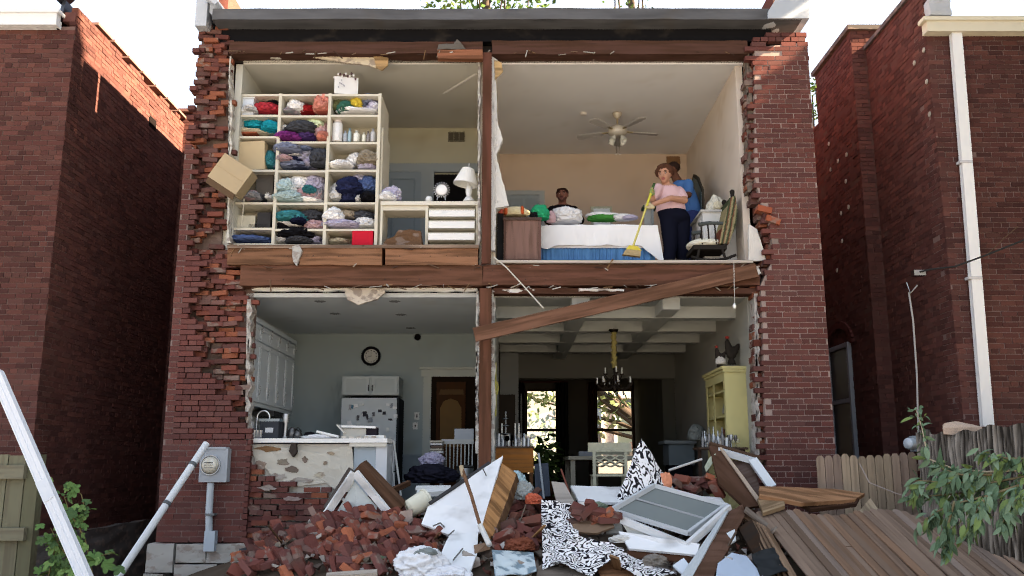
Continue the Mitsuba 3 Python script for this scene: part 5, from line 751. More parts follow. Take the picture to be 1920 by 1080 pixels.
part(fc, 'neck', tube(A, .014, 8), (.8, .82, .84), 'metal', True); part(fc, 'base', lathe([(0, 0), (.03, 0), (.026, .04), (0, .05)], 12).t(p), (.7, .7, .72), 'metal', True)
def on(px, py, Y): return S(px, py, Y)
def simple(name, g, c, mat, label, cat_, smooth=False): return single(name, g, c, mat, label, cat_, smooth)
carton(461, 790, 472, 822, (.66, .68, .70), 'white upright canister left of the faucet', 'canister', 'canister', Y=.4, d=.08)
tr = thing('crate', 'dark plastic basket with pale label under the faucet', 'basket'); part(tr, 'body', pbox(487, 788, 522, 822, .35, .6), (.045, .05, .06), 'clean'); part(tr, 'rim', pbox(485, 785, 524, 790, .34, .61), (.12, .17, .2), 'gloss'); part(tr, 'label', pbox(497, 802, 512, 811, .346, .349), (.5, .52, .55), 'clean')
for k in range(5): px = 464 + k * 6; p = on(px, 822, .28 + .05 * (k % 2)); simple('drinking_glass', lathe([(.022, 0), (.03, .11), (.027, .11), (.02, .006), (0, .006)], 10).t(p), (.8, .82, .85), 'pane', 'small clear glass in the cluster at the left end of the countertop', 'glass', True); labels[list(labels)[-1]]['group'] = 'clear glasses at the left end of the countertop'
cm = thing('coffee_maker', 'steel coffee maker with black jug on the countertop', 'coffee maker'); p = on(534, 822, .6); part(cm, 'body', lathe([(0, 0), (.06, 0), (.06, .02), (.035, .03), (.035, .2), (.05, .22), (.05, .33), (0, .34)], 14).t(p), (.5, .5, .5), 'metal', True); part(cm, 'jug', lathe([(0, 0), (.06, 0), (.07, .07), (.04, .14), (0, .15)], 12).t(p + (.10, -.02, 0)), (.02, .02, .022), 'gloss', True); part(cm, 'handle', tube([p + (.16, -.02, .12), p + (.2, -.02, .09), p + (.16, -.02, .03)], .01, 6), (.02, .02, .02), 'clean', True)
kt = thing('kettle', 'black kettle right of the coffee maker', 'kettle'); p = on(558, 822, .55); part(kt, 'body', lathe([(0, 0), (.06, 0), (.065, .05), (.04, .1), (0, .11)], 12).t(p), (.02, .02, .022), 'gloss', True); part(kt, 'handle', tube([p + (-.05, 0, .09), p + (0, 0, .15), p + (.05, 0, .09)], .009, 6), (.02, .02, .02), 'clean', True)
lump(580, 815, 18, 8, 'black', 'small black cloth on the countertop', .45, 301, 'cloth', 'cloth'); lump(600, 819, 50, 7, 'white', 'scattered white paper scraps on the countertop', .4, 302, 'paper', 'paper_scraps', 'cloth', .7)
simple('paper_roll', tube([on(594, 809, .4), on(635, 819, .3)], .017, 8), (.72, .72, .7), 'clean', 'white paper tube lying on the countertop', 'paper tube')
bx_ = thing('bread_box', 'pale carton with flat white lid near the right end of the countertop', 'box'); part(bx_, 'body', pbox(643, 803, 686, 823, .35, .6), (.42, .41, .37), 'clean'); part(bx_, 'lid', pbox(640, 798, 704, 802, .32, .63).r((0, 1, 0), 1.5, S(670, 800, .5)), (.74, .74, .74), 'clean'); part(bx_, 'flap', bar(S(636, 797, .4), S(650, 812, .38), .2, .012), (.62, .6, .55), 'clean')
carton(682, 801, 706, 818, (.025, .022, .03), 'black box standing on the right end of the countertop', Y=.38); carton(684, 816, 720, 823, (.72, .72, .7), 'stack of white paper at the right end of the countertop', 'paper_stack', 'paper', Y=.25)
for k in range(5): simple('debris_scrap', roughen(hull([S(640 + k * 14 + a, 823 + b, .15 + c) for a in (0, 9) for b in (0, -5) for c in (0, .08)]), .01, 20, k), (.5, .47, .42), 'crust', 'small plaster scrap on the countertop edge', 'debris'); labels[list(labels)[-1]]['group'] = 'plaster scraps on the countertop edge'
fr = thing('refrigerator', 'white refrigerator covered with magnets and papers', 'refrigerator'); yf = DK - .78; g0 = S(641, 745, yf); g1 = S(744, 745, yf)
part(fr, 'cabinet', box(g0[0], g1[0] + .03, yf + .05, DK - .01, ZF1, g0[2]), (.03, .035, .04), 'clean'); zs_ = S(960, 884, yf)[2]
part(fr, 'upper_door', box(g0[0], g1[0], yf, yf + .048, zs_ + .012, g0[2] - .01), (.52, .56, .58), 'clean'); part(fr, 'lower_door', box(g0[0], g1[0], yf, yf + .048, ZF1 + .08, zs_ - .012), (.50, .54, .56), 'clean'); r = np.random.RandomState(6)
for k in range(46):
    px, py = r.uniform(646, 738), r.uniform(752, 850); w_, h_ = r.uniform(3, 9), r.uniform(3, 10)
    c = [(.04, .04, .05), (.12, .12, .13), (.72, .72, .72), (.25, .27, .3), (.1, .2, .28), (.3, .3, .32), (.62, .64, .62)][r.randint(7)]; part(fr, 'magnet', pbox(px, py, px + w_, py + h_, yf - .004 - .0007 * k, yf - .0005).r((0, 1, 0), r.normal(0, 8), S(px, py, yf)), c, 'clean')
part(fr, 'handle', pbox(735, 880 - 40, 739, 882, yf - .05, yf - .02), (.6, .62, .64), 'gloss')
wc = thing('wall_cabinet', 'small grey two door cabinet above the refrigerator', 'cabinet'); yc = DK - .62; part(wc, 'body', pbox(641, 705, 748, 741, yc + .02, DK - .01), (.40, .44, .44), 'clean')
for a, b in ((643, 693), (696, 746)):
    d = part(wc, 'door', pbox(a, 707, b, 740, yc, yc + .018), (.42, .46, .46), 'clean'); part(d, 'frame', cat([pbox(a + 1, 707, b - 1, 711, yc - .012, yc - .001), pbox(a + 1, 736, b - 1, 740, yc - .012, yc - .001), pbox(a + 1, 711, a + 6, 736, yc - .012, yc - .001), pbox(b - 6, 711, b - 1, 736, yc - .012, yc - .001)]), (.46, .5, .5), 'clean'); part(d, 'handle', tube([S(691 if a == 643 else 698, 722, yc - .03), S(691 if a == 643 else 698, 733, yc - .03)], .008, 6), (.06, .06, .06), 'metal')
ck = thing('wall_clock', 'round black rimmed wall clock with white face on the kitchen wall', 'clock'); c = S(696, 668, DK - .03); part(ck, 'rim', lathe([(.125, 0), (.165, 0), (.17, .03), (.14, .05), (.125, .02)], 26).r((1, 0, 0), 90).t(c), (.010, .010, .011), 'clean', True); part(ck, 'face', lathe([(.128, 0), (.128, .012), (0, .012)], 26).r((1, 0, 0), 90).t(c), (.50, .50, .47), 'clean')
for a, l in ((200, .085), (95, .06)): part(ck, 'hand', bar(c + (0, -.018, 0), c + (l * math.cos(math.radians(a)), -.018, l * math.sin(math.radians(a))), .004, .01, up=(0, -1, .01)), (.02, .02, .02), 'clean')
for k in range(12): a = k * math.pi / 6; part(ck, 'hour_mark', box(-.006, .006, -.016, -.013, -.012, .012).r((0, 1, 0), -30 * k).t(c + .1 * np.array([math.cos(a), 0, math.sin(a)])), (.05, .05, .05), 'clean')
simple('alarm_siren', lathe([(0, -.05), (.05, -.04), (.06, 0), (0, 0)], 12).r((1, 0, 0), 90).t(S(783, 632, DK - .02)), (.01, .01, .01), 'clean', 'small black round sensor high on the kitchen wall', 'sensor', True)
for q, l in (((777, 773, 786, 787), 'upper white switch plate beside the kitchen doorway'), ((774, 792, 783, 805), 'lower white switch plate beside the kitchen doorway')):
    k = thing('switch_plate', l, 'switch'); part(k, 'plate', pbox(*q, DK - .012, DK - .001), (.72, .72, .70), 'clean'); part(k, 'toggle', pbox((q[0] + q[2]) / 2 - 1.2, q[1] + 4, (q[0] + q[2]) / 2 + 1.2, q[3] - 4, DK - .02, DK - .013), (.08, .08, .08), 'clean')
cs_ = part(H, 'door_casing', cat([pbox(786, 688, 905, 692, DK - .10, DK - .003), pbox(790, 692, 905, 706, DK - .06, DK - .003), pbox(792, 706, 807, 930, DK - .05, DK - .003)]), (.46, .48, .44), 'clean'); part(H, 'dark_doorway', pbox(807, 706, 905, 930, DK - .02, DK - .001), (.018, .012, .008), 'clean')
wd = part(H, 'door', cat([pbox(817, 716, 872, 930, DK - .06, DK - .022)]), (.06, .026, .012), 'furniture', label='dark brown wooden door beyond the kitchen doorway'); part(wd, 'pane', extr([( .0, .0), (.0, .0), (.0, .0)], .01) if False else ppoly([(825, 838), (825, 765), (832, 752), (845, 747), (858, 752), (865, 765), (865, 838)], DK - .07, .008), (.16, .095, .04), 'clean'); part(wd, 'panel', ppoly([(822, 740), (826, 730), (868, 730), (870, 740)], DK - .07, .008), (.10, .06, .03), 'clean')
part(H, 'wainscot', cat([pbox(748, 852, 792, 856, DK - .04, DK - .003), pbox(748, 856, 792, 960, DK - .012, DK - .002)]), (.26, .31, .34), 'clean')
ch = thing('windsor_chair', 'white spindle back chair in the kitchen doorway', 'chair'); Yc = 2.2; q = lambda px, py, d=0: S(px, py, Yc) + (0, d, 0); part(ch, 'crest', bar(q(828, 828), q(888, 828), .03, .075), (.52, .54, .54), 'clean')
for k in range(9): px = 830 + k * 7; part(ch, 'spindle', tube([q(px, 832), q(px - .6, 885, -.04)], .011, 6), (.52, .54, .54), 'clean', True)
part(ch, 'seat', box(q(826, 885)[0], q(888, 885)[0], Yc - .42, Yc + .02, q(828, 889)[2], q(828, 884)[2]), (.5, .5, .5), 'clean')
for px, d in ((830, 0), (884, 0), (830, -.38), (884, -.38)): a = q(px, 889, d); a[2] = q(px, 889)[2]; part(ch, 'leg', tube([a, (a[0], a[1], ZF1)], .018, 6), (.5, .5, .5), 'clean', True)
part(ch, 'folded_towel', pbox(852, 804, 888, 826, Yc + .04, Yc + .1), (.46, .50, .55), 'clean')
tc = thing('trash_can', 'steel cylindrical trash can beside the brown post', 'trash can'); p = q(875, 905, -.5); part(tc, 'body', lathe([(0, 0), (.13, 0), (.13, .32), (0, .32)], 18).t(p[0], p[1], p[2] - .1), (.35, .36, .37), 'metal', True); part(tc, 'lid', lathe([(0, .32), (.135, .32), (.13, .35), (0, .37)], 18).t(p[0], p[1], p[2] - .1), (.06, .06, .06), 'clean', True)
sk = thing('paper_stack', 'stack of folders and papers left of the white spindle chair', 'papers')
for k in range(6): part(sk, 'sheet', pbox(806 + k % 3, 826 + k * 5.0, 830 - k % 2, 829.5 + k * 5.0, 1.9, 2.2), [(.5, .46, .38), (.66, .66, .66), (.14, .10, .08)][k % 3], 'clean')
part(sk, 'stand', pbox(804, 856, 832, 900, 1.92, 2.2), (.2, .2, .2), 'clean')
lump(810, 866, 34, 22, 'lavender', 'pale lavender plastic bag hanging by the papers', 1.5, 303, amp=.75); lump(808, 893, 84, 34, (.016, .016, .026), 'large black garbage bag on the kitchen floor', .9, 304, amp=.5)
fs = thing('floor_lamp', 'thin white metal stand before the refrigerator', 'stand'); part(fs, 'pole', tube([S(738, 828, .6), S(752, 930, .55)], .016, 6), (.5, .52, .52), 'clean', True); part(fs, 'pole', tube([S(730, 830, .6), S(742, 930, .55)], .010, 6), (.5, .52, .52), 'clean', True)
# ================================================================ the dining room
sbd = thing('sideboard', 'orange brown wooden sideboard crowded with glassware behind the brown post', 'sideboard'); Ys = .9; zs1 = S(960, 837, Ys)[2]; a0, a1 = S(924, 860, Ys)[0], S(1000, 860, Ys)[0]
part(sbd, 'top', box(a0 - .02, a1 + .02, Ys - .02, Ys + .5, zs1 - .025, zs1), (.10, .07, .05), 'wood'); part(sbd, 'case', box(a0, a1, Ys, Ys + .48, S(960, 886, Ys)[2], zs1 - .025), (.33, .135, .035), 'palewood')
for x in (a0 + .03, a1 - .03): part(sbd, 'leg', box(x - .025, x + .025, Ys, Ys + .05, ZF1, S(960, 886, Ys)[2]), (.12, .06, .03), 'wood')
def glass(px, h, w, y, z, group, label, kind=0, c=(.8, .82, .85), mat='pane'):
    x = S(px, 830, y)[0]; pf = [[(w, 0), (w * .95, h), (w * .88, h), (w * .9, .006), (0, .006)], [(w * .8, 0), (.006, .008), (.005, h * .5), (w, h * .62), (w * .85, h), (w * .78, h), (w * .9, h * .64), (0, h * .52)], [(w, 0), (w, h * .55), (w * .35, h * .72), (w * .3, h), (0, h)]][kind]
    k = single('glass', lathe(pf, 10).t(x, y, z), c, mat, label, 'glass', True); labels[k]['group'] = group
r = np.random.RandomState(31)
for k in range(26): glass(927 + (k * 2.65) % 70, r.uniform(.10, .2), r.uniform(.022, .036), Ys + .05 + .4 * r.rand(), zs1, 'glassware on the orange sideboard', 'clear or silver glass in the crowd of glassware on the orange sideboard', r.randint(3), (.45, .48, .52), 'pane' if k % 3 else 'metal')
et = thing('glass_stand', 'tall tiered glass stand at the left of the sideboard glassware', 'glass stand'); p = S(948, 837, Ys + .2) * (1, 1, 0) + (0, 0, zs1)
for k, (w, z) in enumerate(((.09, .16), (.07, .28), (.05, .38))): part(et, 'tier', lathe([(0, z), (w, z + .01), (w, z + .03), (0, z + .015)], 14).t(p), (.34, .37, .4), 'metal', True)
part(et, 'stem', tube([p, p + (0, 0, .50)], .012, 6), (.4, .42, .45), 'metal')
for px in (928, 941, 966, 973): cn = thing('candlestick', f'white candle in a silver holder among the sideboard glassware, at {["far left", "left", "centre right", "right"][[928, 941, 966, 973].index(px)]}', 'candlestick'); p = S(px, 837, Ys + .15) * (1, 1, 0) + (0, 0, zs1); part(cn, 'holder', lathe([(0, 0), (.03, 0), (.012, .03), (.012, .1), (.02, .12), (0, .12)], 10).t(p), (.5, .5, .52), 'metal', True); part(cn, 'candle', tube([p + (0, 0, .12), p + (0, 0, .33)], .011, 7), (.72, .72, .68), 'clean', True)
cdl = thing('chandelier', 'dark iron chandelier with white candles on a yellow fabric covered chain', 'chandelier'); yc = depth_at(600, ZC1 - .02); c = np.array([S(1150, 600, yc)[0], yc, ZC1]); zr = S(1150, 722, yc)[2]; ztp = S(1150, 690, yc)[2]
part(cdl, 'canopy', lathe([(0, -.07), (.03, -.06), (.075, -.02), (.075, 0), (0, 0)], 14).t(c - (0, 0, .17)), (.05, .04, .03), 'metal', True); zz_ = np.linspace(ZC1 - .2, ztp, 22); part(cdl, 'chain_sleeve', tube([(c[0] + .006 * math.sin(k * 1.3), c[1], z) for k, z in enumerate(zz_)], [.042 + .012 * math.sin(k * 2.2) for k in range(22)], 9), (.30, .25, .09), 'cloth', True)
part(cdl, 'stem', lathe([(0, zr - .12), (.03, zr - .1), (.05, zr - .04), (.02, zr), (.035, zr + .08), (.015, zr + .16), (.015, ztp), (0, ztp)], 12).t(c[0], c[1], 0), (.03, .024, .02), 'metal', True)
for k in range(10):
    R_, z = (.27, zr) if k < 7 else (.15, zr + .16); a = k * 2 * math.pi / 7 + .3 if k < 7 else (k - 7) * 2 * math.pi / 3 + .6; d = np.array([math.cos(a), math.sin(a), 0]); t = np.linspace(0, 1, 9); A = [c * (1, 1, 0) + d * (.02 + (R_ - .02) * u) + (0, 0, z - .07 * math.sin(u * math.pi) - .0) for u in t]
    m = part(cdl, 'arm', tube(A, .009, 6), (.03, .024, .02), 'clean', True); part(m, 'cup', lathe([(0, 0), (.03, .01), (.034, .025), (0, .02)], 9).t(A[-1]), (.035, .028, .022), 'clean', True); part(m, 'candle', tube([A[-1] + (0, 0, .02), A[-1] + (0, 0, .12)], .012, 7), (.62, .62, .58), 'clean', True); part(m, 'crystal', ico(A[4] - (0, 0, .06), (.016, .016, .03), 1), (.03, .03, .03), 'gloss')
hu = thing('hutch', 'pale yellow hutch cabinet with crown along the right dining room wall', 'hutch'); yh = .62; hx0, hx1 = S(1362, 760, yh)[0], S(1404, 760, yh)[0]; zh = S(960, 692, yh)[2]; HY = (.50, .46, .22)
part(hu, 'side', box(hx0, hx1, yh, yh + .02, ZF1, zh), HY, 'clean'); part(hu, 'crown', cat([box(hx0 - .05, hx1 + .03, yh - .04, yh + 1.3, zh, zh + .04), box(hx0 - .03, hx1 + .02, yh - .025, yh + 1.27, zh - .04, zh)]), HY, 'clean'); part(hu, 'back', box(hx1 - .02, hx1, yh + .02, yh + 1.22, ZF1, zh - .04), (.40, .37, .2), 'clean'); part(hu, 'far_side', box(hx0, hx1, yh + 1.22, yh + 1.24, ZF1, zh - .04), HY, 'clean')
for z in (ZF1 + .85, ZF1 + 1.25, ZF1 + 1.6): part(hu, 'shelf', box(hx0 + .01, hx1 - .02, yh + .02, yh + 1.22, z, z + .025), HY, 'clean')
part(hu, 'front_frame', cat([box(hx0 - .012, hx0 - .001, yh + a, yh + b, ZF1 + .9, zh - .04) for a, b in ((.0, .09), (.68, .76), (1.15, 1.24))] + [box(hx0 - .012, hx0 - .001, yh + .09, yh + 1.15, zh - .16, zh - .04)]), HY, 'clean'); part(hu, 'lower_doors', box(hx0 - .02, hx0 - .001, yh, yh + 1.24, ZF1, ZF1 + .88), HY, 'clean')
for k in range(5): part(hu, 'plate', lathe([(0, .01), (.08, .014), (.10, .03), (.1, .02), (.08, 0), (0, 0)], 14).r((0, 1, 0), -75).t(hx1 - .12, yh + .16 + .22 * k, ZF1 + 1.02 + .4 * (k % 2)), [(.5, .48, .40), (.25, .12, .1), (.2, .22, .3)][k % 3], 'gloss', True)
def bird(label, px, py, h, col, wat=None):
    k = thing('rooster_figure', label, 'figurine'); Yb = yh + .25; p = S(px, py, Yb); part(k, 'body', flesh(chain((p + (0, 0, h * .35), (h * .2, h * .16, h * .2)), (p + (-h * .10, 0, h * .62), h * .12), (p + (-h * .12, 0, h * .84), h * .09)) + chain((p + (h * .10, 0, h * .42), h * .14), (p + (h * .27, 0, h * .70), h * .06)), .03), col, 'clean', True); part(k, 'comb', ico(p + (-h * .12, 0, h * .96), (h * .08, h * .02, h * .06), 1), (.25, .04, .03), 'clean'); part(k, 'base', lathe([(0, 0), (h * .16, 0), (h * .1, h * .2), (0, h * .2)], 10).t(p), col, 'clean')
bird('dark rooster figure standing tallest on the yellow hutch', 1372, 683, .40, (.03, .026, .022)); bird('dark rooster figure with white breast left on the yellow hutch', 1350, 688, .30, (.035, .028, .024)); lump(1351, 678, 16, 14, (.55, .53, .5), 'pale dish beside the smaller rooster on the hutch', yh + .2, 311, 'dish', 'dish')
gt = thing('side_table', 'small dark table with bottles and glasses before the yellow hutch', 'table'); zt_ = S(960, 839, .3)[2]; part(gt, 'top', box(S(1306, 840, .3)[0], S(1398, 840, .3)[0], .16, .56, zt_ - .03, zt_), (.06, .04, .03), 'wood')
for px in (1312, 1394): part(gt, 'leg', box(S(px, 840, .3)[0] - .02, S(px, 840, .3)[0] + .02, .3, .35, ZF1, zt_ - .03), (.05, .035, .03), 'wood')
for k in range(18):
    dark = k % 3 == 0; glass(1318 + (k * 4.1) % 66, r.uniform(.14, .3) if k < 10 else r.uniform(.1, .2), r.uniform(.024, .034), ((.2 + .3 * r.rand()) if True else 0), zt_, 'bottles and glasses before the yellow hutch', 'bottle or glass in the group before the yellow hutch', 2 if k < 10 else r.randint(2), (.05, .05, .055) if dark else (.42, .45, .48), 'gloss' if dark else ('metal' if k % 2 else 'pane'))
CR = (.52, .52, .40)
def dchair(label, px0, px1, py0, Yc, back=True):
    k = thing('dining_chair', label, 'chair'); q = lambda px, py, d=0: S(px, py, Yc) + (0, d, 0); zse = ZF1 + .46; x0, x1 = q(px0, py0)[0], q(px1, py0)[0]; z1 = q(px0, py0)[2]; i = (x1 - x0) * .14
    part(k, 'crest_rail', roughen(subdiv(box(x0, x1, Yc - .02, Yc + .02, z1 - .13, z1), .1), .005, 5), CR, 'clean')
    for x in (x0 + i, x1 - i): part(k, 'back_post', box(x - .022, x + .022, Yc - .018, Yc + .018, zse, z1 - .13), CR, 'clean'); part(k, 'leg', box(x - .022, x + .022, Yc - .02, Yc + .02, ZF1, zse - .03), CR, 'clean'); part(k, 'leg', box(x - .022, x + .022, Yc + .36, Yc + .4, ZF1, zse - .03), CR, 'clean')
    part(k, 'seat', box(x0 + i - .03, x1 - i + .03, Yc - .03, Yc + .42, zse - .03, zse), CR, 'clean')
    for zc in (.33, .52): part(k, 'slat', cat([tube([(x0 + i + (x1 - x0 - 2 * i) * t, Yc, zse + zc * (z1 - zse) + s * .035 * math.sin(t * math.pi * 3)) for t in np.linspace(0, 1, 16)], .012, 6) for s in (-1, 1)]), CR, 'clean', True)
dchair('cream dining chair with wavy slats before the right window', 1102, 1184, 830, 1.3); dchair('cream dining chair at the far side of the dining table', 1108, 1180, 838, 3.6)
dt = thing('dining_table', 'long pale dining table behind the cream chair', 'table'); part(dt, 'top', box(S(1066, 858, 1.9)[0], S(1200, 858, 1.9)[0], 1.9, 3.4, S(960, 862, 1.9)[2], S(960, 855, 1.9)[2]), (.30, .29, .24), 'clean')
for px in (1074, 1192):
    for y in (1.95, 3.3): part(dt, 'leg', box(S(px, 858, 1.95)[0] - .035, S(px, 858, 1.95)[0] + .035, y, y + .07, ZF1, S(960, 862, 1.9)[2]), (.30, .29, .24), 'clean')
carton(1086, 846, 1112, 856, (.2, .22, .25), 'dark box on the dining table', Y=2.2); carton(1190, 840, 1210, 852, (.4, .41, .42), 'pale box on the dining table', Y=2.4)
fp = thing('mantel', 'pale grey fireplace mantel at the far right of the dining room', 'fireplace'); part(fp, 'shelf', pbox(1246, 826, 1306, 832, 4.0, 4.7), (.30, .34, .36), 'clean'); part(fp, 'surround', pbox(1254, 833, 1302, 872, 4.1, 4.7), (.22, .27, .30), 'clean'); part(fp, 'firebox', pbox(1258, 872, 1300, 930, 4.15, 4.7), (.015, .015, .02), 'clean'); lump(1305, 815, 26, 30, (.32, .36, .36), 'pale grey cushion standing beside the mantel', 3.4, 312, 'cushion', 'cushion')
for px, c, w, l in ((1054, (.035, .032, .03), 22, 'dark patterned curtain right of the left window'), (1112, (.09, .035, .022), 16, 'dark reddish curtain left of the right window'), (1197, (.11, .04, .03), 16, 'dark reddish curtain right of the right window'), (976, (.03, .022, .02), 14, 'dark curtain left of the left window')):
    y = YB - .18; x, w_ = S(px, 800, y)[0], w * mpp(px, 800, y); single('curtain', sheet(lambda u, v: (x - w_ / 2 + w_ * u, y + .05 * math.sin(u * 22), ZF1 + .1 + (S(960, 716, y)[2] - ZF1 - .1) * v), 30, 4, .01), c, 'cloth', l, 'curtain', True)
single('curtain_rod', tube([S(968, 716, YB - .2), S(1064, 716, YB - .2)], .02, 6), (.16, .06, .05), 'clean', 'dark red rod above the left window', 'curtain rod')
ph = thing('potted_plant', 'leafy green house plant before the left window', 'plant'); p = S(1022, 880, 6.5); part(ph, 'pot', lathe([(0, 0), (.14, 0), (.2, .3), (0, .3)], 12).t(p[0], p[1], ZF1 + .0), (.2, .1, .06), 'clean', True); part(ph, 'stem', tube([(p[0], p[1], ZF1 + .3), (p[0], p[1], p[2] + .25)], .02, 6), (.1, .08, .04), 'clean'); rp = np.random.RandomState(5); part(ph, 'foliage', leaf_quads(np.array([p[0], p[1], p[2] + .12]) + rp.normal(size=(260, 3)) * (.16, .14, .22), .08, 9, GREENS, 3), mat='leaf', kind='stuff')
bf = thing('bookcase', 'dark cabinet with pale lamp shade left of the left window', 'cabinet'); part(bf, 'body', pbox(936, 740, 966, 930, 4.4, 4.7), (.05, .04, .032), 'clean'); part(bf, 'door_edge', pbox(976, 738, 979, 830, 6.25, 6.3), (.26, .26, .24), 'clean')
part(H, 'wall_pilaster', box(PX1 + .01, PX1 + .35, 4.75, 5.0, ZF1, ZC1 - .2), (.26, .27, .26), 'plaster')
yp = thing('yellow_pole', 'thin yellow green pole leaning beside the torn plaster of the post', 'pole'); part(yp, 'pole', tube([S(929, 680, .35), S(929, 780, .35)], .015, 6), (.42, .40, .10), 'clean'); part(yp, 'hook', tube([S(932, 740, .36), S(934, 725, .36), S(931, 715, .36)], .01, 6), (.42, .4, .1), 'clean')
wf = thing('wall_picture', 'dark framed picture on the far dining room wall', 'picture'); part(wf, 'frame', pbox(1214, 768, 1230, 786, YB - .05, YB - .003), (.02, .025, .04), 'clean'); part(wf, 'print', pbox(1217, 771, 1227, 783, YB - .054, YB - .051), (.06, .07, .09), 'clean')
lb = thing('hanging_bulb', 'white pull cord with small white bulb end hanging at the right of the beam', 'pull cord'); p = S(1376, 492, -.12); part(lb, 'cord', tube([p, S(1377, 568, -.12)], .004, 5), (.62, .6, .56), 'clean'); part(lb, 'bulb', lathe([(0, -.06), (.02, -.05), (.026, -.02), (.014, .01), (0, .02)], 10).t(S(1377, 571, -.12)), (.8, .8, .78), 'gloss', True)
single('torn_cord', tube([S(926, 482, -.05), S(950, 502, -.1), S(985, 540, -.12), S(1003, 560, -.2), S(1019, 578, -.25)], .010, 6), (.55, .52, .46), 'clean', 'pale torn cord hanging across the beam beside the post', 'cord')
# ================================================================ the heap of debris
def panel3(pts, th=.02, n=.12, rough=.004, seed=0, uvs=1.0):
    """A board whose corners are given as (pixel x, pixel y, depth); fan of triangles, th thick."""
    P = np.array([S(*q) for q in pts]); c = P.mean(0); k = len(P); nrm = sum(np.cross(P[i] - c, P[(i + 1) % k] - c) for i in range(k)); nrm /= np.linalg.norm(nrm)
    if nrm[1] > 0: P = P[::-1]; nrm = -nrm
    V = np.vstack([[c], P, [c - nrm * th], P - nrm * th]); F_ = []; m = k + 1
    for i in range(k): j = (i + 1) % k; F_ += [[0, 1 + i, 1 + j], [m, m + 1 + j, m + 1 + i], [1 + i, m + 1 + i, m + 1 + j], [1 + i, m + 1 + j, 1 + j]]
    V2 = V[np.array(F_)].reshape(-1, 3); x = P[1] - P[0]; x /= np.linalg.norm(x); y = np.cross(nrm, x); d = V2 - c
    g = G(V2, np.arange(len(V2)).reshape(-1, 3), np.stack([d @ x, d @ y], 1) * uvs + seed); return roughen(subdiv(g, n), rough, 5, seed) if rough else g
def pb3(a, b, wpx, th, **k):
    w = wpx * mpp(a[0], a[1], a[2]); return bar(S(*a), S(*b), th, w, up=(0, -.25, 1) if abs(a[0] - b[0]) > .4 * abs(a[1] - b[1]) else (1, -.2, 0), **k)
def piece(name, label, cat_, g, c, mat='wood', smooth=False): return single(name, g, c, mat, label, cat_, smooth)
# --- loose bricks
def rubble_brick(seed):
    r = np.random.RandomState(seed); P = []
    for sx in (-1, 1):
        for sy in (-1, 1):
            for sz in (-1, 1):
                q = np.array([sx * .1, sy * .047, sz * .03]) + r.normal(size=3) * .003
                if r.rand() < .3: P += [q - (sx * r.uniform(.01, .04), 0, 0), q - (0, sy * r.uniform(.01, .03), 0), q - (0, 0, sz * .014)]
                else: P += [q - (sx * .006, 0, 0), q - (0, sy * .006, 0), q - (0, 0, sz * .006)]
    if seed % 4 == 3: P = [q for q in P if q[0] < .02] + [np.array([.03 + .02 * r.rand(), q[1], q[2]]) for q in P if q[0] >= .02]
    return hull(P)
BC = [(.135, .048, .038), (.11, .042, .036), (.16, .058, .042), (.085, .037, .034), (.21, .072, .042), (.125, .055, .049), (.11, .048, .044), (.29, .10, .055)]
BV = {}
for s in range(7):
    for c in range(8):
        g = rubble_brick(s); r = np.random.RandomState(s * 9 + c); col = np.tile(np.array(BC[c]), (len(g.v), 1)); BV[s, c] = mikit.ply((g.v, g.f), 'crust' if (s + c) % 2 == 0 else 'matte', color=col * 1.32)
RR = np.random.RandomState(77); nb = 0
def heap(poly, n, lift, group, label, align=None, Yf=None):
    global nb
    P = sg.Polygon(poly); x0, y0, x1, y1 = P.bounds; out = []; t = 0
    while len(out) < n and t < 9000:
        t += 1; q = (RR.uniform(x0, x1), RR.uniform(y0, y1))
        if P.contains(sg.Point(q)) and all(abs(q[0] - o[0]) > 9 or abs(q[1] - o[1]) > 6 for o in out): out.append(q)
    for q in sorted(out, key=lambda k: k[1]):
        p = on_mound(*q); p = S(q[0], q[1], -.95) if p is None else p; p = p if Yf is None else S(q[0], q[1], Yf - .3 * RR.rand()); p = p + np.array([0, 0, lift * RR.rand() + .02]); e = 1e-2; nx, ny = (mound(p[0] + e, p[1]) - mound(p[0] - e, p[1])) / (2 * e), (mound(p[0], p[1] + e) - mound(p[0], p[1] - e)) / (2 * e)
        if align is not None and RR.rand() < .66: R = trimesh.transformations.euler_matrix(RR.normal(0, .18) + align[2], RR.normal(0, .16) + align[1], RR.normal(0, .18) + align[0])
        else: R = trimesh.transformations.euler_matrix(RR.normal(0, .5) + math.atan(ny), RR.normal(0, .4) - math.atan(nx), RR.uniform(0, 6.3))
        M = R.copy(); M[:3, :3] *= RR.uniform(.98, 1.22); M[:3, 3] = p; k = say(number('brick'), label, 'brick', group); place(k, BV[RR.randint(7), RR.choice(8, p=[.17, .17, .16, .16, .08, .12, .11, .03])], M); nb += 1
L0 = 'loose red brick in the big brick heap at the lower left'
heap([(440, 1085), (446, 1045), (480, 1018), (540, 1002), (600, 1000), (660, 1010), (660, 1085)], 78, .10, 'bricks of the big heap at the lower left', L0, (2.6, -.95, .0))
heap([(560, 1005), (600, 982), (640, 968), (700, 962), (760, 968), (800, 990), (830, 1040), (800, 1085), (640, 1085), (640, 1010)], 120, .12, 'bricks of the big heap at the lower left', L0, (2.5, -.8, .2))
heap([(610, 985), (650, 955), (720, 952), (770, 962), (790, 985), (700, 1000)], 26, .15, 'bricks of the big heap at the lower left', L0)
heap([(922, 1010), (935, 965), (955, 945), (1012, 940), (1016, 1040), (930, 1045)], 34, .12, 'bricks between the white panel and the printed cloth', 'loose red brick lying between the white panel and the printed cloth')
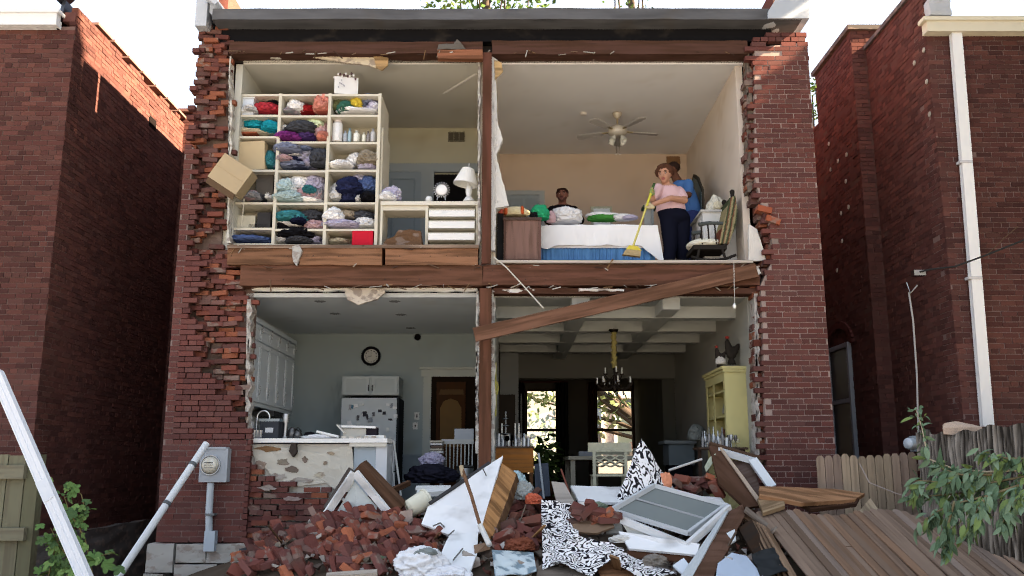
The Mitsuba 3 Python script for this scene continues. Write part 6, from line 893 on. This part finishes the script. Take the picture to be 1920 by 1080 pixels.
heap([(1072, 985), (1090, 965), (1120, 960), (1150, 970), (1140, 988)], 14, .12, 'bricks in the small heap right of the printed cloth', 'loose red brick in the small heap right of the printed cloth', None, -1.75)
heap([(1266, 912), (1330, 908), (1345, 925), (1330, 930), (1275, 928)], 16, .10, 'bricks before the right wall of the dining room', 'loose brick in the dirt before the right side of the dining room', None, -.5)
r = np.random.RandomState(15); C = []
for k in range(1500):
    q = (r.uniform(430, 1480), r.uniform(950, 1085)); p = on_mound(*q); s = r.uniform(.008, .03)
    if p is None: continue
    C.append(hull(p + (0, 0, .02 + (.11 * r.rand() if q[0] < 840 else .03)) + r.normal(size=(7, 3)) * s).col(np.array([(.35, .32, .29), (.14, .06, .05), (.20, .17, .14), (.10, .08, .07), (.45, .42, .4), (.17, .07, .055)][r.randint(6)]) * r.uniform(.6, 1.1)))
put(say(number('rubble'), 'crumbs of mortar, brick and plaster strewn over the heap', 'rubble', kind='stuff'), cat(C), mat='clean')
for k in range(46):
    q = (r.uniform(500, 1460), r.uniform(965, 1075)); p = on_mound(*q)
    if p is None or (1005 < q[0] < 1330 and q[1] > 925 and k % 5): continue
    p = p + (0, 0, .05 + .05 * r.rand()); d = r.normal(size=3) * (1, .8, .5); d /= np.linalg.norm(d); l = r.uniform(.12, .42)
    k_ = piece('lath', 'splintered grey or brown lath sticking out of the debris heap', 'lath', bar(p - d * l, p + d * l, r.uniform(.015, .04), .012, n=6, rough=.005, seed=k), [(.17, .10, .06), (.10, .065, .045), (.24, .20, .17), (.30, .17, .08), (.05, .04, .035)][r.randint(5)]); labels[k_]['group'] = 'splintered laths in the debris heap'
# --- window sash standing on its corner
ws = thing('window_sash', 'white framed window sash with grey glass standing on its corner in the brick heap', 'window'); Y0 = -1.25
part(ws, 'pane', panel3([(665, 903, Y0 + .02), (616, 985, Y0), (665, 1040, Y0 - .1), (738, 985, Y0)], .006, .3, 0), (.36, .41, .42), 'gloss')
for a, b in (((664, 886, Y0 - .02), (600, 982, Y0 - .05)), ((666, 886, Y0 - .02), (742, 978, Y0 - .05))): part(ws, 'frame', pb3(a, b, 13, .05, n=8, rough=.003), (.72, .73, .74), 'matte'); 
part(ws, 'casing', pb3((674, 874, Y0 + .1), (752, 955, Y0 + .08), 24, .16, n=8, rough=.01), (.13, .075, .05), 'wood'); part(ws, 'casing', pb3((660, 880, Y0 + .06), (612, 955, Y0 + .04), 8, .12, n=8, rough=.006), (.10, .095, .09), 'wood')
part(ws, 'muntin', pb3((642, 935, Y0 - .0), (685, 975, Y0), 4, .02), (.5, .52, .54), 'clean')
# --- the large white panel with its orange wooden edge
wp = thing('wall_panel', 'large white wall panel with raw orange wood edge leaning up from the heap', 'panel')
part(wp, 'sheet', panel3([(943, 853, -1.05), (900, 880, -1.2), (852, 917, -1.4), (802, 950, -1.6), (790, 982, -1.75), (842, 1003, -1.95), (898, 998, -1.95), (904, 985, -1.9)], .03, .08, .012, 3), (.76, .78, .81), 'matte')
part(wp, 'lower_sheet', panel3([(898, 996, -1.95), (842, 1003, -1.96), (826, 1040, -2.3), (822, 1066, -2.5), (814, 1092, -2.7), (872, 1092, -2.75), (894, 1040, -2.3)], .025, .08, .014, 5), (.76, .79, .82), 'matte')
part(wp, 'plank', panel3([(941, 868, -1.08), (969, 888, -1.0), (926, 1008, -1.85), (904, 984, -1.9)], .05, .07, .012, 4), (.50, .27, .12), 'wood'); part(wp, 'plank_edge', panel3([(969, 888, -1.0), (974, 902, -.9), (934, 1020, -1.8), (926, 1006, -1.86)], .04, .07, .012, 6), (.17, .10, .06), 'wood')
for k, q in enumerate((((812, 986, -1.84), (826, 980, -1.83)), ((826, 980, -1.83), (834, 988, -1.86)), ((838, 1006, -2.05), (852, 994, -1.98)), ((850, 1050, -2.42), (868, 1028, -2.25)), ((905, 878, -1.3), (912, 892, -1.36)))): part(wp, 'tear', tube([S(*q[0]) - (0, .03, 0), S(*q[1]) - (0, .03, 0)], .008, 5), (.12, .12, .12), 'clean')
piece('iron_bar', 'dark pipe along the upper left edge of the white panel', 'bar', tube([S(806, 944, -1.58), S(860, 908, -1.36), S(918, 868, -1.12)], .022, 7), (.05, .05, .055), 'clean')
sv = thing('shovel', 'long wooden tool handle lying across the white panel', 'shovel'); part(sv, 'handle', tube([S(866, 878, -1.5), S(884, 930, -1.85), S(900, 985, -2.15)], [.022, .02, .02], 8), (.22, .12, .07), 'wood'); part(sv, 'grip', tube([S(865, 875, -1.48), S(869, 892, -1.58)], .028, 8), (.42, .33, .22), 'clean', True); part(sv, 'sleeve', tube([S(900, 985, -2.16), S(918, 1022, -2.35)], [.03, .03], 8), (.60, .60, .58), 'clean', True)
piece('brown_block', 'brown block of wood below the end of the tool handle', 'block', roughen(hull([S(a, b, c) for a, b, c in ((888, 1022, -2.2), (918, 1015, -2.2), (920, 1030, -2.2), (890, 1038, -2.3), (888, 1022, -2.0), (918, 1015, -2.0), (920, 1030, -2.0))]), .01, 8), (.24, .16, .11), 'palewood')
wcl = thing('white_cloth', 'crumpled white cloth bundle at the foot of the brick heap', 'cloth'); part(wcl, 'bundle', crumple(S(790, 1060, -2.65), (.24, .18, .17), 401, 4, .5, 1.7), (.74, .76, .80), 'cloth', True); part(wcl, 'fold', crumple(S(838, 1082, -2.75), (.24, .12, .09), 402, 4, .55, 1.8), (.72, .74, .79), 'cloth', True); part(wcl, 'shirt_print', crumple(S(798, 1036, -2.76), (.10, .05, .04), 403, 3), (.22, .25, .25), 'cloth', True)
bk_ = thing('bucket', 'cream plastic bucket lying behind the white panel', 'bucket'); c = S(784, 945, -1.35); part(bk_, 'body', lathe([(0, -.12), (.10, -.12), (.125, .12), (.118, .12), (.09, -.1), (0, -.1)], 18).r((0, 1, 0), 65).r((0, 0, 1), 30).t(c), (.62, .62, .52), 'clean', True); part(bk_, 'rim', lathe([(.12, .10), (.132, .10), (.132, .125), (.12, .125)], 18).r((0, 1, 0), 65).r((0, 0, 1), 30).t(c), (.66, .66, .56), 'clean')
for l, a, b, w in (('white board lying behind the cream bucket', (782, 926, -.8), (852, 921, -.8), 9), ('thin white rail above the board behind the cream bucket', (780, 915, -.7), (845, 914, -.7), 4)): piece('white_board', l, 'board', pb3(a, b, w, .12, n=6, rough=.004), (.66, .68, .68), 'clean')
piece('brown_stick', 'brown stick lying between the sash and the kitchen floor', 'stick', pb3((712, 930, -.6), (768, 905, -.2), 9, .05, n=6, rough=.012), (.10, .055, .035)); piece('charred_log', 'dark charred timber left of the standing sash', 'timber', pb3((598, 992, -1.1), (648, 932, -.7), 26, .14, n=8, rough=.02), (.035, .028, .025))
piece('tar_sheet', 'torn dark roofing sheet lying at the left foot of the heap', 'roofing', panel3([(448, 1030, -.9), (560, 994, -.8), (612, 988, -.75), (596, 1004, -.95), (520, 1032, -1.1), (452, 1056, -1.2)], .015, .1, .02, 7), (.06, .062, .068), 'clean')
piece('plaster_chunk', 'pale chunk of plaster and brick at the right end of the brick heap', 'plaster', roughen(subdiv(hull([S(a, b, -1.5 + c) for a, b in ((738, 985), (752, 958), (772, 955), (774, 975), (756, 1000)) for c in (0, .15)]), .06), .02, 9), (.40, .32, .28), 'crust')
piece('green_rag', 'small green rag on the brick heap', 'rag', crumple(S(708, 1050, -2.4), (.07, .05, .04), 405, 3, .6), (.16, .22, .14), 'cloth', True)
piece('long_board', 'pale board lying at the very bottom below the brick heap', 'board', pb3((612, 1083, -2.9), (708, 1076, -2.85), 12, .1, n=8, rough=.008), (.42, .37, .32), 'palewood')
# --- printed pillow and cloth
pl = thing('pillow', 'white pillow with black scroll print standing on its corner', 'pillow'); a0, aL, aR = S(1202, 822, -.95), S(1150, 950, -1.1), S(1282, 945, -1.0); N_ = 26; uu, vv = np.meshgrid(np.linspace(0, 1, N_), np.linspace(0, 1, N_), indexing='ij'); nn = np.cross(aR - a0, aL - a0); nn /= -np.linalg.norm(nn) if nn[1] > 0 else np.linalg.norm(nn)
prof = .15 * (np.sin(np.pi * uu) * np.sin(np.pi * vv)) ** .6; e_ = .05 * np.sin(np.pi * uu)[..., None] * (a0 - aL) * 0; base = a0 + uu[..., None] * (aL - a0) + vv[..., None] * (aR - a0); base = base + .04 * (meshkit.fbm(base * 6, 2)[..., None] - .5); f1 = base + nn * prof[..., None]; b1 = base - nn * prof[..., None]; i, j = np.meshgrid(np.arange(N_ - 1), np.arange(N_ - 1), indexing='ij'); a = (i * N_ + j).ravel(); F1 = np.vstack([np.stack([a, a + N_, a + N_ + 1], 1), np.stack([a, a + N_ + 1, a + 1], 1)]); uv = np.stack([uu.ravel() * 1.3, vv.ravel() * 1.2], 1)
put(pl + '__cover', G(np.vstack([f1.reshape(-1, 3), b1.reshape(-1, 3)]), np.vstack([F1, F1[:, ::-1] + N_ * N_]), np.vstack([uv, uv + 3])), mat='print_cloth', smooth=True)
piece('orange_cloth', 'small salmon orange cloth at the right of the printed pillow', 'cloth', crumple(S(1247, 905, -1.05), (.07, .04, .10), 411, 3, .6), (.70, .30, .18), 'cloth', True)
def quad_sheet(A, B, C, D, seed, bul=.06, n=22):
    A, B, C, D = (S(*k) for k in (A, B, C, D))
    g = sheet(lambda u, v: A * (1 - u) * (1 - v) + B * u * (1 - v) + C * u * v + D * (1 - u) * v, n, n, .008); g.uv = g.uv * np.array([np.linalg.norm(B - A), np.linalg.norm(D - A)]) * 1.9 + seed
    d = meshkit.fbm(g.v * 4 + seed, 3) - .5; h = len(g.v) // 2; d = np.concatenate([d[:h], d[:h]]); g.v = g.v + d[:, None] * np.array([0, -1, .5]) * bul * 2; return g
g = cat([quad_sheet((1015, 937, -1.7), (1078, 944, -1.7), (1090, 1050, -2.35), (1017, 1066, -2.5), 1, .13), quad_sheet((1020, 1050, -2.45), (1078, 1004, -2.2), (1172, 1030, -2.35), (1110, 1078, -2.65), 4, .13), quad_sheet((1130, 1044, -2.45), (1172, 1034, -2.4), (1268, 1076, -2.65), (1222, 1094, -2.8), 7, .13)])
put(thing('printed_cloth', 'white cloth with black scroll print draped down the middle of the debris', 'cloth'), g, mat='print_cloth', smooth=True)
# --- storm window, its frames and the boards round it
sw = thing('storm_window', 'aluminium framed storm window lying tilted on the debris', 'window'); K = [(1146, 958, -1.75), (1226, 912, -1.2), (1362, 949, -1.35), (1290, 1002, -2.05)]
part(sw, 'screen', panel3(K, .006, .4, 0), (.20, .225, .225), 'clean')
for k in range(4): part(sw, 'frame', bar(S(*K[k]) - (0, .02, -.01), S(*K[(k + 1) % 4]) - (0, .02, -.01), .05, .05), (.52, .55, .58), 'clean')
part(sw, 'bar', bar(S(1190, 934, -1.5), S(1328, 974, -1.7), .02, .02), (.35, .37, .39), 'clean')
sw2 = thing('sash_frame', 'white wooden sash frame below the storm window', 'window frame'); K2 = [(1160, 972, -1.95), (1288, 1024, -2.35), (1368, 952, -1.65)]
for k in range(2): part(sw2, 'frame', bar(S(*K2[k]), S(*K2[k + 1]), .05, .075), (.66, .68, .70), 'matte')
part(sw2, 'inner_frame', bar(S(1296, 1014, -2.2), S(1362, 956, -1.7), .03, .03), (.42, .46, .5), 'clean'); part(sw2, 'pane', panel3([(1165, 980, -1.95), (1235, 1008, -2.2), (1285, 1024, -2.33), (1180, 1004, -2.0)], .006, .3, 0), (.55, .56, .52), 'gloss')
bo = [('white_board', 'wide white board under the storm window', [(1160, 996, -2.1), (1225, 1006, -2.3), (1312, 1020, -2.35), (1306, 1040, -2.5), (1180, 1028, -2.35)], .03, (.76, .78, .81), 'matte'), ('brown_board', 'brown board edge below the wide white board', [(1176, 1032, -2.3), (1302, 1044, -2.45), (1300, 1056, -2.45), (1178, 1046, -2.3)], .04, (.12, .06, .04), 'wood'),
      ('white_board', 'flat white tabletop like board before the cream chair', [(1070, 910, -.7), (1165, 913, -.7), (1185, 925, -.8), (1180, 942, -1.2), (1085, 940, -1.2)], .03, (.74, .76, .78), 'matte'), ('white_board', 'white board lying right of the storm window', [(1288, 928, -.8), (1352, 933, -.8), (1362, 946, -1.0), (1300, 940, -1.0)], .02, (.70, .71, .72), 'clean'),
      ('grey_board', 'grey board standing left of the flat white board', [(1034, 902, -1.0), (1058, 905, -1.0), (1082, 950, -1.3), (1046, 952, -1.3)], .03, (.36, .33, .30), 'palewood'), ('white_scrap', 'white crumpled scrap right of the grey board', [(1068, 946, -1.3), (1112, 938, -1.2), (1150, 955, -1.4), (1120, 962, -1.5), (1080, 962, -1.5)], .02, (.66, .64, .60), 'clean'),
      ('wood_tray', 'splintered brown tray under the small brick heap', [(1070, 976, -1.95), (1148, 978, -1.95), (1152, 988, -2.0), (1120, 1000, -2.05), (1078, 996, -2.05)], .03, (.20, .14, .10), 'wood'), ('grey_board', 'grey square board left of the storm window', [(1136, 976, -1.8), (1165, 968, -1.8), (1168, 1000, -1.95), (1136, 998, -1.95)], .03, (.30, .31, .30), 'palewood'),
      ('brown_plank', 'orange brown plank end below the printed cloth', [(1118, 1056, -2.3), (1150, 1042, -2.2), (1196, 1074, -2.55), (1170, 1092, -2.7), (1130, 1092, -2.7)], .05, (.27, .14, .075), 'wood'), ('grey_plank', 'weathered grey planks at the bottom below the printed cloth', [(1008, 1062, -2.4), (1060, 1064, -2.4), (1100, 1075, -2.5), (1110, 1095, -2.7), (1004, 1095, -2.7)], .04, (.17, .145, .125), 'palewood'),
      ('blue_sheet', 'pale blue sheet at the bottom right of the debris', [(1346, 1056, -2.6), (1372, 1036, -2.4), (1400, 1042, -2.4), (1416, 1062, -2.6), (1440, 1092, -2.9), (1340, 1092, -2.9)], .03, (.42, .50, .62), 'clean'), ('white_scrap', 'narrow white strip beside the dark gap right of the plank', [(1362, 1000, -2.1), (1378, 992, -2.1), (1380, 1012, -2.2), (1364, 1022, -2.2)], .02, (.55, .60, .64), 'clean'),
      ('white_scrap', 'small white scrap below the broken sash frame', [(1282, 1046, -2.55), (1308, 1078, -2.75), (1290, 1086, -2.8), (1262, 1060, -2.65)], .02, (.60, .66, .74), 'clean')]
for k, (nm, l, p, th, c, m) in enumerate(bo): piece(nm, l, 'board' if 'sheet' not in nm else 'sheet', panel3(p, th, .1, .008 if m != 'clean' else .005, 20 + k), c, m)
pk = thing('broken_timber', 'broad brown timber with pale edge slanting down right of the storm window', 'timber'); part(pk, 'timber', panel3([(1362, 962, -1.75), (1392, 946, -1.6), (1398, 962, -1.7), (1372, 1015, -2.2), (1330, 1095, -2.9), (1284, 1095, -2.95)], .08, .08, .012, 41), (.13, .075, .055), 'wood'); part(pk, 'edge', panel3([(1356, 962, -1.78), (1366, 956, -1.76), (1290, 1095, -2.96), (1266, 1095, -2.98)], .03, .1, .005, 42), (.46, .50, .53), 'clean')
dd = thing('broken_door', 'brown broken door panel with white trim leaning at the right pier', 'door'); part(dd, 'panel', panel3([(1330, 836, -.5), (1350, 838, -.5), (1392, 895, -.8), (1428, 948, -1.1), (1398, 952, -1.15), (1348, 905, -.9)], .04, .08, .006, 43), (.10, .055, .038), 'wood'); part(dd, 'edge', panel3([(1348, 838, -.54), (1353, 838, -.54), (1432, 944, -1.14), (1426, 948, -1.16)], .02, .1, .003, 44), (.42, .34, .27), 'clean')
part(dd, 'back_panel', panel3([(1374, 862, -.45), (1408, 868, -.45), (1430, 925, -.7), (1402, 935, -.8)], .03, .1, .006, 45), (.13, .095, .085), 'wood'); part(dd, 'top_rail', pb3((1330, 833, -.42), (1424, 860, -.42), 9, .08, n=8, rough=.01), (.11, .07, .05), 'wood')
part(dd, 'white_trim', pb3((1346, 845, -.52), (1416, 865, -.52), 12, .05, n=6, rough=.002), (.62, .67, .72), 'clean'); part(dd, 'white_trim', bar(S(1411, 862, -.53), S(1448, 914, -.75), .11, .05, up=(0, -1, .3)), (.64, .69, .74), 'matte')
piece('white_pole', 'pale ribbed pole lying from the printed pillow to the broken door', 'pole', tube([S(1254, 882, -.6), S(1316, 861, -.45)], .016, 7), (.55, .55, .55), 'clean', True)
piece('green_scrap', 'small pale green torn scrap at the left edge of the broken door', 'scrap', panel3([(1330, 858, -.6), (1342, 850, -.6), (1340, 862, -.62), (1324, 885, -.65), (1320, 875, -.63)], .02, .1, .008, 46), (.36, .40, .32), 'clean')
def lumpm(px, py, w, h, col, l, Y, seed, nm='cloth', c_='cloth'): return lump(px, py, w, h, col, l, Y, seed, c_, nm, amp=.55)
g = quad_sheet((922, 1032, -2.3), (1000, 1036, -2.3), (1006, 1074, -2.6), (928, 1080, -2.7), 9, .10); g.c = np.where((meshkit.fbm(g.v * 16, 2) > .5)[:, None], (.50, .58, .62), (.20, .27, .32)); piece('patterned_cloth', 'pale blue and white patterned cloth at the bottom beside the printed cloth', 'cloth', g, None, 'clean', True); lumpm(975, 1022, 50, 22, (.19, .065, .04), 'brown red lump of clay left of the printed cloth', -2.2, 422, 'clay_lump', 'debris'); lumpm(982, 925, 34, 34, (.34, .37, .37), 'grey torn insulation before the orange sideboard', -.9, 423, 'insulation', 'debris'); lumpm(1000, 938, 26, 18, (.55, .14, .08), 'small orange red cloth before the dark gap', -1.2, 424)
lumpm(965, 905, 34, 30, (.42, .56, .60), 'pale aqua bag under the orange sideboard', -.2, 425, 'bag', 'bag'); piece('plastic_sheet', 'black plastic scrap at the lower end of the fence panel', 'plastic', quad_sheet((1410, 1040, -2.4), (1450, 1030, -2.3), (1475, 1075, -2.7), (1425, 1085, -2.8), 11, .14), (.03, .033, .036), 'clean', True); piece('dark_board', 'blackened board between timber and fallen fence', 'board', panel3([(1385, 990, -1.9), (1410, 975, -1.8), (1440, 1030, -2.2), (1415, 1045, -2.3)], .03, .08, .02, 27), (.03, .025, .022), 'wood'); lumpm(1195, 968, 16, 8, (.55, .58, .38), 'pale yellow green scrap on the storm window', -1.62, 428, 'scrap', 'scrap')
lumpm(1120, 950, 30, 14, (.20, .24, .18), 'small grey green plant tuft before the storm window', -1.45, 429, 'tuft', 'plant'); lumpm(1228, 1052, 36, 20, (.22, .2, .18), 'grey dusty clump under the white board', -2.5, 430, 'clump', 'debris'); lumpm(1165, 1012, 40, 14, (.64, .64, .62), 'white rag left of the wide white board', -2.15, 431, 'rag', 'rag')
sc_ = thing('leaning_chair', 'dark blue grey folding chair behind the debris', 'chair'); part(sc_, 'seat', panel3([(1002, 870, .4), (1028, 868, .4), (1032, 930, .2), (1004, 932, .2)], .03, .2, .003, 47), (.05, .06, .08), 'clean'); part(sc_, 'leg', tube([S(1010, 850, .3), S(1020, 935, .1)], .016, 6), (.3, .33, .36), 'clean', True); part(sc_, 'leg', tube([S(1052, 880, .3), S(1068, 925, .1)], .014, 6), (.22, .08, .06), 'clean', True)

for l, p, th, c in (('ochre board lying flat on the debris before the right pier', [(1424, 911, -1.2), (1560, 916, -1.15), (1622, 925, -1.15), (1604, 936, -1.3), (1500, 943, -1.45), (1424, 928, -1.4)], .05, (.36, .20, .11)), ('dark board wedged under the ochre board before the right pier', [(1500, 944, -1.3), (1614, 930, -1.2), (1606, 944, -1.3), (1520, 954, -1.4)], .05, (.07, .04, .03)),
      ('pale scrap of wood standing before the board fence', [(1604, 966, -1.35), (1632, 934, -1.2), (1654, 964, -1.35)], .03, (.42, .34, .24)), ('short tan board below the ochre board', [(1420, 934, -1.35), (1468, 932, -1.35), (1472, 948, -1.5), (1430, 962, -1.55)], .05, (.33, .24, .15))): piece('broken_board', l, 'board', panel3(p, th, .08, .008, 60 + th), c, 'wood')
for k in range(34):
    q = (r.uniform(860, 1480), r.uniform(965, 1085)); p = on_mound(*q)
    if p is None or (1005 < q[0] < 1330 and q[1] > 925 and k % 5): continue
    d = r.normal(size=3) * (1, .7, .35); d /= np.linalg.norm(d); l = r.uniform(.15, .45); k_ = piece('plank_piece', 'broken grey or brown plank piece lying in the right half of the debris heap', 'plank', bar(p - d * l + (0, 0, .06), p + d * l + (0, 0, .08), r.uniform(.05, .11), .022, up=(r.normal() * .4, -.5, 1), n=8, rough=.009, seed=k), [(.14, .09, .06), (.22, .19, .165), (.09, .06, .045), (.26, .16, .09), (.40, .40, .40)][r.randint(5)]); labels[k_]['group'] = 'broken plank pieces in the debris heap'
for k in range(60):
    q = (r.uniform(840, 1480), r.uniform(955, 1085)); p = on_mound(*q)
    if p is None or (1005 < q[0] < 1330 and q[1] > 925 and k % 5): continue
    s = r.uniform(.03, .075); k_ = piece('plaster_piece', 'broken lump of plaster or mortar in the right half of the debris heap', 'plaster', roughen(subdiv(hull(p + (0, 0, .04) + r.normal(size=(9, 3)) * s), .04), .006, 14, k), [(.34, .31, .28), (.22, .18, .16), (.44, .43, .41), (.15, .12, .10), (.16, .065, .05)][r.randint(5)], 'crust'); labels[k_]['group'] = 'broken plaster lumps in the debris heap'
